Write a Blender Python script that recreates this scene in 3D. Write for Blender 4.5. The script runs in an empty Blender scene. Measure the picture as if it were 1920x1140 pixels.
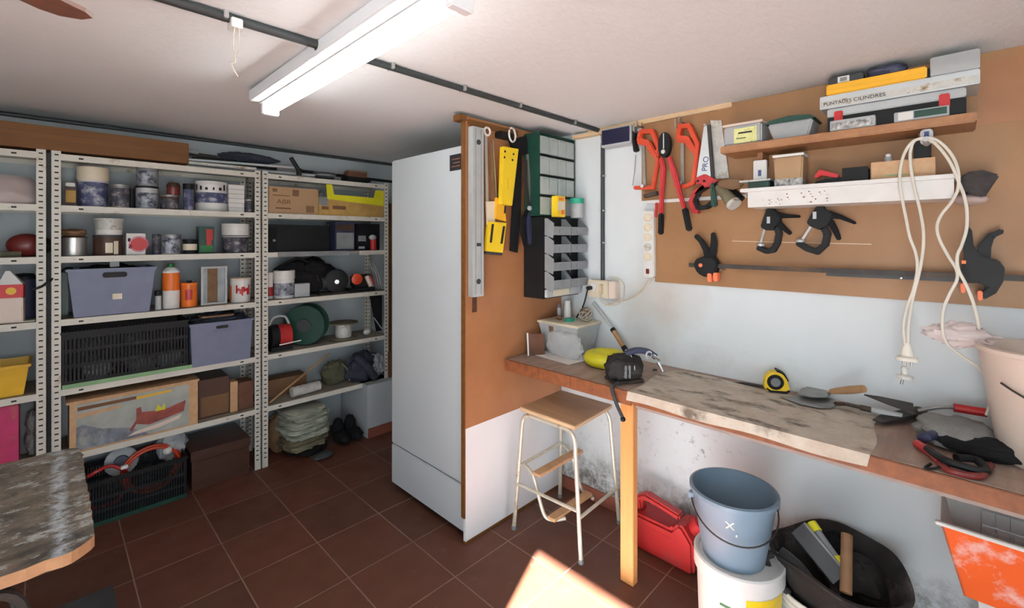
import bpy, bmesh, math, random
from mathutils import Matrix, Vector
random.seed(7)
SC = bpy.context.scene
COL = SC.collection
R = math.radians

# ------------------------------------------------------------------ camera
EYE = 1.5
HEAD = R(45.7)
cam_d = bpy.data.cameras.new('camera')
cam = bpy.data.objects.new('camera', cam_d)
COL.objects.link(cam)
cam.location = (0, 0, EYE)
cam.rotation_euler = (R(90), 0, -HEAD)
cam_d.sensor_width = 36
cam_d.lens = 850 / 1920 * 36
cam_d.shift_y = -(570 - 448) / 1920
cam_d.clip_start = 0.05
SC.camera = cam

# ------------------------------------------------------------------ world, sun, daylight
W = bpy.data.worlds.new('sky'); SC.world = W; W.use_nodes = True
bg = W.node_tree.nodes['Background']
bg.inputs[0].default_value = (0.80, 0.92, 1.0, 1)
bg.inputs[1].default_value = 6.6
sun_d = bpy.data.lights.new('sun', 'SUN')
sun_d.energy = 165
sun_d.color = (0.93, 0.97, 1.0)
sun_d.angle = R(0.55)
sun = bpy.data.objects.new('sun', sun_d); COL.objects.link(sun)
sdir = Vector((0.93, 0.37, -0.625)).normalized()
sun.rotation_euler = sdir.to_track_quat('-Z', 'Y').to_euler()
sun.location = (-6, -2, 5)

def portal(name, loc, rot, sx, sy):
    d = bpy.data.lights.new(name, 'AREA'); d.shape = 'RECTANGLE'; d.size = sx; d.size_y = sy
    d.cycles.is_portal = True
    o = bpy.data.objects.new(name, d); COL.objects.link(o); o.location = loc; o.rotation_euler = rot
portal('door_daylight', (-1.38, -0.19, 1.02), (R(90), 0, R(-90)), 0.82, 2.05)
portal('window_daylight', (0.0, -1.63, 1.05), (R(90), 0, 0), 1.2, 1.9)

SC.view_settings.view_transform = 'Standard'
SC.view_settings.look = 'None'
SC.view_settings.gamma = 1
SC.view_settings.exposure = 0.12
try: SC.view_settings.use_curve_mapping = False
except Exception: pass

# ------------------------------------------------------------------ measured directions
_S, _C = math.sin(HEAD), math.cos(HEAD)
def ray(px, py):
    r = (px - 960) / 850; u = (448 - py) / 850
    return Vector((_S + r * _C, _C - r * _S, u))
def aX(px, py, X):
    d = ray(px, py); t = X / d[0]; return Vector((X, d[1] * t, EYE + d[2] * t))
def aY(px, py, Y):
    d = ray(px, py); t = Y / d[1]; return Vector((d[0] * t, Y, EYE + d[2] * t))
def aZ(px, py, Z):
    d = ray(px, py); t = (Z - EYE) / d[2]; return Vector((d[0] * t, d[1] * t, Z))

# ------------------------------------------------------------------ materials
MATS = {}
def M(name, col, rough=0.55, metal=0.0, var=0.12, scale=14.0, bump=0.0, alpha=1.0, trans=0.0, ior=1.45, stain=None, stain_amt=0.0, stain_scale=4.0, emis=0.0):
    if name in MATS: return MATS[name]
    m = bpy.data.materials.new(name); m.use_nodes = True
    nt = m.node_tree; N = nt.nodes; L = nt.links
    b = N['Principled BSDF']
    b.inputs['Roughness'].default_value = rough; b.inputs['Metallic'].default_value = metal
    b.inputs['IOR'].default_value = ior
    if max(col) < 0.03: b.inputs['Specular IOR Level'].default_value = 0.25
    tc = N.new('ShaderNodeTexCoord')
    no = N.new('ShaderNodeTexNoise'); no.inputs['Scale'].default_value = scale; no.inputs['Detail'].default_value = 5
    L.new(tc.outputs['Object'], no.inputs['Vector'])
    rp = N.new('ShaderNodeValToRGB')
    rp.color_ramp.elements[0].position = 0.3; rp.color_ramp.elements[1].position = 0.7
    rp.color_ramp.elements[0].color = tuple(max(0, c * (1 - var)) for c in col) + (1,)
    rp.color_ramp.elements[1].color = tuple(min(1, c * (1 + var)) for c in col) + (1,)
    L.new(no.outputs['Fac'], rp.inputs['Fac'])
    out = rp.outputs['Color']
    if stain:
        n2 = N.new('ShaderNodeTexNoise'); n2.inputs['Scale'].default_value = stain_scale; n2.inputs['Detail'].default_value = 8
        n2.inputs['Roughness'].default_value = 0.7
        L.new(tc.outputs['Object'], n2.inputs['Vector'])
        r2 = N.new('ShaderNodeValToRGB'); r2.color_ramp.elements[0].position = 0.62 - stain_amt * 0.3; r2.color_ramp.elements[1].position = 0.75 - stain_amt * 0.2
        L.new(n2.outputs['Fac'], r2.inputs['Fac'])
        mx = N.new('ShaderNodeMix'); mx.data_type = 'RGBA'
        L.new(r2.outputs['Color'], mx.inputs[0]); L.new(out, mx.inputs[6]); mx.inputs[7].default_value = tuple(stain) + (1,)
        out = mx.outputs[2]
    L.new(out, b.inputs['Base Color'])
    if bump:
        bp = N.new('ShaderNodeBump'); bp.inputs['Strength'].default_value = bump; bp.inputs['Distance'].default_value = 0.01
        n3 = N.new('ShaderNodeTexNoise'); n3.inputs['Scale'].default_value = scale * 4; n3.inputs['Detail'].default_value = 4
        L.new(tc.outputs['Object'], n3.inputs['Vector']); L.new(n3.outputs['Fac'], bp.inputs['Height']); L.new(bp.outputs['Normal'], b.inputs['Normal'])
    if trans: b.inputs['Transmission Weight'].default_value = trans
    if alpha < 1: b.inputs['Alpha'].default_value = alpha
    if emis:
        b.inputs['Emission Color'].default_value = tuple(col) + (1,); b.inputs['Emission Strength'].default_value = emis
    MATS[name] = m; return m

def nodes_of(name):
    m = bpy.data.materials.new(name); m.use_nodes = True; MATS[name] = m
    return m, m.node_tree.nodes, m.node_tree.links, m.node_tree.nodes['Principled BSDF']
def ramp(N, L, src, stops):
    r = N.new('ShaderNodeValToRGB'); e = r.color_ramp.elements
    while len(e) < len(stops): e.new(0.5)
    for i, (p, c) in enumerate(stops):
        e[i].position = p; e[i].color = (c, c, c, 1) if isinstance(c, (int, float)) else tuple(c) + (1,)
    L.new(src, r.inputs['Fac']); return r.outputs['Color']
def noise(N, L, vec, sc, det=5, ro=0.5):
    n = N.new('ShaderNodeTexNoise'); n.inputs['Scale'].default_value = sc; n.inputs['Detail'].default_value = det; n.inputs['Roughness'].default_value = ro
    if vec is not None: L.new(vec, n.inputs['Vector'])
    return n.outputs['Fac']
def mixc(N, L, fac, a, b):
    x = N.new('ShaderNodeMix'); x.data_type = 'RGBA'
    for i, v in ((0, fac), (6, a), (7, b)):
        if isinstance(v, (int, float)): x.inputs[i].default_value = v
        elif isinstance(v, tuple): x.inputs[i].default_value = v + (1,)
        else: L.new(v, x.inputs[i])
    return x.outputs[2]
def math_(N, L, op, a, b=0.0, c=None):
    x = N.new('ShaderNodeMath'); x.operation = op
    for i, v in enumerate((a, b) if c is None else (a, b, c)):
        if isinstance(v, (int, float)): x.inputs[i].default_value = v
        else: L.new(v, x.inputs[i])
    return x.outputs[0]
def geo_pos(N, L, mapping=None):
    g = N.new('ShaderNodeTexCoord').outputs['Object']
    if mapping:
        mp = N.new('ShaderNodeMapping'); L.new(g, mp.inputs['Vector']); mp.inputs['Scale'].default_value = mapping; g = mp.outputs['Vector']
    return g
def bump_(N, L, b, h, s, d=0.01):
    bp = N.new('ShaderNodeBump'); bp.inputs['Strength'].default_value = s; bp.inputs['Distance'].default_value = d
    L.new(h, bp.inputs['Height']); L.new(bp.outputs['Normal'], b.inputs['Normal'])

# floor: terracotta tiles 33 cm
m, N, L, b = nodes_of('floor_tiles')
tc = N.new('ShaderNodeTexCoord'); mp = N.new('ShaderNodeMapping'); mp.inputs['Location'].default_value = (-0.2655 + 3.33, -0.254 + 3.33, 0)
L.new(tc.outputs['Object'], mp.inputs['Vector'])
br = N.new('ShaderNodeTexBrick'); br.offset = 0; br.squash = 1
br.inputs['Scale'].default_value = 1; br.inputs['Brick Width'].default_value = 0.333; br.inputs['Row Height'].default_value = 0.333
br.inputs['Mortar Size'].default_value = 0.0032; br.inputs['Mortar Smooth'].default_value = 0.3
br.inputs['Color1'].default_value = (0.125, 0.038, 0.021, 1); br.inputs['Color2'].default_value = (0.085, 0.03, 0.016, 1)
br.inputs['Mortar'].default_value = (0.24, 0.15, 0.11, 1)
L.new(mp.outputs['Vector'], br.inputs['Vector'])
g = tc.outputs['Object']
c1 = mixc(N, L, ramp(N, L, noise(N, L, g, 5, 8, 0.65), [(0.4, 0.0), (0.75, 0.55)]), br.outputs['Color'], (0.10, 0.045, 0.02))
c2 = mixc(N, L, ramp(N, L, noise(N, L, g, 11, 8, 0.7), [(0.62, 0.0), (0.74, 0.35)]), c1, (0.33, 0.2, 0.15))
L.new(c2, b.inputs['Base Color'])
L.new(ramp(N, L, noise(N, L, g, 7, 6), [(0.3, 0.48), (0.7, 0.7)]), b.inputs['Roughness'])
bump_(N, L, b, math_(N, L, 'MULTIPLY', br.outputs['Fac'], -1.0), 0.5, 0.003)

# ceiling plaster
m, N, L, b = nodes_of('ceiling_plaster')
g = geo_pos(N, L)
L.new(mixc(N, L, ramp(N, L, noise(N, L, g, 1.3, 3), [(0.35, 0.0), (0.7, 1.0)]), (0.71, 0.735, 0.75), (0.70, 0.745, 0.765)), b.inputs['Base Color'])
b.inputs['Roughness'].default_value = 0.9
g2 = geo_pos(N, L, (14, 60, 14))
bump_(N, L, b, noise(N, L, g2, 1.6, 4), 0.45, 0.006)

# walls: painted plaster with mould low down on the right wall (the stains are marks on the paint)
def wall_mat(name, base, mould):
    m, N, L, b = nodes_of(name)
    g = geo_pos(N, L)
    col = mixc(N, L, ramp(N, L, noise(N, L, g, 2.2, 5), [(0.35, 0.0), (0.7, 1.0)]), base, tuple(c * 0.93 for c in base))
    if mould:
        sep = N.new('ShaderNodeSeparateXYZ'); L.new(g, sep.inputs[0])
        z = sep.outputs['Z']; y = sep.outputs['Y']
        # band of damp near the floor
        low = ramp(N, L, math_(N, L, 'ADD', z, math_(N, L, 'MULTIPLY', noise(N, L, g, 6, 8, 0.7), 0.42)), [(0.32, 1.0), (0.54, 0.0)])
        n1 = ramp(N, L, noise(N, L, g, 13, 9, 0.75), [(0.38, 0.0), (0.56, 0.95)])
        f = math_(N, L, 'MULTIPLY', low, n1)
        col = mixc(N, L, f, col, (0.13, 0.115, 0.09))
        # scattered mould spots below the bench
        band = ramp(N, L, z, [(0.25, 0.0), (0.42, 1.0), (0.62, 1.0), (0.74, 0.0)])
        yb = ramp(N, L, math_(N, L, 'MULTIPLY', y, 0.5), [(0.22, 0.0), (0.36, 1.0), (0.72, 1.0), (0.86, 0.6)])
        n2 = ramp(N, L, noise(N, L, g, 19, 9, 0.8), [(0.59, 0.0), (0.66, 0.75)])
        f2 = math_(N, L, 'MULTIPLY', math_(N, L, 'MULTIPLY', band, yb), n2)
        col = mixc(N, L, f2, col, (0.12, 0.12, 0.10))
        # brownish bloom above the bench close to the corner
        vs = N.new('ShaderNodeVectorMath'); vs.operation = 'DISTANCE'; L.new(g, vs.inputs[0]); vs.inputs[1].default_value = (2.14, 1.08, 1.22)
        f3 = math_(N, L, 'MULTIPLY', ramp(N, L, math_(N, L, 'ADD', vs.outputs['Value'], math_(N, L, 'MULTIPLY', noise(N, L, g, 5, 6), 0.3)), [(0.16, 0.6), (0.42, 0.0)]), 1.0)
        col = mixc(N, L, f3, col, (0.42, 0.29, 0.19))
        n4 = ramp(N, L, noise(N, L, g, 3.4, 8, 0.7), [(0.5, 0.0), (0.72, 0.35)])
        band4 = ramp(N, L, z, [(0.80, 0.0), (0.84, 1.0), (1.12, 0.5), (1.26, 0.0)])
        col = mixc(N, L, math_(N, L, 'MULTIPLY', n4, band4), col, (0.40, 0.38, 0.33))
    L.new(col, b.inputs['Base Color']); b.inputs['Roughness'].default_value = 0.8
    bump_(N, L, b, noise(N, L, g, 30, 4), 0.12, 0.004)
    return m
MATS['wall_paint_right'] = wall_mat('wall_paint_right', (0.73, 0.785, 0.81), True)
MATS['wall_paint'] = wall_mat('wall_paint', (0.44, 0.485, 0.51), False)  # depth shade of the back wall is put into this darker base

# hardboard
def board_mat(name, a, c, rough=0.5, sc=(1, 1, 1)):
    m, N, L, b = nodes_of(name)
    g = geo_pos(N, L, sc)
    col = mixc(N, L, ramp(N, L, noise(N, L, g, 2.5, 7, 0.6), [(0.35, 0.0), (0.68, 1.0)]), a, c)
    col = mixc(N, L, ramp(N, L, noise(N, L, g, 26, 6, 0.7), [(0.70, 0.0), (0.735, 0.7)]), col, (0.55, 0.45, 0.36))
    L.new(col, b.inputs['Base Color']); b.inputs['Roughness'].default_value = rough
    return m
board_mat('hardboard', (0.34, 0.175, 0.075), (0.26, 0.128, 0.053), 0.5)
board_mat('hardboard_panel', (0.37, 0.165, 0.07), (0.28, 0.12, 0.05), 0.42)

def wood_mat(name, a, c, sc=(3, 40, 40), rough=0.5, dirt=None):
    m, N, L, b = nodes_of(name)
    g = geo_pos(N, L, sc)
    col = mixc(N, L, ramp(N, L, noise(N, L, g, 1.0, 6, 0.6), [(0.35, 0.0), (0.66, 1.0)]), a, c)
    if dirt:
        g2 = geo_pos(N, L)
        col = mixc(N, L, ramp(N, L, noise(N, L, g2, 9, 8, 0.72), [(0.45, 0.0), (0.65, 0.85)]), col, dirt)
    L.new(col, b.inputs['Base Color']); b.inputs['Roughness'].default_value = rough
    bump_(N, L, b, noise(N, L, g, 1.0, 5), 0.1, 0.003)
    return m
wood_mat('oak', (0.45, 0.25, 0.115), (0.33, 0.17, 0.075), (4, 40, 40), 0.4)
wood_mat('seat_wood', (0.52, 0.35, 0.205), (0.43, 0.27, 0.15), (30, 3, 30), 0.35)
wood_mat('ply_edge', (0.62, 0.45, 0.27), (0.5, 0.34, 0.2), (10, 10, 60), 0.6)
wood_mat('orange_post', (0.62, 0.29, 0.095), (0.55, 0.24, 0.075), (30, 30, 2), 0.5)
wood_mat('brown_beam', (0.165, 0.062, 0.006), (0.115, 0.042, 0.004), (2, 30, 30), 0.65)
wood_mat('bench_edge', (0.25, 0.082, 0.028), (0.165, 0.05, 0.017), (30, 6, 30), 0.6)
wood_mat('chip_edge', (0.36, 0.20, 0.10), (0.27, 0.14, 0.07), (20, 20, 20), 0.8)
wood_mat('bench_top', (0.26, 0.16, 0.12), (0.36, 0.27, 0.22), (30, 3, 30), 0.6, dirt=(0.2, 0.165, 0.14))
wood_mat('fan_wood', (0.16, 0.045, 0.016), (0.11, 0.03, 0.01), (3, 30, 30), 0.35)
wood_mat('shelf_wood', (0.36, 0.17, 0.07), (0.28, 0.12, 0.048), (30, 3, 30), 0.45)
wood_mat('pale_wood', (0.52, 0.32, 0.17), (0.44, 0.25, 0.12), (30, 5, 30), 0.5)
wood_mat('handle_wood', (0.42, 0.25, 0.12), (0.3, 0.165, 0.075), (8, 8, 8), 0.5)
wood_mat('dark_wood', (0.07, 0.028, 0.016), (0.05, 0.02, 0.012), (3, 20, 20), 0.4)

# paint splattered table top
m, N, L, b = nodes_of('splattered_top')
g = geo_pos(N, L); g2 = geo_pos(N, L, (1, 1.7, 1))
col = mixc(N, L, ramp(N, L, noise(N, L, g2, 7, 9, 0.75), [(0.38, 0.0), (0.62, 1.0)]), (0.055, 0.05, 0.042), (0.22, 0.18, 0.135))
col = mixc(N, L, ramp(N, L, noise(N, L, g2, 16, 8, 0.75), [(0.53, 0.0), (0.59, 0.9)]), col, (0.42, 0.44, 0.42))
col = mixc(N, L, ramp(N, L, noise(N, L, g, 31, 8, 0.7), [(0.60, 0.0), (0.64, 0.9)]), col, (0.03, 0.035, 0.035))
col = mixc(N, L, ramp(N, L, noise(N, L, g, 12, 6, 0.7), [(0.66, 0.0), (0.70, 0.8)]), col, (0.20, 0.085, 0.065))
sx_ = N.new('ShaderNodeSeparateXYZ'); L.new(g, sx_.inputs[0])
streak = ramp(N, L, math_(N, L, 'ABSOLUTE', math_(N, L, 'ADD', sx_.outputs['X'], math_(N, L, 'ADD', math_(N, L, 'MULTIPLY', noise(N, L, g, 6, 4), 0.03), -0.455))), [(0.006, 1.0), (0.022, 0.0)])
col = mixc(N, L, math_(N, L, 'MULTIPLY', streak, ramp(N, L, noise(N, L, g, 22, 6, 0.7), [(0.42, 0.0), (0.56, 0.85)])), col, (0.45, 0.5, 0.55))
L.new(col, b.inputs['Base Color']); L.new(ramp(N, L, noise(N, L, g, 9, 6), [(0.35, 0.3), (0.7, 0.7)]), b.inputs['Roughness'])
bump_(N, L, b, noise(N, L, g, 40, 6), 0.5, 0.004)

# worn canvas mat on the bench
m, N, L, b = nodes_of('bench_mat')
g = geo_pos(N, L); g2 = geo_pos(N, L, (3.0, 1.2, 1))
col = mixc(N, L, ramp(N, L, noise(N, L, g, 8, 8, 0.7), [(0.35, 0.0), (0.65, 1.0)]), (0.56, 0.52, 0.44), (0.41, 0.34, 0.275))
col = mixc(N, L, ramp(N, L, noise(N, L, g2, 4.5, 7, 0.65), [(0.53, 0.0), (0.66, 0.95)]), col, (0.11, 0.085, 0.065))
col = mixc(N, L, ramp(N, L, noise(N, L, g, 24, 8, 0.7), [(0.62, 0.0), (0.70, 0.6)]), col, (0.60, 0.58, 0.52))
L.new(col, b.inputs['Base Color']); b.inputs['Roughness'].default_value = 0.85
bump_(N, L, b, noise(N, L, g, 60, 5), 0.3, 0.003)

M('shelf_metal', (0.60, 0.585, 0.52), 0.42, 0.0, 0.06, 9, stain=(0.27, 0.16, 0.09), stain_amt=0.12, stain_scale=11)
M('hole', (0.03, 0.03, 0.03), 0.9)
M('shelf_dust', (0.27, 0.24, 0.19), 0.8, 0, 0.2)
M('white_enamel', (0.50, 0.54, 0.565), 0.32, 0, 0.02, 2)
M('white_board', (0.77, 0.81, 0.84), 0.5, 0, 0.03, 3)
M('white_plastic', (0.72, 0.72, 0.70), 0.4, 0, 0.05)
M('cream_plastic', (0.68, 0.61, 0.47), 0.4, 0, 0.05)
M('box_print_sea', (0.16, 0.18, 0.22), 0.6, 0, 0.4, 18, stain=(0.32, 0.33, 0.32), stain_amt=0.5, stain_scale=12)
M('box_print_red', (0.26, 0.06, 0.045), 0.6, 0, 0.3, 20)
M('box_print_sky', (0.33, 0.35, 0.32), 0.6, 0, 0.15, 12)
M('rail_paint', (0.30, 0.24, 0.21), 0.6)
M('pinkish_plastic', (0.68, 0.57, 0.49), 0.42, 0, 0.05, 5)
M('black_plastic', (0.010, 0.011, 0.012), 0.5, 0, 0.2)
M('black_matte', (0.009, 0.009, 0.010), 0.85, 0, 0.3)
M('black_rubber', (0.028, 0.026, 0.025), 0.75, 0, 0.4, 9, bump=0.3, stain=(0.11, 0.095, 0.085), stain_amt=0.25, stain_scale=8)
M('dark_grey', (0.04, 0.044, 0.048), 0.5, 0, 0.2)
M('mid_grey', (0.2, 0.21, 0.22), 0.5, 0, 0.12)
M('light_grey', (0.42, 0.44, 0.45), 0.5, 0, 0.08)
M('drawer_grey', (0.22, 0.235, 0.25), 0.45, 0, 0.08)
M('steel', (0.55, 0.56, 0.56), 0.35, 0.85, 0.08)
M('dull_steel', (0.30, 0.30, 0.29), 0.5, 0.7, 0.2)
M('dark_steel', (0.04, 0.036, 0.033), 0.6, 0.2, 0.3, stain=(0.12, 0.07, 0.04), stain_amt=0.25)
M('aluminium', (0.56, 0.61, 0.62), 0.38, 0.5, 0.05)
M('orange_red', (0.56, 0.055, 0.016), 0.38, 0, 0.06)
M('red', (0.55, 0.02, 0.025), 0.4, 0, 0.1)
M('bright_red', (0.45, 0.02, 0.024), 0.4, 0, 0.1)
M('dark_red', (0.14, 0.018, 0.015), 0.35, 0, 0.15)
M('can_red', (0.42, 0.022, 0.022), 0.38, 0, 0.1, 6, stain=(0.25, 0.08, 0.07), stain_amt=0.2)
M('pink', (0.50, 0.03, 0.13), 0.5, 0, 0.15, stain=(0.35, 0.2, 0.06), stain_amt=0.2, stain_scale=9)
M('yellow', (0.78, 0.55, 0.02), 0.4, 0, 0.05)
M('lemon', (0.62, 0.58, 0.02), 0.4, 0, 0.06)
M('amber', (0.68, 0.40, 0.02), 0.45, 0, 0.08)
M('case_orange', (0.75, 0.39, 0.02), 0.45, 0, 0.06)
M('orange', (0.72, 0.16, 0.02), 0.42, 0, 0.06)
M('coral', (0.85, 0.21, 0.09), 0.5, 0, 0.05)
M('bin_blue', (0.155, 0.18, 0.27), 0.45, 0, 0.06)
M('bucket_blue', (0.175, 0.25, 0.325), 0.42, 0, 0.05, 4)
M('navy', (0.03, 0.035, 0.075), 0.5, 0, 0.2)
M('deep_blue', (0.05, 0.07, 0.2), 0.5, 0, 0.3)
M('green', (0.02, 0.16, 0.045), 0.5, 0, 0.2)
M('dark_green', (0.01, 0.05, 0.035), 0.4, 0, 0.2)
M('teal', (0.02, 0.3, 0.2), 0.45, 0, 0.1)
M('shelf_liner_green', (0.2, 0.36, 0.18), 0.6, 0, 0.1)
M('cardboard', (0.36, 0.225, 0.125), 0.75, 0, 0.07, 8)
M('cardboard_dark', (0.17, 0.09, 0.042), 0.75, 0, 0.12, 8)
M('kraft_yellow', (0.40, 0.24, 0.07), 0.75, 0, 0.15, 18)
M('print_brown', (0.15, 0.07, 0.03), 0.7, 0, 0.2)
M('ink', (0.02, 0.02, 0.025), 0.6, 0, 0.1)
M('paper', (0.70, 0.70, 0.68), 0.7, 0, 0.05)
M('label_yellow', (0.68, 0.68, 0.30), 0.6, 0, 0.1, 40, stain=(0.3, 0.32, 0.12), stain_amt=0.3, stain_scale=45)
M('label_silver', (0.34, 0.36, 0.41), 0.45, 0.2, 0.35, 30, stain=(0.015, 0.02, 0.04), stain_amt=0.62, stain_scale=24)
M('label_dark', (0.05, 0.05, 0.07), 0.5, 0, 0.5, 25, stain=(0.35, 0.33, 0.3), stain_amt=0.35, stain_scale=26)
M('label_blue', (0.05, 0.06, 0.14), 0.5, 0, 0.4, 25, stain=(0.42, 0.42, 0.45), stain_amt=0.42, stain_scale=22)
M('brown_tin', (0.06, 0.03, 0.018), 0.5, 0, 0.3)
M('rope', (0.46, 0.43, 0.36), 0.8, 0, 0.15, 40)
M('cable_white', (0.66, 0.64, 0.56), 0.45, 0, 0.06)
M('cable_cream', (0.55, 0.46, 0.34), 0.5, 0, 0.06)
M('conduit', (0.03, 0.036, 0.038), 0.5, 0, 0.15)
M('leather', (0.18, 0.10, 0.05), 0.7, 0, 0.2)
M('bag_sheet', (0.34, 0.36, 0.29), 0.45, 0, 0.15, 9, bump=0.4, stain=(0.40, 0.37, 0.2), stain_amt=0.3)
M('clear_plastic', (0.85, 0.88, 0.9), 0.12, 0, 0.02, alpha=0.32)
M('clear_tub', (0.62, 0.66, 0.68), 0.3, 0, 0.05, 30, alpha=0.6)
M('clear_pink', (0.8, 0.66, 0.64), 0.3, 0, 0.1, 10, alpha=0.45)
M('bag_plastic', (0.74, 0.78, 0.80), 0.22, 0, 0.1, 10, alpha=0.5, bump=0.8)
M('drawer_clear', (0.36, 0.41, 0.39), 0.25, 0, 0.06, 20)
M('screws', (0.34, 0.34, 0.33), 0.4, 0.5, 0.8, 70)
M('wrap', (0.52, 0.53, 0.50), 0.35, 0, 0.25, 20, stain=(0.2, 0.12, 0.05), stain_amt=0.3, stain_scale=20)
M('cloth_navy', (0.03, 0.035, 0.055), 0.85, 0, 0.3, 12, bump=0.5)
M('cloth_grey', (0.22, 0.22, 0.215), 0.85, 0, 0.15, 20, bump=0.4)
M('cloth_pale', (0.30, 0.34, 0.36), 0.85, 0, 0.2, 12)
M('jam_olive', (0.085, 0.085, 0.05), 0.8, 0, 0.25)
M('spool_beige', (0.16, 0.14, 0.085), 0.7, 0, 0.2)
M('skirting_tile', (0.26, 0.085, 0.055), 0.5, 0, 0.2, 10)
M('rust', (0.20, 0.09, 0.05), 0.8, 0.2, 0.3)
M('chrome', (0.8, 0.8, 0.8), 0.15, 1.0, 0.02)
M('stool_paint', (0.60, 0.58, 0.48), 0.35, 0.35, 0.12, 20, stain=(0.32, 0.24, 0.15), stain_amt=0.2, stain_scale=20)
M('orange_crate', (0.82, 0.125, 0.02), 0.5, 0, 0.06, 6, stain=(0.85, 0.66, 0.64), stain_amt=0.42, stain_scale=7.5)
M('solar_blue', (0.015, 0.015, 0.045), 0.2, 0, 0.1)
M('concrete', (0.45, 0.42, 0.38), 0.9, 0, 0.1, 2)
M('tub_film', (0.62, 0.67, 0.69), 0.25, 0, 0.15, 14, alpha=0.75, bump=0.6)
M('tube_glow', (1.0, 1.0, 0.97), 0.4, 0, 0.0, emis=19.0)
M('hairs', (0.035, 0.03, 0.03), 0.8, 0, 0.4, 60)
M('brick_brown', (0.13, 0.055, 0.03), 0.7, 0, 0.2)

# ------------------------------------------------------------------ mesh builder
class MB:
    def __init__(s): s.v = []; s.f = []; s.mi = []; s.T = Matrix.Identity(4)
    def at(s, T): s.T = T; return s
    def add(s, vs, fs, m=0):
        k = len(s.v)
        s.v += [s.T @ Vector(v) for v in vs]
        for f in fs: s.f.append([k + i for i in f]); s.mi.append(m)
        return s
    def box(s, x0, x1, y0, y1, z0, z1, m=0):
        vs = [(x0, y0, z0), (x1, y0, z0), (x1, y1, z0), (x0, y1, z0), (x0, y0, z1), (x1, y0, z1), (x1, y1, z1), (x0, y1, z1)]
        return s.add(vs, [(0, 3, 2, 1), (4, 5, 6, 7), (0, 1, 5, 4), (1, 2, 6, 5), (2, 3, 7, 6), (3, 0, 4, 7)], m)
    def frustum(s, b, t, z0, z1, m=0, open_top=False, th=0.004):
        (bx0, bx1, by0, by1), (x0, x1, y0, y1) = b, t
        vs = [(bx0, by0, z0), (bx1, by0, z0), (bx1, by1, z0), (bx0, by1, z0), (x0, y0, z1), (x1, y0, z1), (x1, y1, z1), (x0, y1, z1)]
        fs = [(0, 3, 2, 1), (0, 1, 5, 4), (1, 2, 6, 5), (2, 3, 7, 6), (3, 0, 4, 7)]
        if not open_top: fs.append((4, 5, 6, 7)); return s.add(vs, fs, m)
        s.add(vs, fs, m)
        q = th
        vi = [(bx0 + q, by0 + q, z0 + q), (bx1 - q, by0 + q, z0 + q), (bx1 - q, by1 - q, z0 + q), (bx0 + q, by1 - q, z0 + q), (x0 + q, y0 + q, z1), (x1 - q, y0 + q, z1), (x1 - q, y1 - q, z1), (x0 + q, y1 - q, z1)]
        s.add(vi, [(0, 1, 2, 3), (4, 5, 1, 0), (5, 6, 2, 1), (6, 7, 3, 2), (7, 4, 0, 3)], m)
        k = len(s.v) - 16
        for i in range(4):
            j = (i + 1) % 4
            s.f.append([k + 4 + i, k + 4 + j, k + 12 + j, k + 12 + i]); s.mi.append(m)
        return s
    def lathe(s, prof, c=(0, 0, 0), seg=24, m=0, sx=1.0, sy=1.0, axis=None):
        c = Vector(c); Q = Matrix.Identity(3)
        if axis is not None: Q = Vector(axis).to_track_quat('Z', 'Y').to_matrix()
        vs = []; fs = []
        for (r, z) in prof:
            for i in range(seg):
                a = 2 * math.pi * i / seg
                vs.append(c + Q @ Vector((r * math.cos(a) * sx, r * math.sin(a) * sy, z)))
        n = len(prof)
        for k in range(n - 1):
            for i in range(seg):
                j = (i + 1) % seg
                fs.append((k * seg + i, k * seg + j, (k + 1) * seg + j, (k + 1) * seg + i))
        if prof[0][0] > 1e-6: fs.append(tuple(range(seg - 1, -1, -1))) if not (len(prof) > 2 and abs(prof[0][0] - prof[-1][0]) < 1e-9 and abs(prof[0][1] - prof[-1][1]) < 1e-9) else None
        if prof[-1][0] > 1e-6 and not (abs(prof[0][0] - prof[-1][0]) < 1e-9 and abs(prof[0][1] - prof[-1][1]) < 1e-9):
            fs.append(tuple((n - 1) * seg + i for i in range(seg)))
        fs = [f for f in fs if f]
        return s.add(vs, fs, m)
    def cyl(s, p0, p1, r0, r1=None, seg=16, m=0):
        p0 = Vector(p0); p1 = Vector(p1); r1 = r0 if r1 is None else r1
        return s.lathe([(r0, 0), (r1, (p1 - p0).length)], p0, seg, m, axis=(p1 - p0))
    def tube(s, pts, r, seg=8, m=0, closed=False, rs=None):
        pts = [Vector(p) for p in pts]; n = len(pts)
        vs = []; fs = []; up = None
        for i, p in enumerate(pts):
            if closed: d = pts[(i + 1) % n] - pts[i - 1]
            else: d = pts[min(i + 1, n - 1)] - pts[max(i - 1, 0)]
            d.normalize()
            if up is None:
                up = Vector((0, 0, 1)) if abs(d.z) < 0.9 else Vector((1, 0, 0))
            a = d.cross(up)
            if a.length < 1e-4: a = d.orthogonal()
            a.normalize(); bb = a.cross(d).normalized(); up = bb
            rr = rs[i] if rs else r
            for k in range(seg):
                t = 2 * math.pi * k / seg
                vs.append(p + a * rr * math.cos(t) + bb * rr * math.sin(t))
        for i in range(n if closed else n - 1):
            i2 = (i + 1) % n
            for k in range(seg):
                k2 = (k + 1) % seg
                fs.append((i * seg + k, i * seg + k2, i2 * seg + k2, i2 * seg + k))
        if not closed: fs.append(tuple(range(seg - 1, -1, -1))); fs.append(tuple((n - 1) * seg + k for k in range(seg)))
        return s.add(vs, fs, m)
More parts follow.
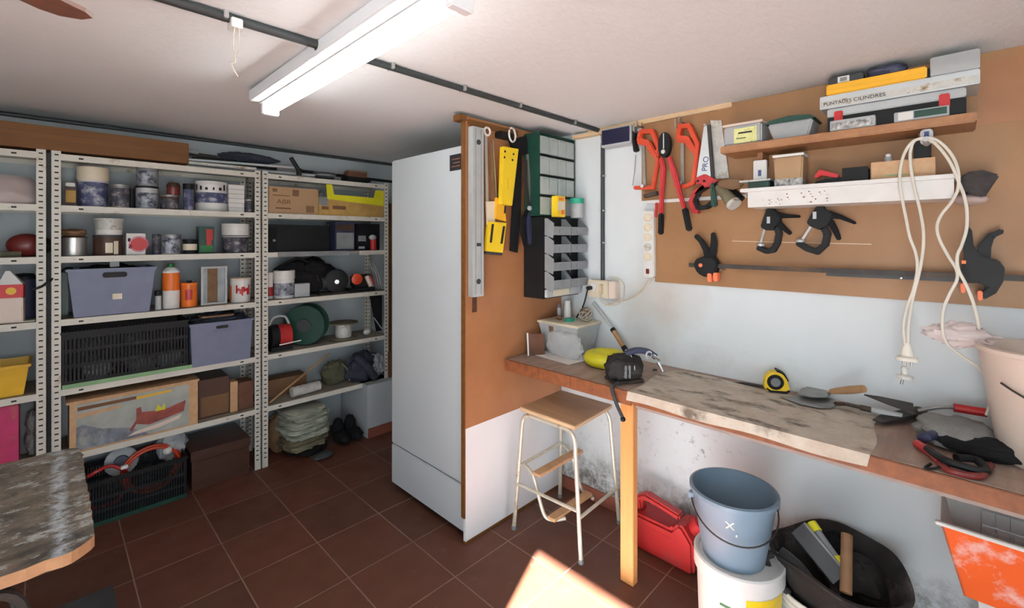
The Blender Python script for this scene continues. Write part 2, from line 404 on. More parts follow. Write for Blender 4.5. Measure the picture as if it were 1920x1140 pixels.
    def prism(s, pts, y0, y1, m=0, holes=None):
        # outline in (x,z), extruded along y
        n = len(pts)
        a = sum(pts[i][0] * pts[(i + 1) % n][1] - pts[(i + 1) % n][0] * pts[i][1] for i in range(n))
        if a < 0: pts = pts[::-1]
        vs = [(p[0], y0, p[1]) for p in pts] + [(p[0], y1, p[1]) for p in pts]
        from mathutils.geometry import tessellate_polygon
        tri = tessellate_polygon([[Vector((p[0], p[1], 0)) for p in pts]])
        fs = []
        for t in tri:
            A, B, C_ = [Vector((pts[i][0], pts[i][1], 0)) for i in t]
            if (B - A).cross(C_ - A).z < 0: t = (t[0], t[2], t[1])
            fs.append(tuple(t)); fs.append(tuple(n + i for i in (t[0], t[2], t[1])))
        for i in range(n):
            j = (i + 1) % n
            fs.append((i, n + i, n + j, j))
        return s.add(vs, fs, m)
    def strip(s, pts, w, y0, y1, m=0, closed=False):
        # band of width w following a path in (x,z); w may be a list
        n = len(pts); P = [Vector((p[0], p[1])) for p in pts]
        Lf = []; Rt = []
        for i in range(n):
            if closed: d0 = (P[i] - P[i - 1]).normalized(); d1 = (P[(i + 1) % n] - P[i]).normalized()
            else:
                d1 = (P[min(i + 1, n - 1)] - P[min(i, n - 2)]).normalized(); d0 = (P[max(i, 1)] - P[max(i - 1, 0)]).normalized()
            n0 = Vector((-d0.y, d0.x)); n1 = Vector((-d1.y, d1.x)); nn = (n0 + n1)
            if nn.length < 1e-4: nn = n0.copy()
            nn.normalize(); k = 1 / max(0.5, nn.dot(n0)); ww = (w[i] if isinstance(w, (list, tuple)) else w) / 2
            Lf.append(P[i] + nn * ww * k); Rt.append(P[i] - nn * ww * k)
        vs = []
        for i in range(n):
            vs += [(Lf[i].x, y0, Lf[i].y), (Rt[i].x, y0, Rt[i].y), (Rt[i].x, y1, Rt[i].y), (Lf[i].x, y1, Lf[i].y)]
        fs = []
        for i in range(n if closed else n - 1):
            a = i * 4; b_ = ((i + 1) % n) * 4
            for q in range(4):
                q2 = (q + 1) % 4
                fs.append((a + q, a + q2, b_ + q2, b_ + q))
        if not closed: fs.append((3, 2, 1, 0)); e = (n - 1) * 4; fs.append((e, e + 1, e + 2, e + 3))
        return s.add(vs, fs, m)
    def ball(s, c, r, sx=1, sy=1, sz=1, m=0, seg=16, rings=10):
        prof = []
        c = Vector(c); vs = [c + Vector((0, 0, -r * sz))]; fs = []
        for i in range(1, rings):
            a = -math.pi / 2 + math.pi * i / rings
            for k in range(seg):
                t = 2 * math.pi * k / seg
                vs.append(c + Vector((r * sx * math.cos(a) * math.cos(t), r * sy * math.cos(a) * math.sin(t), r * sz * math.sin(a))))
        vs.append(c + Vector((0, 0, r * sz))); e = len(vs) - 1
        for k in range(seg):
            k2 = (k + 1) % seg
            fs.append((0, 1 + k2, 1 + k)); fs.append((e, 1 + (rings - 2) * seg + k, 1 + (rings - 2) * seg + k2))
            for i in range(rings - 2):
                fs.append((1 + i * seg + k, 1 + i * seg + k2, 1 + (i + 1) * seg + k2, 1 + (i + 1) * seg + k))
        return s.add(vs, fs, m)
    def lump(s, c, r, seed, amp=0.25, freq=2.2, m=0, seg=28, rings=18, flat=None, boxy=0.0):
        from mathutils import noise as mn
        k0 = len(s.v); T = s.T; s.T = Matrix.Identity(4)
        s.ball((0, 0, 0), 1.0, m=m, seg=seg, rings=rings)
        for i in range(k0, len(s.v)):
            v = s.v[i]; n = mn.fractal(v * freq + Vector((seed, seed * 1.7, 0)), 0.9, 2.1, 4)
            if boxy: v = v.lerp(v / max(abs(v.x), abs(v.y), abs(v.z), 1e-4), boxy)
            v = v * (1 + amp * n)
            p = Vector((v.x * r[0], v.y * r[1], v.z * r[2]))
            if flat is not None: p.z = max(p.z, -flat)
            s.v[i] = T @ (p + Vector(c))
        s.T = T; return s
    def build(s, name, mats, parent=None, smooth=False, bevel=0.0, inv=None):
        me = bpy.data.meshes.new(name)
        me.from_pydata([tuple(v) for v in s.v], [], s.f)
        if not isinstance(mats, (list, tuple)): mats = [mats]
        for q in mats: me.materials.append(MATS[q] if isinstance(q, str) else q)
        for p, mi in zip(me.polygons, s.mi): p.material_index = mi
        bm = bmesh.new(); bm.from_mesh(me); bmesh.ops.remove_doubles(bm, verts=bm.verts, dist=2e-6); bmesh.ops.recalc_face_normals(bm, faces=bm.faces)
        if bevel: bmesh.ops.bevel(bm, geom=[e for e in bm.edges if len(e.link_faces) == 2 and e.calc_face_angle(0) > 0.6], offset=bevel, segments=2, affect='EDGES', clamp_overlap=True)
        bm.to_mesh(me); bm.free()
        if smooth:
            me.polygons.foreach_set('use_smooth', [True] * len(me.polygons))
            try: me.set_sharp_from_angle(angle=R(38))
            except Exception: pass
        me.update()
        o = bpy.data.objects.new(name, me); COL.objects.link(o)
        if parent is not None: o.parent = parent
        return o

def props(o, label, cat, group=None, kind=None):
    if label: o['label'] = label
    if cat: o['category'] = cat
    if group: o['group'] = group
    if kind: o['kind'] = kind
class Thing:
    def __init__(s, name, label, cat, loc=(0, 0, 0), rz=0.0, group=None, rot=None):
        s.e = bpy.data.objects.new(name, None); COL.objects.link(s.e)
        s.e.empty_display_size = 0.05
        s.e.location = loc
        rot = rot or (0, 0, rz); s.e.rotation_euler = rot
        from mathutils import Euler
        s.M = Matrix.Translation(Vector(loc)) @ Euler(rot).to_matrix().to_4x4(); s.I = s.M.inverted()
        props(s.e, label, cat, group)
    def l(s, p): return s.I @ Vector(p)
    def wx(s, px, py, X): q = s.I @ aX(px, py, X); return (q.x, q.z)
    def wy(s, px, py, Y): q = s.I @ aY(px, py, Y); return (q.x, q.z)
    def part(s, name, mb, mats, parent=None, smooth=False, bevel=0.0, label=None):
        o = mb.build(name, mats, parent or s.e, smooth, bevel)
        if label: o['label'] = label
        return o
    def text(s, name, string, size, loc, rot=(R(90), 0, 0), mat='ink', parent=None, ext=0.0006, sx=1.0):
        cu = bpy.data.curves.new(name, 'FONT'); cu.body = string; cu.size = size; cu.extrude = ext; cu.align_x = 'CENTER'; cu.align_y = 'CENTER'
        tmp = bpy.data.objects.new(name + '_tmp', cu); COL.objects.link(tmp)
        dg = bpy.context.evaluated_depsgraph_get(); me = bpy.data.meshes.new_from_object(tmp.evaluated_get(dg))
        bpy.data.objects.remove(tmp); me.materials.clear(); me.materials.append(MATS[mat])
        o = bpy.data.objects.new(name, me); COL.objects.link(o); o.parent = parent or s.e
        o.location = loc; o.rotation_euler = rot; o.scale = (sx, 1, 1)
        return o
def solo(name, mb, mats, label, cat, group=None, smooth=False, bevel=0.0, kind=None):
    o = mb.build(name, mats, None, smooth, bevel); props(o, label, cat, group, kind); return o
def struct(name, mb, mats, smooth=False, label=None):
    o = mb.build(name, mats, None, smooth); o['kind'] = 'structure'
    if label: o['label'] = label
    return o
def copy_tree(o, parent=None):
    c = o.copy(); COL.objects.link(c)
    if parent is not None: c.parent = parent
    for ch in list(o.children): copy_tree(ch, c)
    return c
def arc(c, r, a0, a1, n=12, f=lambda a, c, r: None):
    return [(c[0] + r * math.cos(R(a0 + (a1 - a0) * i / n)), c[1] + r * math.sin(R(a0 + (a1 - a0) * i / n))) for i in range(n + 1)]
def smooth_path(pts, k=6):
    P = [Vector(p) for p in pts]; out = []
    for i in range(len(P) - 1):
        p0 = P[max(i - 1, 0)]; p1 = P[i]; p2 = P[i + 1]; p3 = P[min(i + 2, len(P) - 1)]
        for j in range(k):
            t = j / k
            out.append(0.5 * ((2 * p1) + (-p0 + p2) * t + (2 * p0 - 5 * p1 + 4 * p2 - p3) * t * t + (-p0 + 3 * p1 - 3 * p2 + p3) * t ** 3))
    out.append(P[-1]); return out
# ================================================================== SETTING
XR = 2.19          # right wall face
YB = 3.60          # back wall face
XL = -1.35; YF = -1.6
def CZ(y): return 2.12 if y < 1.6 else 2.12 + (y - 1.6) * 0.0275
struct('floor', MB().box(XL - 0.1, XR + 0.1, YF - 0.1, YB + 0.1, -0.1, 0), 'floor_tiles')
cb = MB()
cb.T = Matrix.Rotation(R(90), 4, 'Z')
# profile in (y,z) swept along x
pts = [(YF - 0.1, 2.12), (1.6, 2.12), (YB + 0.1, CZ(YB + 0.1)), (YB + 0.1, 2.36), (YF - 0.1, 2.36)]
cb.prism(pts, -XR - 0.1, -XL + 0.1)
struct('ceiling', cb, 'ceiling_plaster')
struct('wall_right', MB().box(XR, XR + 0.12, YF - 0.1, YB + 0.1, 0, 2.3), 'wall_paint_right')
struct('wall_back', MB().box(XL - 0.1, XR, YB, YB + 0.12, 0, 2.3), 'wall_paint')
wl = MB()
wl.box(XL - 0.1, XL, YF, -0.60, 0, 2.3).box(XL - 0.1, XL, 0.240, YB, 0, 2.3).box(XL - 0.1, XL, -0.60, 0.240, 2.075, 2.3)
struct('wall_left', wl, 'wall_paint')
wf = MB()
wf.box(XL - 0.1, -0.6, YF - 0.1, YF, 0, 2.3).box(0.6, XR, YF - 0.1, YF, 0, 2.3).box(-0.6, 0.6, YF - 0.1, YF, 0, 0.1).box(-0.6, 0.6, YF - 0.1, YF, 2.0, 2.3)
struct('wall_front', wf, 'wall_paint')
wn = MB()
wn.box(-0.6, 0.6, YF - 0.06, YF - 0.02, 0.1, 0.15).box(-0.6, 0.6, YF - 0.06, YF - 0.02, 1.95, 2.0).box(-0.6, -0.55, YF - 0.06, YF - 0.02, 0.15, 1.95).box(0.55, 0.6, YF - 0.06, YF - 0.02, 0.15, 1.95).box(-0.02, 0.02, YF - 0.06, YF - 0.02, 0.15, 1.95)
struct('window_1', wn, 'white_plastic')
struct('outside_wall', MB().box(-1.3, -1.1, YF - 2.6, YF - 0.1, -0.02, 4.0), 'wall_paint')  # unseen fin, added only to keep direct sun out of the rear window
struct('outside_ground', MB().box(-14, 14, -14, YF - 0.1, -0.12, -0.02).box(-14, XL - 0.1, YF - 0.1, 10, -0.12, -0.02), 'concrete')
# masonry ledge in the back corner with tiled step and skirting
lg = MB().box(1.68, 2.19, 3.16, 3.6, 0, 0.395)
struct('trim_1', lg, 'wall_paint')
struct('trim_2', MB().box(1.70, 2.19, 3.148, 3.16, 0, 0.07).box(1.668, 1.68, 3.2, 3.6, 0, 0.0), 'skirting_tile') if False else struct('trim_2', MB().box(1.685, 2.05, 3.148, 3.16, 0, 0.07), 'skirting_tile')
struct('trim_5', MB().cyl((XL, YB - .012, CZ(YB) - .014), (XR, YB - .012, CZ(YB) - .014), .012), 'dark_grey')  # thin dark line along the joint of back wall and ceiling
st_ = MB(); st_.box(2.0, 2.19, 2.55, 3.148, 0, 0.13, 0).box(1.985, 2.19, 2.54, 3.148, 0.13, 0.15, 1)
struct('trim_3', st_, ['skirting_tile', 'cream_plastic'])
struct('baseboard_right', MB().box(XR - 0.012, XR, -1.6, 1.716, 0, 0.07), 'skirting_tile')
struct('trim_4', MB().box(XR - 0.03, XR, 0.72, 1.5, 2.098, 2.12).box(XR - 0.045, XR, 1.16, 1.6, 2.086, 2.104), 'ply_edge')

# ================================================================== SHELVING
SY = 3.24; SZ = [1.93, 1.67, 1.41, 1.09, 0.735, 0.395]
def upright(t, x, y, sx, sy, z0, z1, name='upright'):
    # angle profile: flange facing front and flange running back, slots punched along both
    w = 0.036; th = 0.002
    mb = MB()
    xa, xb = (x, x + w) if sx > 0 else (x - w, x)
    ya, yb = (y, y + w) if sy > 0 else (y - w, y)
    fy = (y, y + th) if sy > 0 else (y - th, y)
    mb.box(xa, xb, fy[0], fy[1], z0, z1)
    fx = (x, x + th) if sx > 0 else (x - th, x)
    mb.box(fx[0], fx[1], ya, yb, z0, z1)
    n = int((z1 - z0 - 0.03) / 0.03)
    e = 0.0006
    for i in range(n):
        z = z1 - 0.02 - i * 0.03
        xc = (xa + xb) / 2 + (0.002 if sx > 0 else -0.002)
        yy = y - e if sy > 0 else y - th
        mb.box(xc - 0.0075, xc + 0.0075, fy[0] - e, fy[1] + e, z - 0.0035, z + 0.0035, 1)
        yc = (ya + yb) / 2
        mb.box(fx[0] - e, fx[1] + e, yc - 0.0075, yc + 0.0075, z - 0.0035, z + 0.0035, 1)
    t.part(name, mb, ['shelf_metal', 'hole'])
def shelf_unit(x0, x1, label, foot=0.0, broken=False, levels=SZ):
    t = Thing('shelving_unit', label, 'shelving', (x0, SY, 0), 0, 'white slotted metal shelving units')
    w = x1 - x0; D = 0.325
    t_ = t
    class Off: pass
    upright(t, 0, 0, 1, 1, 0.0, 1.945)
    upright(t, w, 0, -1, 1, foot, 1.945)
    upright(t, 0, D, 1, -1, 0.0, 1.945)
    upright(t, w, D, -1, -1, foot, 1.945)
    for k, z in enumerate(levels):
        mb = MB()
        a, b_ = 0.003, w - 0.003
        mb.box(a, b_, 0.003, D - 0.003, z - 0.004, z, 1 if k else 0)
        if broken and k == 2:
            mb.box(0.03, 0.095, -0.004, 0.003, z - 0.032, z, 0).box(w - 0.25, w - 0.03, -0.004, 0.003, z - 0.032, z, 0)
        else:
            l0 = 0.037 if True else a
            mb.box(l0 - 0.006, w - l0 + 0.006, -0.003, 0.001, z - 0.032, z + 0.0005, 0)
        mb.box(a, b_, D - 0.005, D - 0.003, z - 0.03, z)
        for xx in (0.11, w - 0.11):
            if not (broken and k == 2): mb.box(xx - 0.009, xx + 0.009, -0.0036, -0.0028, z - 0.02, z - 0.012, 2)
        t.part('shelf', mb, ['shelf_metal', 'shelf_dust', 'hole'])
    return t
shelf_unit(0.012, 0.973, 'middle white slotted metal shelving unit holding blue-grey bins and a black crate')
shelf_unit(-0.98, -0.003, 'leftmost white slotted metal shelving unit, cut off by the left edge')
shelf_unit(0.980, 1.905, 'right-hand white slotted metal shelving unit beside the tall white cabinet', 0.395, True)

# ================================================================== FRIDGE, PARTITION
t = Thing('tall_cabinet', 'tall plain white cabinet or fridge in front of the brown partition', 'cabinet', (1.44, 1.74, 0))
FH = 1.965
t.part('body', MB().box(0.03, 0.60, 0.0, 0.66, 0.03, FH), 'white_enamel', bevel=0.004)
t.part('door', MB().box(-0.005, 0.028, 0.0, 0.665, 0.285, FH), 'white_enamel', bevel=0.006)
t.part('lower_panel', MB().box(-0.005, 0.028, 0.0, 0.665, 0.05, 0.279), 'white_enamel', bevel=0.004)
t.part('plinth', MB().box(0.05, 0.60, 0.02, 0.64, 0.0, 0.03), 'dark_grey')
q = MB().box(-0.009, -0.0052, 0.005, 0.10, 1.845, 1.925, 0)
for i in range(3): q.box(-0.0098, -0.009, 0.018, 0.085 - 0.012 * (i % 2), 1.862 + 0.018 * i, 1.868 + 0.018 * i, 1)
t.part('sticker', q, ['ink', 'rust'])

t = Thing('partition_panel', 'brown hardboard partition over a white lower board, closing off the cabinet side', 'partition', (1.43, 1.716, 0))
pw = XR - 1.43
t.part('upper_board', MB().box(0, pw, 0, 0.018, 0.567, 2.105), 'hardboard_panel')
t.part('lower_board', MB().box(0.004, pw, 0.002, 0.018, 0.012, 0.567), 'white_board')
t.part('edge_strip', MB().box(-0.008, 0.0, -0.002, 0.022, 0.13, 2.105), 'brown_beam')
t.part('cleat', MB().box(-0.035, 0.005, -0.006, 0.05, 2.078, 2.108), 'brown_beam')
t.part('bottom_rail', MB().box(0.0, pw, 0.0, 0.018, 0.0, 0.012), 'brown_beam')
t.part('hanging_rail', MB().box(0.015, 0.36, -0.012, 0.0, 2.062, 2.088), 'brown_beam')

# hardboard on the right wall
def rw(): return 0
t = Thing('wall_board', 'large brown hardboard tool board fixed to the right wall', 'board', (XR, 1.10, 1.28), R(-90))
t.part('upper_sheet', MB().box(-0.075, 1.9, -0.012, -0.001, 0.42, 0.839), 'hardboard')
lo = MB().prism([(0.0, 0.0), (1.9, -0.005), (1.9, 0.42), (0.0, 0.42)], -0.012, -0.001)
t.part('lower_sheet', lo, 'hardboard')
t.part('right_patch', MB().box(1.155, 1.9, -0.0145, -0.012, 0.60, 0.81), 'hardboard_panel')
ba = MB(); a = t.wx(1212, 379, XR - .02); c = t.wx(1400, 373, XR - .02)
ba.box(a[0], c[0], -0.022, -0.012, a[1] - .008, a[1] + .008)
t.part('batten', ba, 'white_plastic', label='thin white batten across the board')
sc_ = MB(); a = t.wx(1373, 452, XR - .012); c = t.wx(1634, 458, XR - .012)
sc_.strip([a, c], .0025, -.0128, -.012)
t.part('scratch', sc_, 'cream_plastic')

# ================================================================== BENCH
BZ = 0.86; BX = 1.70
t = Thing('workbench', 'long wall-mounted wooden workbench with worn top and orange front post', 'workbench', (BX, 1.712, 0), R(-90))
# local x runs towards the camera (-Y), local y runs into the wall (+X)
t.part('far_top', MB().box(0, 0.735, 0.012, XR - BX - .002, BZ - 0.045, BZ), 'bench_top')
t.part('near_top', MB().box(0.735, 2.9, 0.012, XR - BX - .002, BZ - 0.04, BZ), 'bench_top')
e = MB()
for k, (a, c) in enumerate(((0, .235), (.237, .43), (.432, .745))): e.box(a, c, 0, 0.012, BZ - .058, BZ)
t.part('far_front_edge', e, 'bench_edge', bevel=.002)
t.part('near_front_edge', MB().box(0.747, 2.9, 0.0, 0.012, BZ - .05, BZ - .002), 'bench_edge', bevel=.002)
t.part('support_rail', MB().box(0.76, 2.9, 0.016, 0.03, BZ - .066, BZ - .04), 'rail_paint')
t.part('post', MB().box(1.712 - 1.052, 1.712 - 0.99, 0.06, 0.10, 0.0, BZ - .045), 'orange_post', bevel=.002)
m_ = MB()
nx, ny = 40, 12
y0, y1 = 0.985, 0.185
g = []
import mathutils
vs = []; fs = []
for i in range(nx + 1):
    for j in range(ny + 1):
        u = i / nx; v = j / ny
        Y = y0 + (y1 - y0) * u - (0.012 * math.sin(v * 7)); X = BX - 0.006 + v * (0.435 + .02 * math.sin(u * 9))
        z = BZ + .0035 + .0018 * math.sin(u * 31) * math.sin(v * 9)
        if j == 0: z = BZ - .034 + .004 * math.sin(u * 13)
        if j == 1: X = BX - .005; z = BZ + .003
        vs.append((X, Y, z))
for i in range(nx):
    for j in range(ny):
        a = i * (ny + 1) + j; fs.append((a, a + 1, a + ny + 2, a + ny + 1))
m_.add(vs, fs)
k = len(vs); m_.add([(v[0] + (.003 if abs(v[2] - BZ) > .008 else 0), v[1], v[2] - .003) for v in vs], [f[::-1] for f in fs])
solo('bench_mat', m_, 'bench_mat', 'worn beige stained mat lying on the workbench in front of the tape measure', 'mat', smooth=True)

# ================================================================== TABLE BOTTOM LEFT
t = Thing('splattered_table', 'paint-splattered table with rounded corner in the bottom left corner', 'table', (-0.42, 1.84, 0))
def rrect(x0, x1, y0, y1, r, n=6):
    P = []
    for cx, cy, a in ((x1 - r, y1 - r, 0), (x0 + r, y1 - r, 90), (x0 + r, y0 + r, 180), (x1 - r, y0 + r, 270)):
        for i in range(n + 1): P.append((cx + r * math.cos(R(a + 90 * i / n)), cy + r * math.sin(R(a + 90 * i / n))))
    return P
P = rrect(-0.5, 0.505, -0.395, 0.33, 0.06)
P = [(x + .006 * math.sin(y * 40), y + .006 * math.sin(x * 31)) for x, y in P]
# split long edges for a slightly ragged outline
Q = []
for i in range(len(P)):
    a = Vector(P[i]); c = Vector(P[(i + 1) % len(P)]); n = max(1, int((c - a).length / .03))
    for k in range(n):
        p = a + (c - a) * k / n; Q.append((p.x + .003 * math.sin(p.y * 95 + p.x * 20), p.y + .0035 * math.sin(p.x * 80)))
def slab(mb, P, z0, z1, mt=0, ms=1):
    n = len(P)
    mb.add([(x, y, z1) for x, y in P] + [(x, y, z0) for x, y in P], [tuple(range(n)), tuple(range(2 * n - 1, n - 1, -1))], mt)
    mb.add([(x, y, z1) for x, y in P] + [(x, y, z0) for x, y in P], [(i, (i + 1) % n, n + (i + 1) % n, n + i) for i in range(n)], ms)
mb = MB(); slab(mb, Q, 0.755, 0.782)
t.part('top', mb, ['splattered_top', 'chip_edge'])
for x, y in ((-.44, -.2), (.2, -.2), (-.44, .2), (.2, .2)):
    t.part('leg', MB().box(x - .02, x + .02, y - .02, y + .02, 0, .755), 'dark_grey')
t.part('apron', MB().box(-.44, .2, -.21, -.19, .69, .75), 'dark_grey'); t.part('apron', MB().box(-.44, .2, .19, .21, .69, .75), 'dark_grey')

# ================================================================== CEILING LIGHT, CONDUIT, FAN
t = Thing('fluorescent_light', 'long lit fluorescent batten light on the ceiling', 'light', (0.66, 0.80, 2.12), R(90))
# local x -> +Y, local y -> -X
LL = 1.30
t.part('batten', MB().prism([(0, 0), (0, 0)] if False else [(0.0, -0.045), (LL, -0.045), (LL, 0.0), (0.0, 0.0)], -0.035, 0.075), 'white_board', bevel=.004)
t.part('lamp_holder', MB().box(0.0, 0.03, -0.035, 0.03, -0.095, -0.045), 'white_board', bevel=.004)
t.part('lamp_holder', MB().box(LL - .03, LL, -0.035, 0.03, -0.095, -0.045), 'white_board', bevel=.004)
t.part('reflector', MB().add([(0.0, -.04, -.05), (LL, -.04, -.05), (LL, .035, -.05), (0, .035, -.05), (0, -.04, -.047), (LL, -.04, -.047), (LL, .035, -.047), (0, .035, -.047)],
    [(0, 3, 2, 1), (4, 5, 6, 7), (0, 1, 5, 4), (1, 2, 6, 5), (2, 3, 7, 6), (3, 0, 4, 7)]), 'white_board')
t.part('tube', MB().cyl((0.03, -0.002, -0.072), (LL - .03, -0.002, -0.072), 0.019, seg=20), 'tube_glow', smooth=True)

def saddle(t, x, y, z, name='clip'):
    t.part(name, MB().box(x - .006, x + .006, y - .02, y + .02, z - .022, z + .002), 'steel', bevel=.002)
t = Thing('electrical_conduit', 'black conduit running across the ceiling to the right wall', 'conduit', (0, 1.425, 2.12))
t.part('pipe', MB().cyl((-1.2, 0, -.013), (0.62, 0, -.013), .0135, seg=14).cyl((0.755, 0, -.013), (2.15, 0.0, -.013), .012, seg=14), 'conduit', smooth=True)
t.part('coupling', MB().cyl((0.585, 0, -.015), (0.625, 0, -.015), .017, seg=14), 'black_plastic', smooth=True)
for px, py in ((422, 30), (735, 125), (873, 165), (975, 198), (1075, 230)):
    p = aZ(px, py, 2.107); saddle(t, p.x, 0, 0)
t = Thing('hanging_cord', 'short frayed white cord dangling from a connector on the ceiling conduit', 'cord', (aZ(440, 42, 2.10).x, 1.425, 2.10))
t.part('connector', MB().box(-.014, .014, -.024, .02, -.022, 0.004), 'white_plastic', bevel=.002)
cp = smooth_path([(-.006, -.02, -.02), (-.009, -.02, -.07), (-.004, -.02, -.115), (-.013, -.02, -.125), (-.006, -.02, -.142), (0.002, -.02, -.155)])
t.part('cord', MB().tube(cp, .0018, 6).tube(smooth_path([(.004, -.02, -.02), (.006, -.02, -.06), (.002, -.02, -.10)]), .0012, 6), 'rope')
t = Thing('ceiling_fan', 'brown wooden ceiling fan blade at the top left corner', 'fan', (-0.42, 0.83, 1.93))
t.part('rod', MB().cyl((0, 0, .05), (0, 0, .19), .015).lathe([(.06, .17), (.06, .189), (0.0, .19)]), 'fan_wood', smooth=True)
t.part('motor', MB().lathe([(0, -.05), (.07, -.04), (.09, 0), (.08, .04), (.03, .06), (0, .06)]), 'fan_wood', smooth=True)
tip = aZ(153, 33, 1.93) - Vector((-0.42, 0.83, 1.93)); ang = math.atan2(tip.y, tip.x); ln = tip.length
for k in range(4):
    mb = MB(); mb.T = Matrix.Rotation(ang + k * math.pi / 2, 4, 'Z') @ Matrix.Rotation(R(6), 4, 'X')
    PP = [(.16, -.04), (ln - .035, -.048), (ln - .01, -.035), (ln, 0), (ln - .01, .035), (ln - .035, .048), (.16, .04)]
    n = len(PP); mb.add([(x, y, .004) for x, y in PP] + [(x, y, -.004) for x, y in PP], [tuple(range(n)), tuple(range(2 * n - 1, n - 1, -1))] + [(i, n + i, n + (i + 1) % n, (i + 1) % n) for i in range(n)])
    mb.box(.07, .18, -.012, .012, -.004, .003)
    t.part('blade', mb, 'fan_wood')
# ================================================================== THINGS ON THE SHELVES
def X_(px, Y): return aY(px, 448, Y).x
def Z_(px, py, Y): return aY(px, py, Y).z
def can(name, label, cat, px0, px1, pytop, zs, body, lid=None, lab=None, labz=(.12, .72), rim=None, taper=0.0, handle=False, group=None, yoff=.03, lidh=.012, text=None, tmat='ink', hmax=None, domed=False, over=.002, Y=None, z1=None):
    Yc = 3.33
    for _ in range(3):
        r = (X_(px1, Yc) - X_(px0, Yc)) / 2 * .94
        Yc = Y if Y else 3.25 + yoff + r
    xc = (X_(px0, Yc) + X_(px1, Yc)) / 2
    zt = z1 if z1 else Z_((px0 + px1) / 2, pytop, Yc)
    h = zt - zs
    if hmax: h = min(h, hmax)
    t = Thing(name, label, cat, (xc, Yc, zs + .001), -math.atan2(xc, Yc), group)
    rb = r * (1 - taper)
    lh = lidh if lid else 0
    def rr(z): return rb + (r - rb) * z / h
    t.part('body', MB().lathe([(0, 0), (rb * .97, 0), (rr(.004), .004), (rr(h - lh), h - lh), (rr(h - lh) - .003, h - lh)] + ([(0, h - lh)] if lid else [(rr(h) - .003, .01), (0, .01)]), seg=28), body, smooth=True)
    if lid:
        o = over
        if domed: t.part('lid', MB().lathe([(r + o, h - lh - .002), (r + o, h - lh * .6), (r * .8, h - lh * .15), (0, h)], seg=28), lid, smooth=True)
        else: t.part('lid', MB().lathe([(r + o - .002, h - lh), (r + o, h - lh + .001), (r + o, h - .001), (r - .004, h), (r - .007, h - .004), (0, h - .004)], seg=28), lid, smooth=True)
    if lab:
        z0, z1_ = labz[0] * h, labz[1] * h
        t.part('label', MB().lathe([(rr(z0) + .0008, z0), (rr(z1_) + .0008, z1_), (rr(z1_), z1_), (rr(z0), z0), (rr(z0) + .0008, z0)], seg=28), lab, smooth=True)
    if rim: t.part('rim', MB().lathe([(r + .001, h - lh - .012), (r + .004, h - lh - .009), (r + .001, h - lh - .005)], seg=28), rim, smooth=True)
    if handle:
        pts = [(-(r + .003) * math.cos(a), -(r + .003) * math.sin(a) * .97 , h * .82 - .55 * h * math.sin(a) * .5) for a in [math.pi * i / 14 for i in range(15)]]
        t.part('handle', MB().tube(pts, .0016, 6), 'dull_steel', smooth=True)
    if text:
        # raised lettering kept narrow so it follows the wall of the can
        z = (labz[0] + labz[1]) / 2 * h
        t.text('lettering', text, min(h * .22, r * .9), (0, -rr(z) - .0012, z), mat=tmat, ext=.0008)
    t.r = r; t.h = h; t.zt = zs + h; t.xc = xc; t.yc = Yc
    return t
def sbox(name, label, cat, px0, px1, pytop, zs, y0, d, mat, group=None, bevel=.002, z1=None, w=None):
    x0, x1 = X_(px0, y0), X_(px1, y0)
    h = (z1 if z1 else Z_((px0 + px1) / 2, pytop, y0)) - zs
    t = Thing(name, label, cat, ((x0 + x1) / 2, y0, zs + .001), 0, group)
    w = x1 - x0
    t.w = w; t.h = h; t.d = d
    if mat: t.part('body', MB().box(-w / 2, w / 2, 0, d, 0, h), mat, bevel=bevel)
    return t
S1, S2, S3, S4, S5 = SZ[1], SZ[2], SZ[3], SZ[4], SZ[5]
E_ = .002

# ---- middle unit, second shelf (z 1.67)
t = sbox('small_box', 'small dark tin with a white cap at the left end of the top paint shelf', 'tin', 121, 143, 350, S1, 3.31, .05, 'brown_tin')
t.part('cap', MB().box(-t.w / 2 + .004, t.w / 2 - .004, .005, .045, t.h, t.h + .02), 'white_plastic', bevel=.003)
t.part('label', MB().box(-t.w / 2 + .004, t.w / 2 - .002, -.001, 0, .02, t.h - .02), 'kraft_yellow')
t = can('paint_bucket', 'large white paint bucket with a blue-purple label and deep white lid', 'paint bucket', 143, 205, 315, S1, 'white_plastic', 'cream_plastic', 'label_blue', (.02, .62), lidh=.07, over=.004, taper=.08, rim='white_plastic')
t = can('paint_can', 'dark grey metal paint can between the large bucket and the stacked cans', 'paint can', 205, 244, 347, S1, 'dull_steel', 'dull_steel', 'label_dark', (.08, .85))
t = can('paint_can', 'narrow black paint can peeking out left of the stacked cans', 'paint can', 240, 254, 350, S1, 'black_plastic', 'dark_grey', yoff=.08)
a = can('paint_can', 'silver paint can with black lid band, lower one of the two-can stack', 'paint can', 253, 298, 350, S1, 'light_grey', 'black_plastic', 'label_silver', (.05, .7), text=None)
b2 = can('paint_can', 'grey paint can with black lid stacked on top of another can', 'paint can', 254, 298, 313, a.zt, 'mid_grey', 'black_plastic', 'label_silver', (.1, .75), Y=a.yc)
t = can('paint_tin', 'flat round paint tin with silver lid lying in front of the dark jars', 'tin', 300, 336, 366, S1, 'brown_tin', 'dull_steel', 'label_dark', (.1, .7), handle=False)
t2 = can('small_jar', 'small brown jar with a dark domed lid on top of the flat tin', 'jar', 312, 338, 342, t.zt, 'dark_red', 'brown_tin', lidh=.03, domed=True, Y=t.yc)
t = can('small_jar', 'small blue jar with a black lid left of the wide white tub', 'jar', 343, 364, 345, S1, 'label_blue', 'black_plastic', lidh=.035)
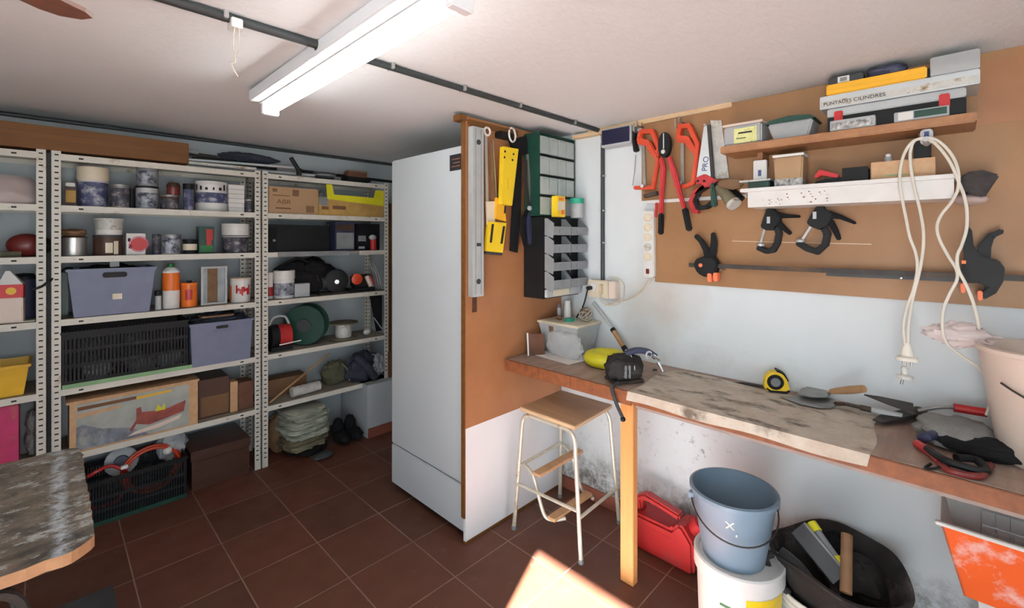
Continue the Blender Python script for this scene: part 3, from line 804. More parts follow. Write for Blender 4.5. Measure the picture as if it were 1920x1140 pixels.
t = can('paint_bucket', 'wide white tub with black spots and blue-black label on the top paint shelf', 'paint bucket', 364, 427, 342, S1, 'white_plastic', 'white_plastic', 'label_blue', (.28, .62), lidh=.02)
bb = MB()
for k in range(13):
    aa = R(-150 + k * 22 + random.uniform(-6, 6)); ww = .10 + random.random() * .12
    z0 = t.h * .70; z1 = z0 + t.h * (.08 + .14 * random.random())
    for q in range(3):
        a0 = aa + ww * q / 3; a1 = aa + ww * (q + 1) / 3; rr_ = t.r + .0015
        bb.add([(rr_ * math.cos(a0), rr_ * math.sin(a0), z0), (rr_ * math.cos(a1), rr_ * math.sin(a1), z0), (rr_ * math.cos(a1), rr_ * math.sin(a1), z1), (rr_ * math.cos(a0), rr_ * math.sin(a0), z1)], [(0, 1, 2, 3)])
t.part('paint_drips', bb, 'ink')
t = sbox('box', 'white carton stack seen edge-on, right of the wide white tub', 'box', 429, 458, 347, S1, 3.30, .12, 'paper')
rd = MB()
for i in range(5): rd.box(-t.w / 2 - .0006, t.w / 2 + .0006, -.0008, .12, t.h * (i + 1) / 6 - .0012, t.h * (i + 1) / 6 + .0012)
t.part('seams', rd, 'mid_grey')
t = can('paint_can', 'small dark olive can against the right upright of the top paint shelf', 'paint can', 459, 474, 374, S1, 'brown_tin', 'dull_steel', 'label_dark', (.1, .8))

# ---- middle unit, third shelf (z 1.41)
t = can('saucepan', 'shiny steel saucepan with a messy brown lid on top', 'pan', 112, 165, 446, S2, 'steel', None, yoff=.02)
t.part('lid', MB().lathe([(t.r + .006, t.h), (t.r * .85, t.h + .008), (0, t.h + .012)], seg=28), 'brown_tin', smooth=True)
t.part('rag', MB().lump((.0, 0, t.h + .025), (t.r * 1.05, t.r * .8, .02), 3, .35), 'leather', smooth=True)
a = can('storage_tin', 'dark brown wide tin with a cream label below the upturned tub', 'tin', 172, 232, 441, S2, 'brown_tin', 'dark_grey', None, yoff=.02)
q = MB()
for q0, q1, zz0, zz1 in ((-100, -72, .12, .62), (-68, -48, .05, .7)):
    n = 5
    for i in range(n):
        a0 = R(q0 + (q1 - q0) * i / n); a1 = R(q0 + (q1 - q0) * (i + 1) / n); rr_ = a.r + .001
        q.add([(rr_ * math.cos(a0), rr_ * math.sin(a0), a.h * zz0), (rr_ * math.cos(a1), rr_ * math.sin(a1), a.h * zz0), (rr_ * math.cos(a1), rr_ * math.sin(a1), a.h * zz1), (rr_ * math.cos(a0), rr_ * math.sin(a0), a.h * zz1)], [(0, 1, 2, 3)])
a.part('label', q, 'cream_plastic')
b2 = can('plastic_tub', 'upturned white plastic tub stacked on the dark brown tin', 'tub', 174, 234, 410, a.zt, 'white_plastic', 'wrap', 'wrap', (.3, .9), Y=a.yc, taper=.1)
t = sbox('box', 'white carton with a big red round emblem on its front', 'box', 237, 273, 438, S2, 3.28, .10, 'paper')
t.part('emblem', MB().cyl((.012, -.0006, t.h * .5), (.012, .0, t.h * .5), t.h * .31, seg=24), 'bright_red')
t.part('printing', MB().box(-t.w / 2 + .006, -t.w / 2 + .018, -.0006, 0, t.h * .62, t.h * .78).box(-t.w / 2 + .010, -t.w / 2 + .022, -.0006, 0, t.h * .3, t.h * .48), 'ink')
t.part('ring', MB().lathe([(t.h * .36, 0), (t.h * .36, .0008), (t.h * .325, .0008), (t.h * .325, 0), (t.h * .36, 0)], c=(.012, 0, t.h * .5), axis=(0, -1, 0)), 'pink')
t = can('spray_can', 'slim dark blue can between the emblem box and the silver can', 'can', 285, 300, 439, S2, 'navy', 'dark_grey', 'label_dark', (.1, .9))
t = can('paint_can', 'silver-blue paint can with dark printed label on the pan shelf', 'paint can', 300, 340, 440, S2, 'light_grey', 'dull_steel', 'label_silver', (.05, .92))
t = can('small_jar', 'squat black jar with a cream label band', 'jar', 342, 370, 449, S2, 'black_plastic', 'black_plastic', 'cream_plastic', (.25, .68))
t = sbox('tin', 'tall dark green rectangular tin with a red and white picture', 'tin', 373, 402, 425, S2, 3.29, .08, 'dark_green')
t.part('picture', MB().box(-.002, t.w / 2 - .008, -.0006, 0, t.h * .5, t.h * .9).box(0.0, t.w / 2 - .016, -.0008, 0, t.h * .3, t.h * .5), 'can_red')
t.part('green_print', MB().box(-t.w / 2 + .006, t.w / 2 - .006, -.0005, 0, t.h * .06, t.h * .3), 'green')
t = can('paint_bucket', 'dark paint bucket with a deep white lid at the right end of the pan shelf', 'paint bucket', 415, 468, 420, S2, 'navy', 'white_plastic', 'label_dark', (.02, .55), lidh=.075, over=.004, taper=.1, rim='white_plastic')

# ---- middle unit, fourth shelf (z 1.09)
def bin_(name, label, cat, px0, px1, pytop, zs, y0, d, mat, taper=.025, group=None, z1=None):
    x0, x1 = X_(px0, y0), X_(px1, y0); w = x1 - x0
    h = (z1 if z1 else Z_((px0 + px1) / 2, pytop, y0)) - zs
    t = Thing(name, label, cat, ((x0 + x1) / 2, y0, zs + .001), 0, group)
    t.w, t.h, t.d = w, h, d
    hw = w / 2
    t.part('body', MB().frustum((-hw + taper, hw - taper, taper, d - taper), (-hw, hw, 0.002, d), 0, h, open_top=True), mat, bevel=.002)
    t.part('rim', MB().box(-hw - .006, hw + .006, -.006, .002, h - .014, h).box(-hw - .006, hw + .006, d - .002, d + .006, h - .014, h).box(-hw - .006, -hw + .002, 0, d, h - .014, h).box(hw - .002, hw + .006, 0, d, h - .014, h), mat, bevel=.002)
    return t
t = bin_('storage_bin', 'large blue-grey plastic bin with a small paper sticker, on the shelf above the black crate', 'bin', 126, 292, 503, S3, 3.23, .30, 'bin_blue')
hw = t.w / 2
t.part('hand_hole', MB().prism(rrect(-.045, .055, t.h - .05, t.h - .022, .012), -.002, .009), 'hole')
t.part('sticker', MB().box(-.005, .035, .0085, .0105, t.h * .33, t.h * .45), 'cream_plastic')
it = Thing('cable_bundle', 'black cables and straps heaped in the large blue-grey bin', 'cables', (t.e.location.x, 3.38, S3 + t.h - .05))
it.part('straps', MB().lump((0, 0, .028), (hw * .8, .10, .035), 5, .4, 2.5), 'black_matte', smooth=True)
it.part('cable', MB().tube(smooth_path([(-hw + .02, -.02, .05), (-hw - .01, -.10, .05), (-hw - .08, -.152, -.02), (-hw - .12, -.16, -.04)]), .006, 8), 'black_plastic', smooth=True)
it = Thing('plastic_clip', 'pale plastic bracket lying on top of the cables in the bin', 'clip', (t.e.location.x + .01, 3.33, S3 + t.h + .002))
it.part('body', MB().box(-.02, .02, -.02, .02, -.012, .03), 'light_grey', bevel=.003)
t = sbox('plastic_canister', 'tall translucent teal plastic canister squeezed left of the large blue-grey bin', 'canister', 111, 123, 512, S3, 3.36, .14, None)
t.part('body', MB().box(-t.w / 2 - .004, t.w / 2 + .01, 0, .14, 0, t.h), 'dark_green', bevel=.006)
t = can('small_bottle', 'small white bottle with dark top right of the large blue-grey bin', 'bottle', 290, 303, 545, S3, 'light_grey', 'black_plastic', None, lidh=.03)
t = can('bottle', 'white bottle with an orange band and green cap', 'bottle', 303, 338, 508, S3, 'white_plastic', None, 'orange', (.48, .95))
t.part('shoulder', MB().lathe([(t.r, t.h - .003), (t.r * .8, t.h + .012), (t.r * .42, t.h + .022), (0, t.h + .022)], seg=24), 'white_plastic', smooth=True)
t.part('cap', MB().cyl((0, 0, t.h + .02), (0, 0, t.h + .042), t.r * .4), 'green', smooth=True)
t = can('solvent_tin', 'orange solvent tin with a red square label', 'tin', 338, 371, 530, S3, 'orange', 'orange', None, taper=0)
t.part('neck', MB().cyl((0, 0, t.h), (0, 0, t.h + .012), .014), 'black_plastic')
n = 6; q = MB()
for i in range(n):
    a0 = R(-118 + 50 * i / n); a1 = R(-118 + 50 * (i + 1) / n); rr_ = t.r + .001
    q.add([(rr_ * math.cos(a0), rr_ * math.sin(a0), t.h * .3), (rr_ * math.cos(a1), rr_ * math.sin(a1), t.h * .3), (rr_ * math.cos(a1), rr_ * math.sin(a1), t.h * .72), (rr_ * math.cos(a0), rr_ * math.sin(a0), t.h * .72)], [(0, 1, 2, 3)])
t.part('label', q, 'can_red')
t = sbox('framed_picture', 'white framed panel with a brown pattern leaning behind the orange tin', 'frame', 377, 426, 500, S3, 3.31, .02, None)
w, h = t.w / 2, t.h
t.part('frame', MB().box(-w, -w + .012, 0, .02, 0, h).box(w - .012, w, 0, .02, 0, h).box(-w + .012, w - .012, 0, .02, h - .012, h).box(-w + .012, w - .012, 0, .02, 0, .012), 'light_grey')
t.part('panel', MB().box(-w + .012, w - .012, .012, .018, .012, h - .012), 'leather')
t.part('pale_stripe', MB().box(.02, w - .012, .010, .012, .012, h - .012).box(-w + .012, -w + .035, .010, .012, .012, h - .012), 'cloth_pale')
t = can('paint_bucket', 'small white bucket with red printing and an orange side', 'paint bucket', 430, 471, 521, S3, 'white_plastic', 'cream_plastic', None, taper=.08)
n = 8; q = MB(); q2 = MB()
for i in range(n):
    a0 = R(-115 + 80 * i / n); a1 = R(-115 + 80 * (i + 1) / n); rr_ = t.r + .001
    lo_ = .38 + .1 * math.sin(i * 1.7); hi_ = .72 - .16 * abs(math.sin(i * .9))
    q.add([(rr_ * math.cos(a0), rr_ * math.sin(a0), t.h * lo_), (rr_ * math.cos(a1), rr_ * math.sin(a1), t.h * lo_), (rr_ * math.cos(a1), rr_ * math.sin(a1), t.h * hi_), (rr_ * math.cos(a0), rr_ * math.sin(a0), t.h * hi_)], [(0, 1, 2, 3)])
for i in range(5):
    a0 = R(-178 + 34 * i / 5); a1 = R(-178 + 34 * (i + 1) / 5); rr_ = t.r + .001
    q2.add([(rr_ * math.cos(a0), rr_ * math.sin(a0), t.h * .1), (rr_ * math.cos(a1), rr_ * math.sin(a1), t.h * .1), (rr_ * math.cos(a1), rr_ * math.sin(a1), t.h * .7), (rr_ * math.cos(a0), rr_ * math.sin(a0), t.h * .7)], [(0, 1, 2, 3)])
t.part('red_print', q, 'bright_red'); t.part('orange_print', q2, 'orange')

# ---- middle unit, fifth shelf (z 0.735)
def crate(name, label, px0, px1, pytop, zs, y0, d, z1=None, base=None, mat='black_plastic', cols=20, rows=((.12, .46), (.54, .88))):
    x0, x1 = X_(px0, y0), X_(px1, y0); w = x1 - x0; h = (z1 if z1 else Z_((px0 + px1) / 2, pytop, y0)) - zs
    t = Thing(name, label, 'crate', ((x0 + x1) / 2, y0, zs + .001))
    t.w, t.h, t.d = w, h, d; hw = w / 2
    def lattice(wd, f):
        mb = MB(); g_ = wd / cols
        mb_ = []
        zs_ = [0] + [v * h for r_ in rows for v in r_] + [h]
        for i in range(0, len(zs_) - 1, 2):
            mb_.append((-wd / 2, wd / 2, zs_[i], zs_[i + 1]))
        for r_ in rows:
            for c in range(cols + 1):
                x = -wd / 2 + c * g_; s_ = g_ * .30 if 0 < c < cols else .008
                mb_.append((max(-wd / 2, x - s_), min(wd / 2, x + s_), r_[0] * h, r_[1] * h))
        for (a, b_, c, d_) in mb_: f(mb, a, b_, c, d_)
        return mb
    t.part('side', lattice(w, lambda mb, a, b_, c, d_: mb.box(a, b_, 0, .004, c, d_)), mat)
    t.part('side', lattice(w, lambda mb, a, b_, c, d_: mb.box(a, b_, d - .004, d, c, d_)), mat)
    cc = cols; 
    t.part('end', lattice(d - .008, lambda mb, a, b_, c, d_: mb.box(-hw, -hw + .004, d / 2 + a, d / 2 + b_, c, d_)), mat)
    t.part('end', lattice(d - .008, lambda mb, a, b_, c, d_: mb.box(hw - .004, hw, d / 2 + a, d / 2 + b_, c, d_)), mat)
    t.part('base', MB().box(-hw, hw, 0.004, d - .004, 0, .004), base or mat)
    t.part('rim', MB().box(-hw - .006, hw + .006, -.006, 0, h - .012, h).box(-hw - .006, hw + .006, d, d + .006, h - .012, h).box(-hw - .006, -hw, 0, d, h - .012, h).box(hw, hw + .006, 0, d, h - .012, h), mat)
    return t
t = crate('plastic_crate', 'wide black slatted plastic crate on the shelf beside the smaller blue-grey bin', 116, 352, 612, S4 + .006, 3.245, .30, cols=34, rows=((.10, .34), (.40, .62), (.68, .86)))
solo('shelf_liner', MB().box(.052, .62, 3.232, 3.54, S4 + .0005, S4 + .004).box(.052, .62, 3.2315, 3.2335, S4 + .0005, S4 + .022), 'shelf_liner_green', 'green liner sheet on the shelf under the black crate', 'liner')
for k, (dx, dz, s_, mt, lb) in enumerate(((-.12, .03, .045, 'light_grey', 'pale rag bundled at the left inside the black shelf crate'), (.06, .025, .05, 'mid_grey', 'grey lump of cloth in the middle of the black shelf crate'), (.2, .05, .05, 'cloth_pale', 'pale folded rag at the right inside the black shelf crate'))):
    o = MB().lump((t.e.location.x + dx, 3.36, S4 + .007 + s_ * .9), (s_ * 1.3, s_, s_), 11 + k, .3)
    solo('rag', o, mt, lb, 'rag', smooth=True)
t = bin_('storage_bin', 'smaller blue-grey plastic bin right of the black crate, filled with dark cloth', 'bin', 357, 474, 603, S4, 3.215, .30, 'bin_blue', taper=.012)
hw = t.w / 2
t.part('hand_hole', MB().prism(rrect(-.035, .03, t.h - .042, t.h - .024, .008), -.002, .006), 'hole')
t.part('rib', MB().box(-.05, .045, -.003, .004, t.h - .055, t.h - .05).box(.04, .045, -.003, .004, t.h - .055, t.h - .02), 'bin_blue')
it = Thing('dark_cloth', 'dark cloth bulging out of the smaller blue-grey bin', 'cloth', (t.e.location.x, 3.36, S4 + t.h - .06))
it.part('cloth', MB().lump((0, 0, .055), (hw * .88, .12, .05), 8, .35, 2.4), 'cloth_navy', smooth=True)
it.part('board', MB().box(-.10, .07, -.10, .02, .085, .095), 'leather')

# ---- middle unit, sixth shelf (z 0.395)
t = sbox('picture_box', 'wooden box with a red boat picture on its front and an overhanging lid', 'box', 130, 371, 745, S5, 3.235, .26, None, z1=.665)
w, h, d = t.w, t.h, t.d; hw = w / 2
t.part('body', MB().box(-hw, hw, 0, d, 0, h - .012), 'pale_wood')
t.part('lid', MB().box(-hw - .012, hw + .006, -.014, d + .01, h - .012, h), 'pale_wood', bevel=.001)
pc = MB().box(-hw + .025, hw - .045, -.001, 0, .01, h - .022, 0)
pw0, pw1 = -hw + .025, hw - .045
def pcpt(u, v): return (pw0 + (pw1 - pw0) * u, .01 + (h - .032) * v)
pc2 = MB()
pic = t.part('picture', pc, 'box_print_sky')
def patch(name, pts, mat, dep=.0016, parent=None):
    return t.part(name, MB().prism([pcpt(*p) for p in pts], -dep, -.001), mat, parent=pic)
patch('sea', [(0, 0), (.62, 0), (.45, .25), (.2, .38), (.05, .55), (0, .5)], 'box_print_sea')
patch('hull', [(.46, .14), (.5, .3), (.62, .22), (.95, .36), (.97, .62), (.8, .52), (.66, .52), (.55, .55), (.54, .68), (.5, .66), (.5, .4), (.44, .2)], 'box_print_red', .0018)
patch('foam', [(.42, .06), (.7, .1), (.9, .2), (.93, .3), (.7, .2), (.5, .14)], 'pinkish_plastic', .0022)
patch('crew', [(.67, .5), (.70, .66), (.73, .55), (.76, .66), (.77, .5)], 'lemon', .002)
patch('title', [(.01, .86), (.5, .88), (.5, .95), (.01, .94)], 'print_brown', .0014)
patch('caption', [(.01, .70), (.36, .76), (.36, .82), (.01, .79)], 'pale_wood', .0014)
patch('sunset', [(.5, .87), (.83, .9), (.83, .95), (.5, .93)], 'amber', .0014)
t = sbox('wooden_box', 'plain brown wooden box right of the boat picture box', 'box', 372, 430, 722, S5, 3.30, .2, 'dark_wood', z1=.63)
t.part('front_board', MB().box(-t.w / 2 + .01, t.w / 2 - .004, -.003, 0, .01, t.h * .55), 'cardboard_dark')
t = sbox('wood_offcut', 'light brown wood offcut standing beside the wooden box', 'offcut', 432, 446, 716, S5, 3.29, .08, 'pale_wood')
t = sbox('wood_block', 'dark reddish wood block at the right end of the boat box shelf', 'block', 447, 475, 716, S5, 3.29, .12, 'brick_brown')

# ---- floor under the middle unit
t = crate('plastic_crate', 'black plastic crate on the floor with a green base, filled with hoses', 163, 350, 890, 0.0, 3.20, .30, z1=.235, cols=36, base='dark_green', rows=((.08, .28), (.34, .54), (.62, .88)))
t.part('green_foot', MB().box(-t.w / 2 + .02, t.w / 2, -.006, .003, .0, .022), 'dark_green')
cx, cz = t.e.location.x, .0
hs = Thing('orange_hose', 'coiled orange hose standing in the black floor crate', 'hose', (X_(285, 3.33), 3.33, .02))
for rr_, yy in ((.135, 0), (.120, .018), (.128, -.018)):
    hs.part('coil', MB().tube([(rr_ * math.cos(2 * math.pi * i / 40), yy, .15 + rr_ * .95 * math.sin(2 * math.pi * i / 40)) for i in range(40)], .009, 8, closed=True), 'orange_red', smooth=True)
hs = Thing('red_hose', 'dark red coiled hose at the left in the black floor crate', 'hose', (X_(196, 3.31), 3.31, .02))
hs.part('coil', MB().tube([(.10 * math.cos(2 * math.pi * i / 36), .01 * math.sin(i), .13 + .105 * math.sin(2 * math.pi * i / 36)) for i in range(36)], .010, 8, closed=True), 'can_red', smooth=True)
jj = Thing('round_container', 'round translucent container with a dark centre in the floor crate', 'container', (X_(228, 3.4), 3.40, .235))
jj.part('disc', MB().lathe([(0, 0), (.075, 0), (.075, .03), (.05, .04), (0, .035)], axis=(-.1, -1, .25)), 'clear_tub', smooth=True)
jj.part('hub', MB().lathe([(0, .036), (.035, .036), (.03, .055), (0, .055)], axis=(-.1, -1, .25)), 'navy', smooth=True)
jj = Thing('plastic_bag', 'clear crumpled plastic bag at the right in the floor crate', 'bag', (X_(322, 3.38), 3.38, .235))
jj.part('bag', MB().lump((0, 0, .03), (.075, .06, .095), 21, .3), 'clear_tub', smooth=True)
jj.part('knob', MB().ball((-.03, -.062, .02), .025), 'white_plastic', smooth=True)
solo('plastic_scrap', MB().box(X_(226, 3.25), X_(240, 3.25), 3.235, 3.26, .245, .262), 'white_plastic', 'small white plastic piece on the edge of the floor crate', 'cap', bevel=.003)
t = sbox('storage_chest', 'dark brown chest with a lid on the floor right of the hose crate', 'chest', 358, 470, 850, 0.0, 3.22, .33, None, z1=.235)
w, h = t.w / 2, t.h
t.part('body', MB().box(-w + .006, w - .006, 0.006, .324, 0, h - .06), 'dark_red' if False else 'dark_wood', bevel=.003)
t.part('lid', MB().box(-w, w, 0, .33, h - .058, h), 'dark_wood', bevel=.004)

# ---- left unit
t = Thing('plastic_bowl', 'translucent pinkish plastic bowl upside down on the left unit', 'bowl', (X_(8, 3.38), 3.38, S1 + .001))
t.part('bowl', MB().lathe([(.14, 0), (.145, .01), (.13, .10), (.09, .14), (0, .145)], seg=28), 'clear_pink', smooth=True)
t.part('contents', MB().lump((0.02, -.03, .03), (.10, .07, .03), 4, .4), 'paper', smooth=True)
t = Thing('car_lamp', 'dark red oval lamp lying on the left unit', 'lamp', (X_(50, 3.34), 3.34, S2 + .001))
t.part('lens', MB().ball((0, 0, .058), .058, 1.25, .8, 1.0), 'dark_red', smooth=True)
t.part('housing', MB().ball((.03, .035, .055), .052, 1.3, .7, 1.0), 'black_plastic', smooth=True)
solo('wood_strip', MB().box(-.7, X_(40, 3.3), 3.30, 3.42, S2 + .001, S2 + .028), 'jam_olive', 'dull yellowish board lying left of the dark red lamp', 'board')
t = Thing('carton_bottle', 'red and pink carton-like bottle with a pointed white top', 'carton', (X_(22, 3.30), 3.30, S3 + .001), R(-8))
hh = Z_(22, 530, 3.28) - S3
t.part('body', MB().box(-.042, .042, -.025, .025, 0, hh * .62), 'clear_pink' if False else 'pinkish_plastic', bevel=.004)
t.part('red_band', MB().box(-.0425, .0425, -.0255, .0255, hh * .62, hh * .95), 'red', bevel=.003)
t.part('emblem', MB().cyl((.002, -.0262, hh * .79), (.002, -.0255, hh * .79), .018), 'amber')
t.part('top', MB().frustum((-.042, .042, -.025, .025), (-.02, -.004, -.008, .008), hh * .95, hh * 1.28), 'white_plastic')
t = can('canister', 'dark round canister behind the red carton bottle', 'canister', 20, 70, 512, S3, 'navy', 'black_plastic', None, Y=3.42, domed=True, lidh=.03)
solo('paper_scrap', MB().box(X_(38, 3.3), X_(66, 3.3), 3.27, 3.34, S3 + .001, S3 + .006), 'cream_plastic', 'pale paper scrap lying beside the red carton bottle', 'paper')
t = bin_('storage_bin', 'yellow plastic tray with a turned rim on the left unit', 'tray', -90, 55, 692, S4, 3.25, .22, 'amber', taper=.02)
t = sbox('gift_box', 'pink box with golden scribbles below the yellow tray', 'box', -70, 35, 768, S5, 3.26, .22, 'pink')
t = sbox('cloth_bundle', 'grey folded cloth right of the pink box', 'cloth', 48, 71, 790, S5, 3.33, .1, None)
t.part('fold', MB().lump((0, .05, .07), (t.w * .62, .06, .07), 31, .25), 'cloth_grey', smooth=True)
t.part('fold', MB().lump((0, .05, .17), (t.w * .55, .05, .055), 33, .25), 'cloth_grey', smooth=True)
solo('grey_box', MB().box(-.30, -.05, 3.42, 3.53, S5 + .001, S5 + .29), 'mid_grey', 'tall dark grey box behind the pink box on the left unit', 'box', bevel=.003)

# ---- right unit, second shelf
t = sbox('cardboard_box', 'plain brown cardboard box with dark lettering on the right unit', 'box', 503, 596, 352, S1, 3.26, .26, 'cardboard')
w, h = t.w, t.h
t.part('flap', MB().box(w / 2, w / 2 + .003, 0, .26, 0, h + .005), 'kraft_yellow')
t.text('lettering', 'AUDI', .042, (-w * .16, -.0012, h * .44), mat='print_brown', sx=1.3) if False else t.text('lettering', 'ABR', .042, (-w * .2, -.0012, h * .44), mat='print_brown', sx=1.2)
t.part('underline', MB().box(-w * .36, -w * .06, -.001, 0, h * .18, h * .23).box(-w * .42, -w * .08, -.001, 0, h * .66, h * .69), 'print_brown')
for q_ in ((-w * .03, w * .1, -.001, 0, h * .68, h * .92), (w * .25, w * .42, -.001, 0, h * .08, h * .34), (-w * .42, -w * .33, -.001, 0, h * .8, h * .92)): t.part('stamp', MB().box(*q_), 'cardboard_dark')
x0, x1 = X_(598, 3.25), X_(719, 3.25); w = x1 - x0
t = Thing('display_carton', 'open cardboard tray with a bright yellow cut-out rim', 'box', ((x0 + x1) / 2, 3.25, S1 + .001))
hh = Z_(655, 352, 3.25) - S1
hw = w / 2
t.part('front', MB().prism([(-hw, 0), (hw, 0), (hw, hh * .62), (-hw, hh * .62)], 0, .004), 'kraft_yellow')
yl = MB().prism([(-hw + .06, hh * .55), (hw, hh * .42), (hw, hh * .98), (hw - .07, hh * .98), (hw - .085, hh * .70), (-hw + .11, hh * .72), (-hw + .095, hh * 1.05), (-hw + .05, hh * 1.05)], -.0025, -.0002)
t.part('yellow_rim', yl, 'lemon')
t.part('print', MB().box(-hw + .02, -hw + .07, -.0015, 0, hh * .2, hh * .3).box(-hw + .1, -hw + .2, -.0015, 0, hh * .22, hh * .34), 'print_brown')
t.part('grey_corner', MB().prism([(-hw, hh * .35), (-hw + .06, hh * .3), (-hw + .07, hh * .62), (-hw, hh * .62)], -.0012, -.0001), 'mid_grey')
t.part('side', MB().box(-hw, -hw + .004, .004, .25, 0, hh * .62), 'kraft_yellow')
t.part('side', MB().box(hw - .004, hw, .004, .25, 0, hh * .62), 'kraft_yellow')
t.part('back', MB().box(-hw, hw, .25, .254, 0, hh * .62), 'kraft_yellow')
t.part('bottom', MB().box(-hw + .004, hw - .004, .004, .25, 0, .004), 'kraft_yellow')
q = MB().lump((t.e.location.x + .01, 3.37, S1 + .10), (w * .3, .09, .05), 5, .3)
solo('dark_rag', q, 'navy', 'dark purple and black cloth lying in the yellow-rimmed carton', 'cloth', smooth=True)
solo('grey_bag', MB().lump((t.e.location.x - hw + .045, 3.36, S1 + .11), (.035, .06, .07), 9, .3), 'mid_grey', 'small grey bag standing at the left end of the yellow-rimmed carton', 'bag', smooth=True)
# third shelf
t = sbox('flat_speaker', 'wide black flat-screen-like box on the right unit', 'electronics', 498, 617, 422, S2, 3.30, .20, 'black_plastic')
t.part('speaker', MB().box(-t.w / 2 + .01, -t.w / 2 + .07, -.001, 0, .02, t.h - .02), 'black_matte')
t.part('badge', MB().box(-t.w / 2 + .045, -t.w / 2 + .062, -.002, 0, t.h * .38, t.h * .46), 'mid_grey')
solo('shelf_tray', MB().box(X_(522, 3.225), X_(655, 3.225), 3.225, 3.28, S2 - .03, S2 + .002), 'mid_grey', 'dark grey metal tray hanging over the front of the shelf with the black box', 'tray')
t = sbox('small_cabinet', 'small dark blue-grey metal box with rows of slots along its top', 'box', 629, 665, 416, S2, 3.30, .16, 'navy')
t.part('slots', MB().box(-t.w / 2 + .01, t.w / 2 - .01, -.001, 0, t.h * .7, t.h * .9), 'brown_tin')
t.part('face_plate', MB().box(-t.w / 2 + .008, t.w / 2 - .008, -.0015, 0, t.h * .06, t.h * .62), 'mid_grey')
t = Thing('metal_sheet', 'upright light grey sheet standing between the black box and the small cabinet', 'panel', (X_(622, 3.42), 3.42, S2 + .001))
t.part('sheet', MB().box(-.03, .03, 0, .01, 0, .2), 'light_grey')
t = sbox('black_toolbox', 'dark cluttered tool case at the right end of the black box shelf', 'toolbox', 668, 712, 420, S2, 3.32, .14, 'black_matte')
t.part('label', MB().box(-t.w * .42, -t.w * .1, -.001, 0, t.h * .34, t.h * .55), 'mid_grey'); t.part('label', MB().box(-t.w * .4, -t.w * .15, -.001, 0, .012, .03), 'light_grey')
t = Thing('spray_tin', 'red spray tin with a rounded white cap in front of the dark tool case', 'tin', (X_(700, 3.28), 3.28, S2 + .001))
t.part('body', MB().cyl((0, 0, 0), (0, 0, .085), .024), 'can_red', smooth=True)
t.part('cap', MB().ball((-.006, 0, .10), .028, 1.1, .9, .8), 'light_grey', smooth=True)
# fourth shelf
t = can('paint_bucket', 'white bucket with a thick white lid and a dark-framed label on the right unit', 'paint bucket', 512, 552, 507, S3, 'white_plastic', 'white_plastic', 'label_silver', (.1, .55), lidh=.06, over=.004)
t = can('paint_bucket', 'white bucket with red label half hidden by the shelving upright', 'paint bucket', 499, 512, 511, S3, 'white_plastic', 'white_plastic', 'can_red', (.1, .45), lidh=.05, Y=3.36)
t = sbox('grey_carton', 'small light grey box right of the dark-framed bucket', 'box', 553, 581, 532, S3, 3.30, .1, 'light_grey')
t = Thing('black_bag', 'big black bag slumped over the buckets on the right unit', 'bag', (X_(575, 3.43), 3.43, S3 + .001))
t.part('bag', MB().lump((0, 0, .135), (.22, .085, .12), 41, .28, 2.0, flat=1.3), 'black_matte', smooth=True)
t.part('flap', MB().lump((.03, -.08, .20), (.08, .045, .055), 43, .3), 'black_matte', smooth=True)
t.part('strap', MB().tube(smooth_path([(-.2, -.02, .2), (-.1, -.06, .27), (0, -.08, .22), (.05, -.1, .1)]), .008, 8), 'black_plastic', smooth=True)
t = Thing('circular_saw', 'dark circular power saw with a blade guard beside the black bag', 'power tool', (X_(630, 3.34), 3.34, S3 + .001))
t.part('guard', MB().lathe([(0, 0), (.085, 0), (.09, .01), (.085, .035), (.05, .045), (0, .045)], c=(0, 0, .095), axis=(-.3, -1, 0)), 'black_plastic', smooth=True)
t.part('motor', MB().cyl((-.10, .03, .08), (0, .02, .09), .045), 'dark_grey', smooth=True)
t.part('arbor', MB().cyl((-.016, -.05, .09), (-.018, -.056, .09), .016), 'steel', smooth=True)
t.part('base', MB().box(-.14, .08, -.05, .06, 0, .012), 'dark_steel')
t = Thing('angle_grinder', 'black power tool with an orange-red round cap at the right end of the shelf', 'power tool', (X_(672, 3.33), 3.33, S3 + .001))
t.part('body', MB().box(-.05, .11, -.03, .05, .03, .13), 'black_plastic', bevel=.012)
t.part('cap', MB().lathe([(0, 0), (.042, 0), (.042, .012), (.02, .02), (0, .02)], c=(-.03, -.03, .10), axis=(-.1, -1, 0)), 'orange_red', smooth=True)
t.part('grip', MB().cyl((.05, -.035, .12), (.085, -.04, .04), .018), 'pinkish_plastic', smooth=True)
t.part('red_stripe', MB().cyl((.075, -.04, .12), (.105, -.045, .05), .010), 'can_red', smooth=True)
t.part('foot', MB().box(-.09, .12, -.045, .05, 0, .03), 'black_plastic', bevel=.004)
t = Thing('bent_sheets', 'bent grey metal sheets leaning against the right post of the unit', 'metal sheets', (X_(708, 3.36), 3.36, S3 + .001))
for k in range(3):
    t.part('sheet', MB().tube(smooth_path([(.035 - k * .02, 0, .0), (.02 - k * .02, .01, .10), (-.03 - k * .015, .02, .22)]), .004, 6), 'dull_steel', smooth=True)
t = Thing('leaning_sheet', 'black wedge-shaped sheet leaning behind the right post below the power tools', 'sheet', (X_(706, 3.42), 3.42, S4 + .001))
t.part('sheet', MB().prism([(0, 0), (.05, 0), (.05, .30), (-.06, .31)], 0, .01), 'black_matte')
t.part('edge', MB().tube([(-.035, -.02, .12), (.035, -.02, .02)], .005), 'light_grey')
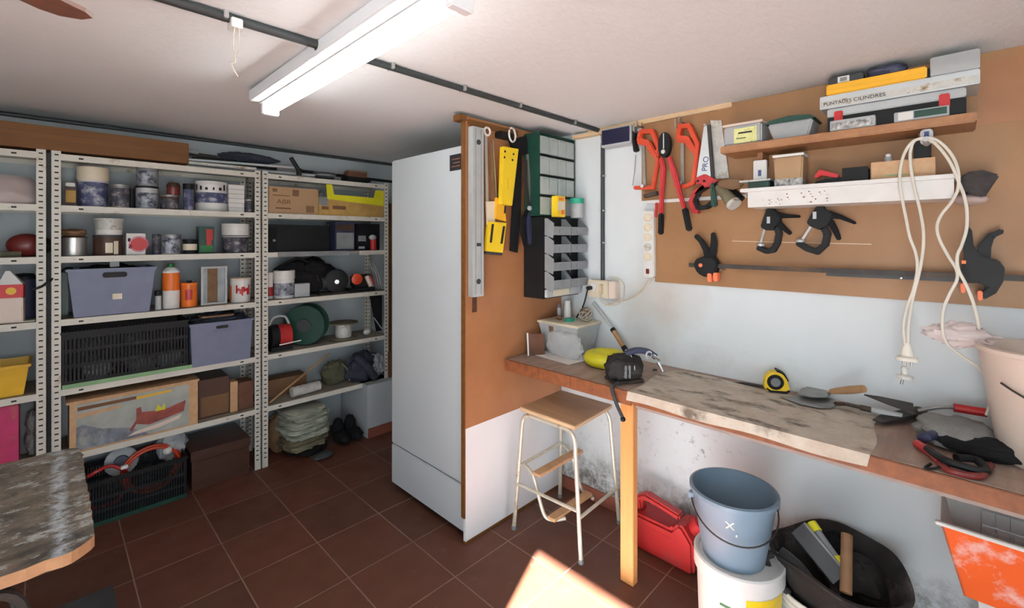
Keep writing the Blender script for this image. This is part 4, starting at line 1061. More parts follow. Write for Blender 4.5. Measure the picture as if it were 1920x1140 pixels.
# fifth shelf
t = Thing('grinding_motor', 'dark red electric motor with a black end on the right unit', 'motor', (X_(522, 3.33), 3.33, S4 + .001))
t.part('drum', MB().cyl((-.01, 0, .10), (.07, 0, .10), .075, seg=24), 'can_red', smooth=True)
t.part('end', MB().cyl((-.06, 0, .10), (-.01, 0, .10), .078, seg=24), 'black_plastic', smooth=True)
t.part('handle', MB().tube(smooth_path([(-.06, 0, .17), (-.03, 0, .225), (.04, 0, .225), (.07, 0, .17)]), .008, 8), 'light_grey', smooth=True)
t.part('foot', MB().box(-.06, .08, -.05, .05, 0, .03), 'black_plastic', bevel=.003)
t.part('rod', MB().tube([(-.02, -.082, .05), (.12, -.082, .06)], .004), 'white_plastic')
t = Thing('hose_reel', 'dark teal cable reel standing upright beside the red motor', 'reel', (X_(575, 3.37), 3.37, S4 + .001), R(-40))
for k, (yy, nm) in enumerate(((-.055, 'flange'), (.045, 'flange'))):
    t.part(nm, MB().lathe([(0, 0), (.14, 0), (.145, .005), (.14, .01), (0, .01)], c=(0, yy + .01, .146), axis=(0, -1, 0), seg=32), 'dark_green', smooth=True)
t.part('hose', MB().lathe([(.12, 0), (.125, .02), (.12, .04), (.125, .06), (.12, .08)], c=(0, .04, .146), axis=(0, -1, 0), seg=32), 'black_plastic', smooth=True)
t.part('hub', MB().cyl((0, -.055, .146), (0, -.07, .146), .045, seg=20), 'dark_grey', smooth=True)
t = Thing('wire_spool', 'beige wooden wire spool with two round flanges on the right unit', 'spool', (X_(644, 3.36), 3.36, S4 + .001))
for z in (.004, .118): t.part('flange', MB().lathe([(.03, z), (.105, z), (.105, z + .008), (.03, z + .008), (.03, z)], seg=32), 'spool_beige', smooth=True)
t.part('core', MB().lathe([(.055, .012), (.06, .03), (.06, .10), (.055, .118), (.028, .118), (.028, .012), (.055, .012)], seg=32), 'wrap', smooth=True)
solo('plastic_ball', MB().ball((X_(688, 3.34), 3.34, S4 + .026), .024, 1.2, 1, 1), 'white_plastic', 'small white rounded piece right of the wire spool', 'knob', smooth=True)
# sixth shelf
t = Thing('wooden_stick', 'thin wooden stick leaning diagonally across the lowest shelf', 'stick', (X_(505, 3.27), 3.27, S5 + .001))
p0 = Vector((0, 0, .01)); p1 = aY(618, 662, 3.40) - t.e.location
t.part('stick', MB().cyl(p0, p1, .007, seg=10), 'handle_wood', smooth=True)
t = sbox('brown_case', 'reddish brown case lying behind the leaning stick', 'case', 500, 575, 708, S5, 3.40, .13, 'cardboard_dark')
t = Thing('paper_roll', 'short pale ribbed roll lying on the lowest shelf', 'roll', (X_(575, 3.30), 3.30, S5 + .001))
prof = [(0, 0)]
for i in range(13): prof.append((.034 + (.0015 if i % 2 else 0), .006 + .2 * i / 12))
prof.append((0, .212))
t.part('roll', MB().lathe(prof, c=(-.11, .0, .036), axis=(1, .08, 0)), 'wrap', smooth=True)
t = Thing('olive_bag', 'olive cloth bag with a light piping edge next to the navy jacket', 'bag', (X_(627, 3.40), 3.40, S5 + .001))
t.part('bag', MB().lump((0, 0, .08), (.10, .07, .09), 51, .25, flat=.85), 'jam_olive', smooth=True)
t.part('piping', MB().tube(smooth_path([(.02, -.08, .16), (.06, -.09, .11), (.07, -.09, .05), (.075, -.09, .02)]), .005), 'spool_beige', smooth=True)
t = Thing('navy_jacket', 'dark blue and grey padded jacket heaped at the right end of the lowest shelf', 'jacket', (X_(680, 3.33), 3.33, S5 + .001))
t.part('body', MB().lump((0, 0, .10), (.14, .10, .12), 61, .3, 2.0, flat=.8), 'cloth_navy', smooth=True)
t.part('sleeve', MB().tube(smooth_path([(-.09, -.07, .20), (-.04, -.12, .15), (.0, -.14, .08), (.03, -.13, .04)]), .03, 10), 'cloth_navy', smooth=True)
t.part('grey_panel', MB().lump((.085, -.05, .10), (.07, .06, .09), 63, .3), 'cloth_pale', smooth=True)
t.part('badge', MB().lump((.01, -.135, .09), (.028, .012, .022), 65, .3), 'light_grey', smooth=True)
# floor under the right unit
t = Thing('folded_sheets', 'stack of folded pale green-grey plastic sheets on the floor under the right unit', 'sheets', (X_(568, 3.30), 3.30, 0.0), R(8))
for k, (w_, z_, h_) in enumerate(((.155, .03, .022), (.17, .065, .022), (.16, .10, .022), (.17, .14, .024), (.165, .18, .024), (.16, .22, .024), (.15, .258, .024))):
    t.part('sheet', MB().lump((.012 * (k % 3) - .012, .01 * (k % 2), z_ + .045), (w_ * .86, .135, h_ * .92), 70 + k, .16, 3.2, boxy=.72), 'bag_sheet' if k > 1 else 'spool_beige', smooth=True)
t.part('dark_base', MB().lump((.02, 0, .035), (.14, .14, .038), 79, .2), 'black_matte', smooth=True)
t = Thing('paper_bag', 'brownish paper bag leaning behind the left post on the floor', 'bag', (X_(522, 3.40), 3.42, 0.0))
t.part('bag', MB().lump((0, 0, .13), (.07, .07, .14), 81, .2, flat=.9), 'leather', smooth=True)
t = Thing('boots', 'dark pair of boots on the floor in front of the masonry ledge', 'boots', (X_(655, 3.20), 3.22, 0.0))
for k, dx in enumerate((-.05, .045)):
    q = MB(); q.lump((dx, 0, .05), (.05, .10, .045), 90 + k, .15).lump((dx, .06, .09), (.042, .045, .08), 92 + k, .15)
    t.part('boot', q, 'black_matte', smooth=True)
solo('flat_pad', MB().lump((X_(610, 3.06), 3.10, .018), (.07, .05, .018), 95, .2), 'dark_grey', 'small dark flat pad lying in front of the folded sheets', 'pad', smooth=True)

# ================================================================== ON TOP OF THE SHELVING
ZT = 1.946
t = Thing('wooden_beam', 'long dark orange-brown boxed beam lying on top of the shelving', 'beam', (-.35, 3.29, ZT))
xe = X_(352, 3.27)
t.part('board', MB().box(-.63, xe + .35, -.05, -.03, 0, .118), 'brown_beam', bevel=.002)
t.part('board', MB().box(-.63, xe + .35, -.029, .06, .0, .018), 'brown_beam')
t.part('groove', MB().box(-.63, xe + .352, -.0508, -.0502, .048, .050).box(-.63, xe + .352, -.0508, -.0502, .082, .084), 'dark_wood')
solo('metal_tube', MB().cyl((X_(220, 3.42), 3.42, 2.115), (X_(560, 3.42), 3.38, 2.075), .008, seg=10), 'dull_steel', 'thin grey metal tube lying highest on the shelving pile', 'tube', smooth=True) if False else None
top = [
 ('white_tube', 'white plastic tube behind the brown beam on the shelving', (X_(225, 3.45), 3.45, ZT + .139), (X_(372, 3.43), 3.43, ZT + .100), .011, 'light_grey'),
 ('aluminium_profile', 'long pale aluminium profile across the middle post, topmost strip', (X_(350, 3.33), 3.33, ZT + .036), (X_(566, 3.29), 3.29, ZT + .052), .009, 'aluminium'),
 ('plastic_strip', 'beige plastic strip lying on the front edge of the middle unit', (X_(352, 3.28), 3.28, ZT + .012), (X_(480, 3.27), 3.27, ZT + .012), .010, 'wrap'),
 ('metal_rod', 'pale metal rod lying along the front of the right unit', (X_(440, 3.35), 3.36, ZT + .012), (X_(590, 3.30), 3.30, ZT + .012), .010, 'light_grey'),
 ('black_tube', 'black tube lying underneath the pale profile', (X_(360, 3.40), 3.40, ZT + .05), (X_(520, 3.38), 3.40, ZT + .05), .016, 'black_plastic'),
 ('dark_pipe', 'dark pipe resting at the back of the shelving pile', (X_(300, 3.47), 3.49, ZT + .10), (X_(500, 3.46), 3.49, ZT + .085), .012, 'dark_steel'),
 ('black_pole', 'long black pole running past the right post to the cabinet', (X_(560, 3.36), 3.38, ZT + .045), (X_(775, 3.30), 3.30, ZT + .02), .011, 'black_matte'),
]
for nm, lb, p0, p1, r_, mt in top:
    solo(nm, MB().cyl(p0, p1, r_, seg=12), mt, lb, nm.split('_')[1], smooth=True)
t = Thing('cloth_roll', 'dark bundle of cloth rolled between the tubes on the shelving', 'roll', (X_(470, 3.42), 3.45, ZT + .064))
t.part('roll', MB().lump((0, 0, .04), (.17, .05, .035), 101, .25), 'cloth_navy', smooth=True)
t = Thing('angle_fitting', 'black angled plastic foot standing up at the end of the pale profile', 'foot', (X_(555, 3.27), 3.27, ZT))
t.e['category'] = 'fitting'
t.part('arm', MB().cyl((-.035, 0, .115), (.02, 0, .03), .014), 'black_plastic', smooth=True)
t.part('pad', MB().cyl((.02, 0, .0), (.02, 0, .045), .017), 'black_plastic', smooth=True)
t = Thing('cable_coil', 'small dark coil of cable with grey clips on the right unit top', 'cable', (X_(610, 3.32), 3.33, ZT))
for k in range(3): t.part('loop', MB().tube([((.05 + .006 * k) * math.cos(2 * math.pi * i / 24) * 1.3, .045 * math.sin(2 * math.pi * i / 24), .008 + .014 * k) for i in range(24)], .007, 8, closed=True), 'dark_grey' if k != 1 else 'mid_grey', smooth=True)
t = Thing('wood_block', 'brown wood block on a black case at the right end of the shelving top', 'block', (X_(668, 3.32), 3.34, ZT))
t.part('case', MB().box(-.09, .11, -.05, .05, 0, .03), 'black_matte', bevel=.003)
t.part('block', MB().box(-.075, .08, -.04, .04, .031, .068), 'brick_brown', bevel=.002)
t.part('plank', MB().box(-.07, .08, -.04, .03, .0685, .08), 'leather')
# between the right unit and the cabinet
for k, (px, y0, h0, z0, mt, lb, w_) in enumerate((
    (739, 3.30, 1.52, .396, 'dull_steel', 'tall grey metal rail leaning next to the white cabinet', .022),
    (733, 3.38, 1.40, .396, 'brown_beam', 'tall dark brown wooden rail right of the shelving post', .02),
    (744, 3.40, 1.30, .396, 'light_grey', 'tall pale rail, nearest to the white cabinet edge', .018))):
    x = X_(px, y0)
    solo('rail', MB().box(x - w_ / 2, x + w_ / 2, y0, y0 + .02, z0, z0 + h0), mt, lb, 'rail')
x = X_(735, 3.22)
solo('wood_offcut', MB().box(x - .03, x + .05, 3.21, 3.235, .396, .60), 'brick_brown', 'square reddish brown board offcut standing on the masonry ledge', 'offcut', bevel=.002)
x = X_(731, 3.29)
solo('black_strip', MB().box(x - .006, x + .008, 3.275, 3.285, .9, 1.80), 'black_plastic', 'narrow black strip hanging beside the right post', 'strip') if False else None
# ================================================================== TOOLS ON THE PARTITION (plane Y = 1.716)
PY = 1.716
def PT(name, label, cat, px, py, group=None):
    p = aY(px, py, PY - .001); return Thing(name, label, cat, (p.x, PY, p.z), 0, group)
t = PT('spirit_level', 'long aluminium spirit level hanging at the left edge of the partition', 'level', 895, 560)
P = [t.wy(884, 236, 1.68), t.wy(905, 238, 1.68), t.wy(908, 558, 1.68), t.wy(887, 557, 1.68)]
x0, x1 = P[0][0] + .002, P[1][0]; zt, zb = P[0][1], P[3][1]
t.part('body', MB().box(x0, x1, -.045, -.008, zb, zt), 'aluminium', bevel=.001)
t.part('groove', MB().box(x0 + .016, x0 + .019, -.0456, -.045, zb + .01, zt - .01).box(x1 - .019, x1 - .016, -.0456, -.045, zb + .01, zt - .01), 'mid_grey')
xm = (x0 + x1) / 2
for z in (zt - .075, zb + .075):
    t.part('vial', MB().lathe([(0, 0), (.013, 0), (.013, .003), (.009, .0035), (0, .0015)], c=(xm, -.045, z), axis=(0, -1, 0)), 'dark_grey', smooth=True)
t.part('vial', MB().box(xm - .012, xm + .014, -.0475, -.045, .32 * zt - .008, .32 * zt + .008), 'dark_grey')
t.part('hook', MB().cyl((xm, 0, zt - .035), (xm, -.055, zt - .03), .003), 'steel')
t = PT('wooden_lath', 'dark wooden lath behind the long spirit level, showing below it', 'lath', 889, 585)
t.part('lath', MB().box(-.012, .012, -.007, -.0008, 0, .45), 'dark_wood')
t = PT('steel_rule', 'narrow steel rule with a white ring hanging beside the long level', 'rule', 918, 400)
a, b_ = t.wy(912, 250, 1.70), t.wy(915, 400, 1.70)
t.part('rule', MB().strip([a, b_], .018, -.012, -.010), 'aluminium')
t.part('ring', MB().tube([(a[0] + .004 + .020 * math.cos(q * math.pi / 8), -.018, a[1] + .01 + .020 * math.sin(q * math.pi / 8)) for q in range(16)], .0055, 8, closed=True), 'white_plastic', smooth=True)
t = PT('long_file', 'slim brown and steel file hanging right of the steel rule', 'file', 926, 380)
a, b_ = t.wy(922, 262, 1.69), t.wy(928, 375, 1.69)
t.part('blade', MB().strip([a, b_], [.012, .024], -.02, -.014), 'leather')
t.part('back', MB().strip([(a[0] + .012, a[1]), (b_[0] + .018, b_[1])], .006, -.022, -.014), 'steel')
t = PT('paint_scraper', 'cream paper-wrapped blade hanging below the steel rule', 'scraper', 920, 440)
a, b_ = t.wy(921, 378, 1.69), t.wy(921, 442, 1.69)
t.part('wrap', MB().prism([(a[0] - .03, a[1]), (a[0] + .03, a[1] + .003), (b_[0] + .032, b_[1] + .01), (b_[0] - .02, b_[1] - .01)], -.022, -.012), 'cream_plastic', bevel=.001)
t = PT('spirit_level', 'yellow spirit level with four holes hanging by a big white ring', 'level', 950, 392)
def Q4(t, pts, Y): return [t.wy(*p, Y) for p in pts]
t.part('body', MB().prism(Q4(t, [(941, 275), (969, 280), (957, 386), (938, 383)], 1.67), -.06, -.03), 'yellow', bevel=.001)
for px, py in ((947, 284), (963, 289), (946, 295), (961, 300)):
    c = t.wy(px, py, 1.655); t.part('hole', MB().cyl((c[0], -.0605, c[1]), (c[0], -.062, c[1]), .006, seg=10), 'ink')
c = t.wy(953, 345, 1.655); t.part('lettering', MB().box(c[0] - .005, c[0] + .001, -.0608, -.0603, c[1] - .03, c[1] + .03), 'amber')
c = t.wy(960, 253, 1.66)
t.part('ring', MB().tube([(c[0] + .036 * math.cos(q * math.pi / 12), -.058 + .012 * math.cos(q * math.pi / 12), c[1] + .036 * math.sin(q * math.pi / 12)) for q in range(-14, 9)], .005, 8), 'white_plastic', smooth=True)
t.part('hook', MB().box(c[0] - .075, c[0] + .02, -.05, 0, c[1] - .02, c[1] + .012), 'black_plastic', bevel=.004)
t = PT('folding_rule', 'orange folding tool hanging just under the yellow four-hole level', 'rule', 935, 412)
t.part('body', MB().prism(Q4(t, [(932, 370), (946, 376), (950, 415), (930, 410)], 1.68), -.035, -.012), 'case_orange', bevel=.002)
t.part('slot', MB().prism(Q4(t, [(946, 386), (949, 386), (948, 400), (945, 400)], 1.68), -.0365, -.035), 'ink')
t = PT('torpedo_level', 'short yellow torpedo level with dark windows, lowest on the partition', 'level', 930, 472)
t.part('body', MB().prism(Q4(t, [(918, 415), (950, 418), (943, 474), (912, 471)], 1.68), -.036, -.01), 'yellow', bevel=.001)
t.part('window', MB().prism(Q4(t, [(922, 420), (926, 420), (922, 455), (918, 455)], 1.68), -.0375, -.036), 'ink')
t.part('window', MB().prism(Q4(t, [(943, 424), (947, 424), (942, 457), (938, 457)], 1.68), -.0375, -.036), 'ink')
t.part('foot', MB().prism(Q4(t, [(912, 471), (943, 474), (942, 479), (911, 476)], 1.68), -.034, -.01), 'dark_grey')
t = PT('combination_square', 'black try square with a wide blade hanging left of the drawer cabinet', 'square', 965, 474)
t.part('blade', MB().prism(Q4(t, [(964, 275), (978, 262), (976, 400), (970, 474), (956, 470), (960, 400)], 1.69), -.03, -.02), 'black_plastic', bevel=.001)
t.part('stock', MB().prism(Q4(t, [(955, 262), (985, 255), (987, 290), (966, 292)], 1.69), -.036, -.012), 'black_matte', bevel=.002)
t = PT('garden_shears', 'navy-handled shears with pale pivots hanging next to the drawer cabinet', 'shears', 985, 460)
t.part('blade', MB().strip(Q4(t, [(984, 290), (986, 330), (988, 388)], 1.69), [.012, .018, .022], -.05, -.04), 'dull_steel')
t.part('blade', MB().strip(Q4(t, [(978, 300), (978, 340), (984, 388)], 1.69), [.018, .026, .02], -.058, -.051), 'dark_steel')
t.part('pivot', MB().lathe([(0, 0), (.014, 0), (.012, .008), (0, .008)], c=(t.wy(984, 391, 1.69)[0], -.058, t.wy(984, 391, 1.69)[1]), axis=(0, -1, 0)), 'light_grey', smooth=True)
t.part('grip', MB().strip(Q4(t, [(984, 393), (985, 425), (988, 458)], 1.69), [.016, .03, .024], -.06, -.035), 'navy', bevel=.003)
t.part('grip', MB().strip(Q4(t, [(984, 393), (975, 410), (974, 440), (979, 462)], 1.69), [.012, .018, .02, .014], -.062, -.04), 'black_plastic', bevel=.003)
t.part('wire_loop', MB().tube([(t.wy(1000, 391, 1.69)[0] + .008 * math.cos(q * math.pi / 6), -.055, t.wy(1000, 391, 1.69)[1] + .008 * math.sin(q * math.pi / 6)) for q in range(12)], .002, 6, closed=True), 'light_grey')

# ------------------------------------------------------------------ drawer cabinets in the corner
X0, X1 = 1.85, 2.165
t = Thing('parts_organizer', 'tall dark green organizer with rows of small clear drawers in the corner', 'organizer', (X0, 1.60, 1.625))
W_ = X1 - X0; H_ = .455; D_ = .112
t.part('case', MB().box(0, W_, .012, D_, 0, H_).box(0, .004, -.002, .012, 0, H_).box(W_ - .004, W_, -.002, .012, 0, H_).box(0.004, W_ - .004, 0, .012, H_ - .006, H_).box(.004, W_ - .004, 0, .012, 0, .005), 'dark_green')
for r_ in range(4):
    for c_ in range(4):
        x = .006 + c_ * (W_ - .012) / 4; w = (W_ - .012) / 4 - .003; z = .008 + r_ * (H_ - .014) / 4; h = (H_ - .014) / 4 - .008
        mb = MB().box(x, x + w, -.004, .011, z, z + h * .93)
        mb.box(x + w * .25, x + w * .75, -.007, -.004, z + h * .82, z + h * .93)
        t.part('drawer', mb, 'drawer_clear', bevel=.0015)
t.part('divider', MB().box(.004, W_ - .004, -.0055, .012, .008 + 3 * (H_ - .014) / 4 - .007, .008 + 3 * (H_ - .014) / 4 - .002).box(.004, W_ - .004, -.0055, .012, .008 + 2 * (H_ - .014) / 4 - .007, .008 + 2 * (H_ - .014) / 4 - .002).box(.004, W_ - .004, -.0055, .012, .008 + (H_ - .014) / 4 - .007, .008 + (H_ - .014) / 4 - .002), 'black_plastic')
t.part('top_slats', MB().tube([(0.01, .02, H_ + .004), (W_, .03, H_ + .004)], .004).tube([(0.03, .08, H_ + .004), (W_, .06, H_ + .004)], .004), 'light_grey')
t = Thing('drawer_cabinet', 'black cabinet with eight open-fronted grey bins below the clear drawer organizer', 'cabinet', (X0, 1.57, 1.178))
H_ = .440; D_ = .145
t.part('case', MB().box(0, W_ + .005, 0, D_, 0, H_), 'black_plastic', bevel=.002)
for r_ in range(4):
    for c_ in range(2):
        w = (W_ - .01) / 2 - .006; x = .006 + c_ * ((W_ - .005) / 2); h = (H_ - .06) / 4 - .006; z = .058 + r_ * (H_ - .06) / 4
        mb = MB()
        # open bin: low slanted front, sides rising to the back, dark inside
        for sx in (x, x + w - .003):
            mb.T = Matrix.Translation((sx, 0, 0)) @ Matrix.Rotation(R(90), 4, 'Z')
            mb.prism([(-.062, z), (-.002, z), (-.002, z + h), (-.022, z + h), (-.066, z + h * .5)], -.003, 0)
        mb.T = Matrix.Identity(4)
        mb.box(x, x + w, -.066, -.062, z, z + h * .5).box(x, x + w, -.062, -.001, z, z + .003)
        mb.box(x + w * .3, x + w * .7, -.0685, -.066, z + h * .14, z + h * .34)
        b2 = t.part('drawer', mb, 'drawer_grey', bevel=.0008)
        bb = MB().lump((x + w / 2, -.03, z + h * .22), (w * .42, .026, h * .2), 110 + r_ * 2 + c_, .35)
        t.part('contents', bb, 'screws' if (r_ + c_) % 2 else 'dark_grey', parent=b2, smooth=True)
t.part('bottom_strip', MB().box(0.006, W_, -.02, -.001, .008, .05), 'light_grey', bevel=.002)
t.part('label_strip', MB().box(.06, W_ * .62, -.0215, -.02, .012, .045), 'cream_plastic')
t = Thing('yellow_tin', 'small yellow and red printed tin on the ledge between the two drawer cabinets', 'tin', (0, 0, 0))
p = aY(1047, 405, 1.55)
t.e.location = (p.x, 1.55, 1.619)
t.part('body', MB().box(-.037, .037, -.02, .02, 0, .115), 'yellow', bevel=.003)
t.part('label', MB().box(-.03, .03, -.0212, -.02, .035, .085), 'label_yellow').data.materials[0] = MATS['cream_plastic']
t.part('print', MB().box(.0, .028, -.0216, -.02, .015, .04).box(-.02, .02, -.0216, -.02, .09, .105), 'orange')
p = aY(1082, 405, 1.53)
t = Thing('small_jar', 'clear jar with a teal green lid beside the yellow tin', 'jar', (p.x, 1.53, 1.619))
t.part('body', MB().cyl((0, 0, 0), (0, 0, .08), .036, seg=24), 'clear_tub', smooth=True)
t.part('contents', MB().cyl((0, 0, .003), (0, 0, .055), .032, seg=24), 'screws', smooth=True)
t.part('lid', MB().cyl((0, 0, .08), (0, 0, .11), .040, seg=24), 'teal', smooth=True)

# ================================================================== RIGHT WALL
RW = R(-90)
def WT(name, label, cat, px, py, group=None):
    p = aX(px, py, XR); return Thing(name, label, cat, (XR, p.y, p.z), RW, group)
def W2(t, pts, X): return [t.wx(*p, X) for p in pts]
t = WT('wall_conduit', 'dark vertical conduit running down the white wall to the socket box', 'conduit', 1130, 522)
a = t.wx(1130, 268, XR - .012); b_ = t.wx(1130, 527, XR - .012)
t.part('pipe', MB().cyl((a[0], -.012, a[1]), (a[0], -.012, b_[1]), .0115), 'conduit', smooth=True)
for py in (330, 395, 455):
    c = t.wx(1130, py, XR - .012); t.part('clip', MB().box(a[0] - .013, a[0] + .013, -.022, 0, c[1] - .004, c[1] + .004), 'light_grey')
t.part('elbow', MB().tube(smooth_path([(a[0] - .015, -.013, 2.107 - t.e.location.z - .012), (a[0] - .003, -.013, 2.09 - t.e.location.z), (a[0], -.012, a[1])]), .0095), 'conduit', smooth=True)
t = WT('display_unit', 'small dark blue panel in a grey frame high on the wall by the ceiling', 'panel', 1155, 270)
a = t.wx(1127, 244, XR - .07); b_ = t.wx(1183, 268, XR - .07)
t.part('frame', MB().box(a[0], b_[0], -.07, -.002, b_[1], a[1]), 'light_grey', bevel=.003)
t.part('panel', MB().box(a[0] + .006, b_[0] - .008, -.0725, -.07, b_[1] + .012, a[1] - .006), 'solar_blue')
t = WT('junction_box', 'cream surface socket box with plugs on the wall above the storage tub', 'socket', 1128, 560)
a = t.wx(1102, 524, XR - .05); b_ = t.wx(1150, 561, XR - .05)
bw = b_[0] - a[0]
t.part('box', MB().box(a[0], a[0] + bw * .78, -.05, 0, b_[1], a[1]), 'cream_plastic', bevel=.004)
t.part('side_module', MB().box(a[0] + bw * .79, b_[0] + .012, -.046, 0, b_[1], a[1] - .002), 'pinkish_plastic', bevel=.004)
t.part('socket', MB().lathe([(.024, 0), (.024, .004), (.019, .004), (.017, .001), (0, .001)], c=(a[0] + bw * .22, -.05, (a[1] + b_[1]) / 2 + .01), axis=(0, -1, 0)), 'white_plastic', smooth=True)
t.part('plug', MB().box(a[0] + bw * .5, a[0] + bw * .62, -.075, -.05, b_[1] + .02, a[1] - .02), 'cable_cream', bevel=.004)
t.part('lead', MB().tube(smooth_path([(a[0] + bw * .56, -.07, b_[1] + .03), (a[0] + bw * .6, -.07, b_[1] - .01), (a[0] + bw * .85, -.05, b_[1] - .035), (b_[0] + .04, -.04, b_[1] - .01), (b_[0] + .05, -.03, a[1] - .03), (b_[0] + .02, -.02, a[1] + .01), (a[0] + bw * .7, -.015, a[1] + .015)]), .003, 8), 'cable_cream', smooth=True)
t = WT('black_lead', 'short black lead from the socket box down to the tub lid', 'cable', 1100, 560)
p0 = t.l(aX(1106, 540, XR - .06)); p1 = t.l((2.13, 1.56, 1.047))
t.part('plug', MB().cyl(p0 + Vector((0, .012, 0)), p0 - Vector((0, .02, 0)), .012), 'black_plastic', smooth=True)
t.part('cable', MB().tube(smooth_path([p0 - Vector((0, .02, 0)), (p0 + p1) / 2 + Vector((.01, -.01, -.01)), p1]), .0045, 8), 'black_plastic', smooth=True)
t = WT('power_strip', 'white multi-socket power strip hung upright at the board edge', 'power strip', 1214, 522)
a = t.wx(1200, 396, XR - .045); b_ = t.wx(1229, 521, XR - .045)
xm = (a[0] + b_[0]) / 2; w = .031
t.part('body', MB().prism([(xm - w + .004, a[1]), (xm + w, a[1]), (xm + w + .003, b_[1] + .006), (xm + w - .004, b_[1]), (xm - w + .006, b_[1])], -.045, -.014), 'white_plastic', bevel=.004)
n = 5
for i in range(n):
    z = a[1] - .035 - i * (a[1] - b_[1] - .09) / n
    t.part('socket', MB().lathe([(.021, 0), (.021, .003), (.018, .003), (.016, -.0), (0, .0005)], c=(xm + .001, -.0455, z), axis=(0, -1, 0)), 'wrap' if i == 3 else 'cream_plastic', smooth=True)
t.part('switch', MB().box(xm - .009, xm + .009, -.049, -.045, b_[1] + .018, b_[1] + .044), 'dark_red', bevel=.002)
t.part('cable', MB().tube(smooth_path([(xm + .01, -.03, b_[1]), t.l(aX(1205, 545, XR - .03)), t.l(aX(1180, 560, XR - .03)), t.l(aX(1155, 566, XR - .03)), t.l(aX(1135, 572, XR - .04))]), .0038, 8), 'cable_cream', smooth=True)

def hacksaw(pts, blade, knob, label, loc, hook):
    t = WT('hacksaw', label, 'saw', *loc, group='hacksaws with red frames')
    X = XR - .05
    t.part('frame', MB().strip(W2(t, pts, X), .019, -.060, -.036), 'orange_red', bevel=.004)
    g = W2(t, knob, X)
    t.part('handle', MB().strip(g, .021, -.066, -.030, closed=True), 'orange_red', bevel=.005)
    t.part('blade', MB().strip(W2(t, blade, X), .015, -.049, -.047), 'dull_steel')
    c = t.wx(*blade[1], X); t.part('wing_nut', MB().cyl((c[0], -.03, c[1] - .004), (c[0], -.075, c[1] - .004), .009), 'steel', smooth=True)
    c = t.wx(*hook, XR); t.part('hook', MB().tube(smooth_path([(c[0], -.01, c[1]), (c[0], -.07, c[1]), (c[0] + .005, -.085, c[1] + .02)]), .004).tube(smooth_path([(c[0] - .01, -.012, c[1] - .02), (c[0] - .012, -.08, c[1] - .03), (c[0] - .012, -.085, c[1] + .012)]), .004), 'dull_steel', smooth=True)
    return t
hacksaw([(1196, 267), (1213, 270), (1234, 300), (1225, 352), (1189, 352)], [(1206, 272), (1208, 348)], [(1199, 262), (1203, 247), (1224, 246), (1236, 276), (1233, 292), (1218, 268)],
        'red-framed hacksaw hanging at the left, over the board edge', (1210, 352), (1208, 240))
hacksaw([(1270, 264), (1286, 264), (1307, 291), (1300, 343), (1284, 350), (1264, 347)], [(1279, 268), (1279, 342)], [(1273, 258), (1276, 238), (1293, 236), (1309, 270), (1308, 285), (1290, 260)],
        'red-framed hacksaw hanging between the bolt cutter and the handsaw', (1285, 350), (1285, 232))
t = WT('dark_clamp', 'small black clip hanging left of the first hacksaw', 'clip', 1192, 285)
t.part('body', MB().strip(W2(t, [(1190, 245), (1188, 262), (1193, 284)], XR - .05), [.02, .014, .026], -.06, -.03), 'black_plastic', bevel=.004)
t.part('wire', MB().tube([t.l(aX(*p, XR - .02)) for p in ((1192, 290), (1190, 320), (1186, 348))], .002).tube([t.l(aX(*p, XR - .02)) for p in ((1185, 250), (1176, 262), (1168, 272))], .0018), 'dull_steel')
t = WT('bolt_cutter', 'red bolt cutter with black jaws and grips hanging between the hacksaws', 'bolt cutter', 1265, 440)
X = XR - .09
c = t.wx(1247, 272, X)
t.part('jaws', MB().prism([(c[0] + .031 * math.cos(q * math.pi / 10), c[1] + .062 * math.sin(q * math.pi / 10)) for q in range(20)], -.105, -.075), 'black_plastic', bevel=.006)
t.part('jaw_slot', MB().strip([(c[0], c[1] + .055), (c[0], c[1] - .02)], .005, -.107, -.105), 'steel')
t.part('bolt', MB().cyl((c[0], -.075, c[1] - .035), (c[0], -.113, c[1] - .035), .010), 'steel', smooth=True)
t.part('handle', MB().strip(W2(t, [(1240, 296), (1244, 318), (1241, 360), (1240, 402)], X), [.022, .026, .02, .018], -.100, -.080), 'bright_red', bevel=.005)
t.part('handle', MB().strip(W2(t, [(1255, 294), (1263, 320), (1274, 360), (1284, 393)], X), [.022, .026, .02, .018], -.100, -.080), 'bright_red', bevel=.005)
t.part('grip', MB().strip(W2(t, [(1240, 400), (1239, 440)], X), .024, -.104, -.078), 'black_plastic', bevel=.006)
t.part('grip', MB().strip(W2(t, [(1284, 390), (1293, 433)], X), .026, -.104, -.078), 'black_plastic', bevel=.006)
t.part('stopper', MB().strip(W2(t, [(1231, 380), (1230, 408)], X), .012, -.096, -.084), 'bright_red', bevel=.003)
t.part('hook', MB().cyl((c[0], 0, c[1] + .04), (c[0], -.075, c[1] + .04), .004), 'steel')
t = WT('dark_bracket', 'short dark metal bracket under the left hacksaw', 'bracket', 1220, 372)
t.part('bar', MB().strip(W2(t, [(1208, 368), (1232, 362)], XR - .03), .018, -.04, -.013), 'dark_steel')
t = WT('handsaw', 'handsaw with a grey printed blade and red and black handle', 'saw', 1320, 400)
X = XR - .05
t.part('blade', MB().prism(W2(t, [(1320, 238), (1331, 232), (1339, 334), (1306, 334)], X), -.052, -.050), 'mid_grey').data.materials[0] = MATS['aluminium']
t.part('spine', MB().strip(W2(t, [(1329, 234), (1333, 285), (1337, 338)], X), .014, -.056, -.046), 'dark_steel')
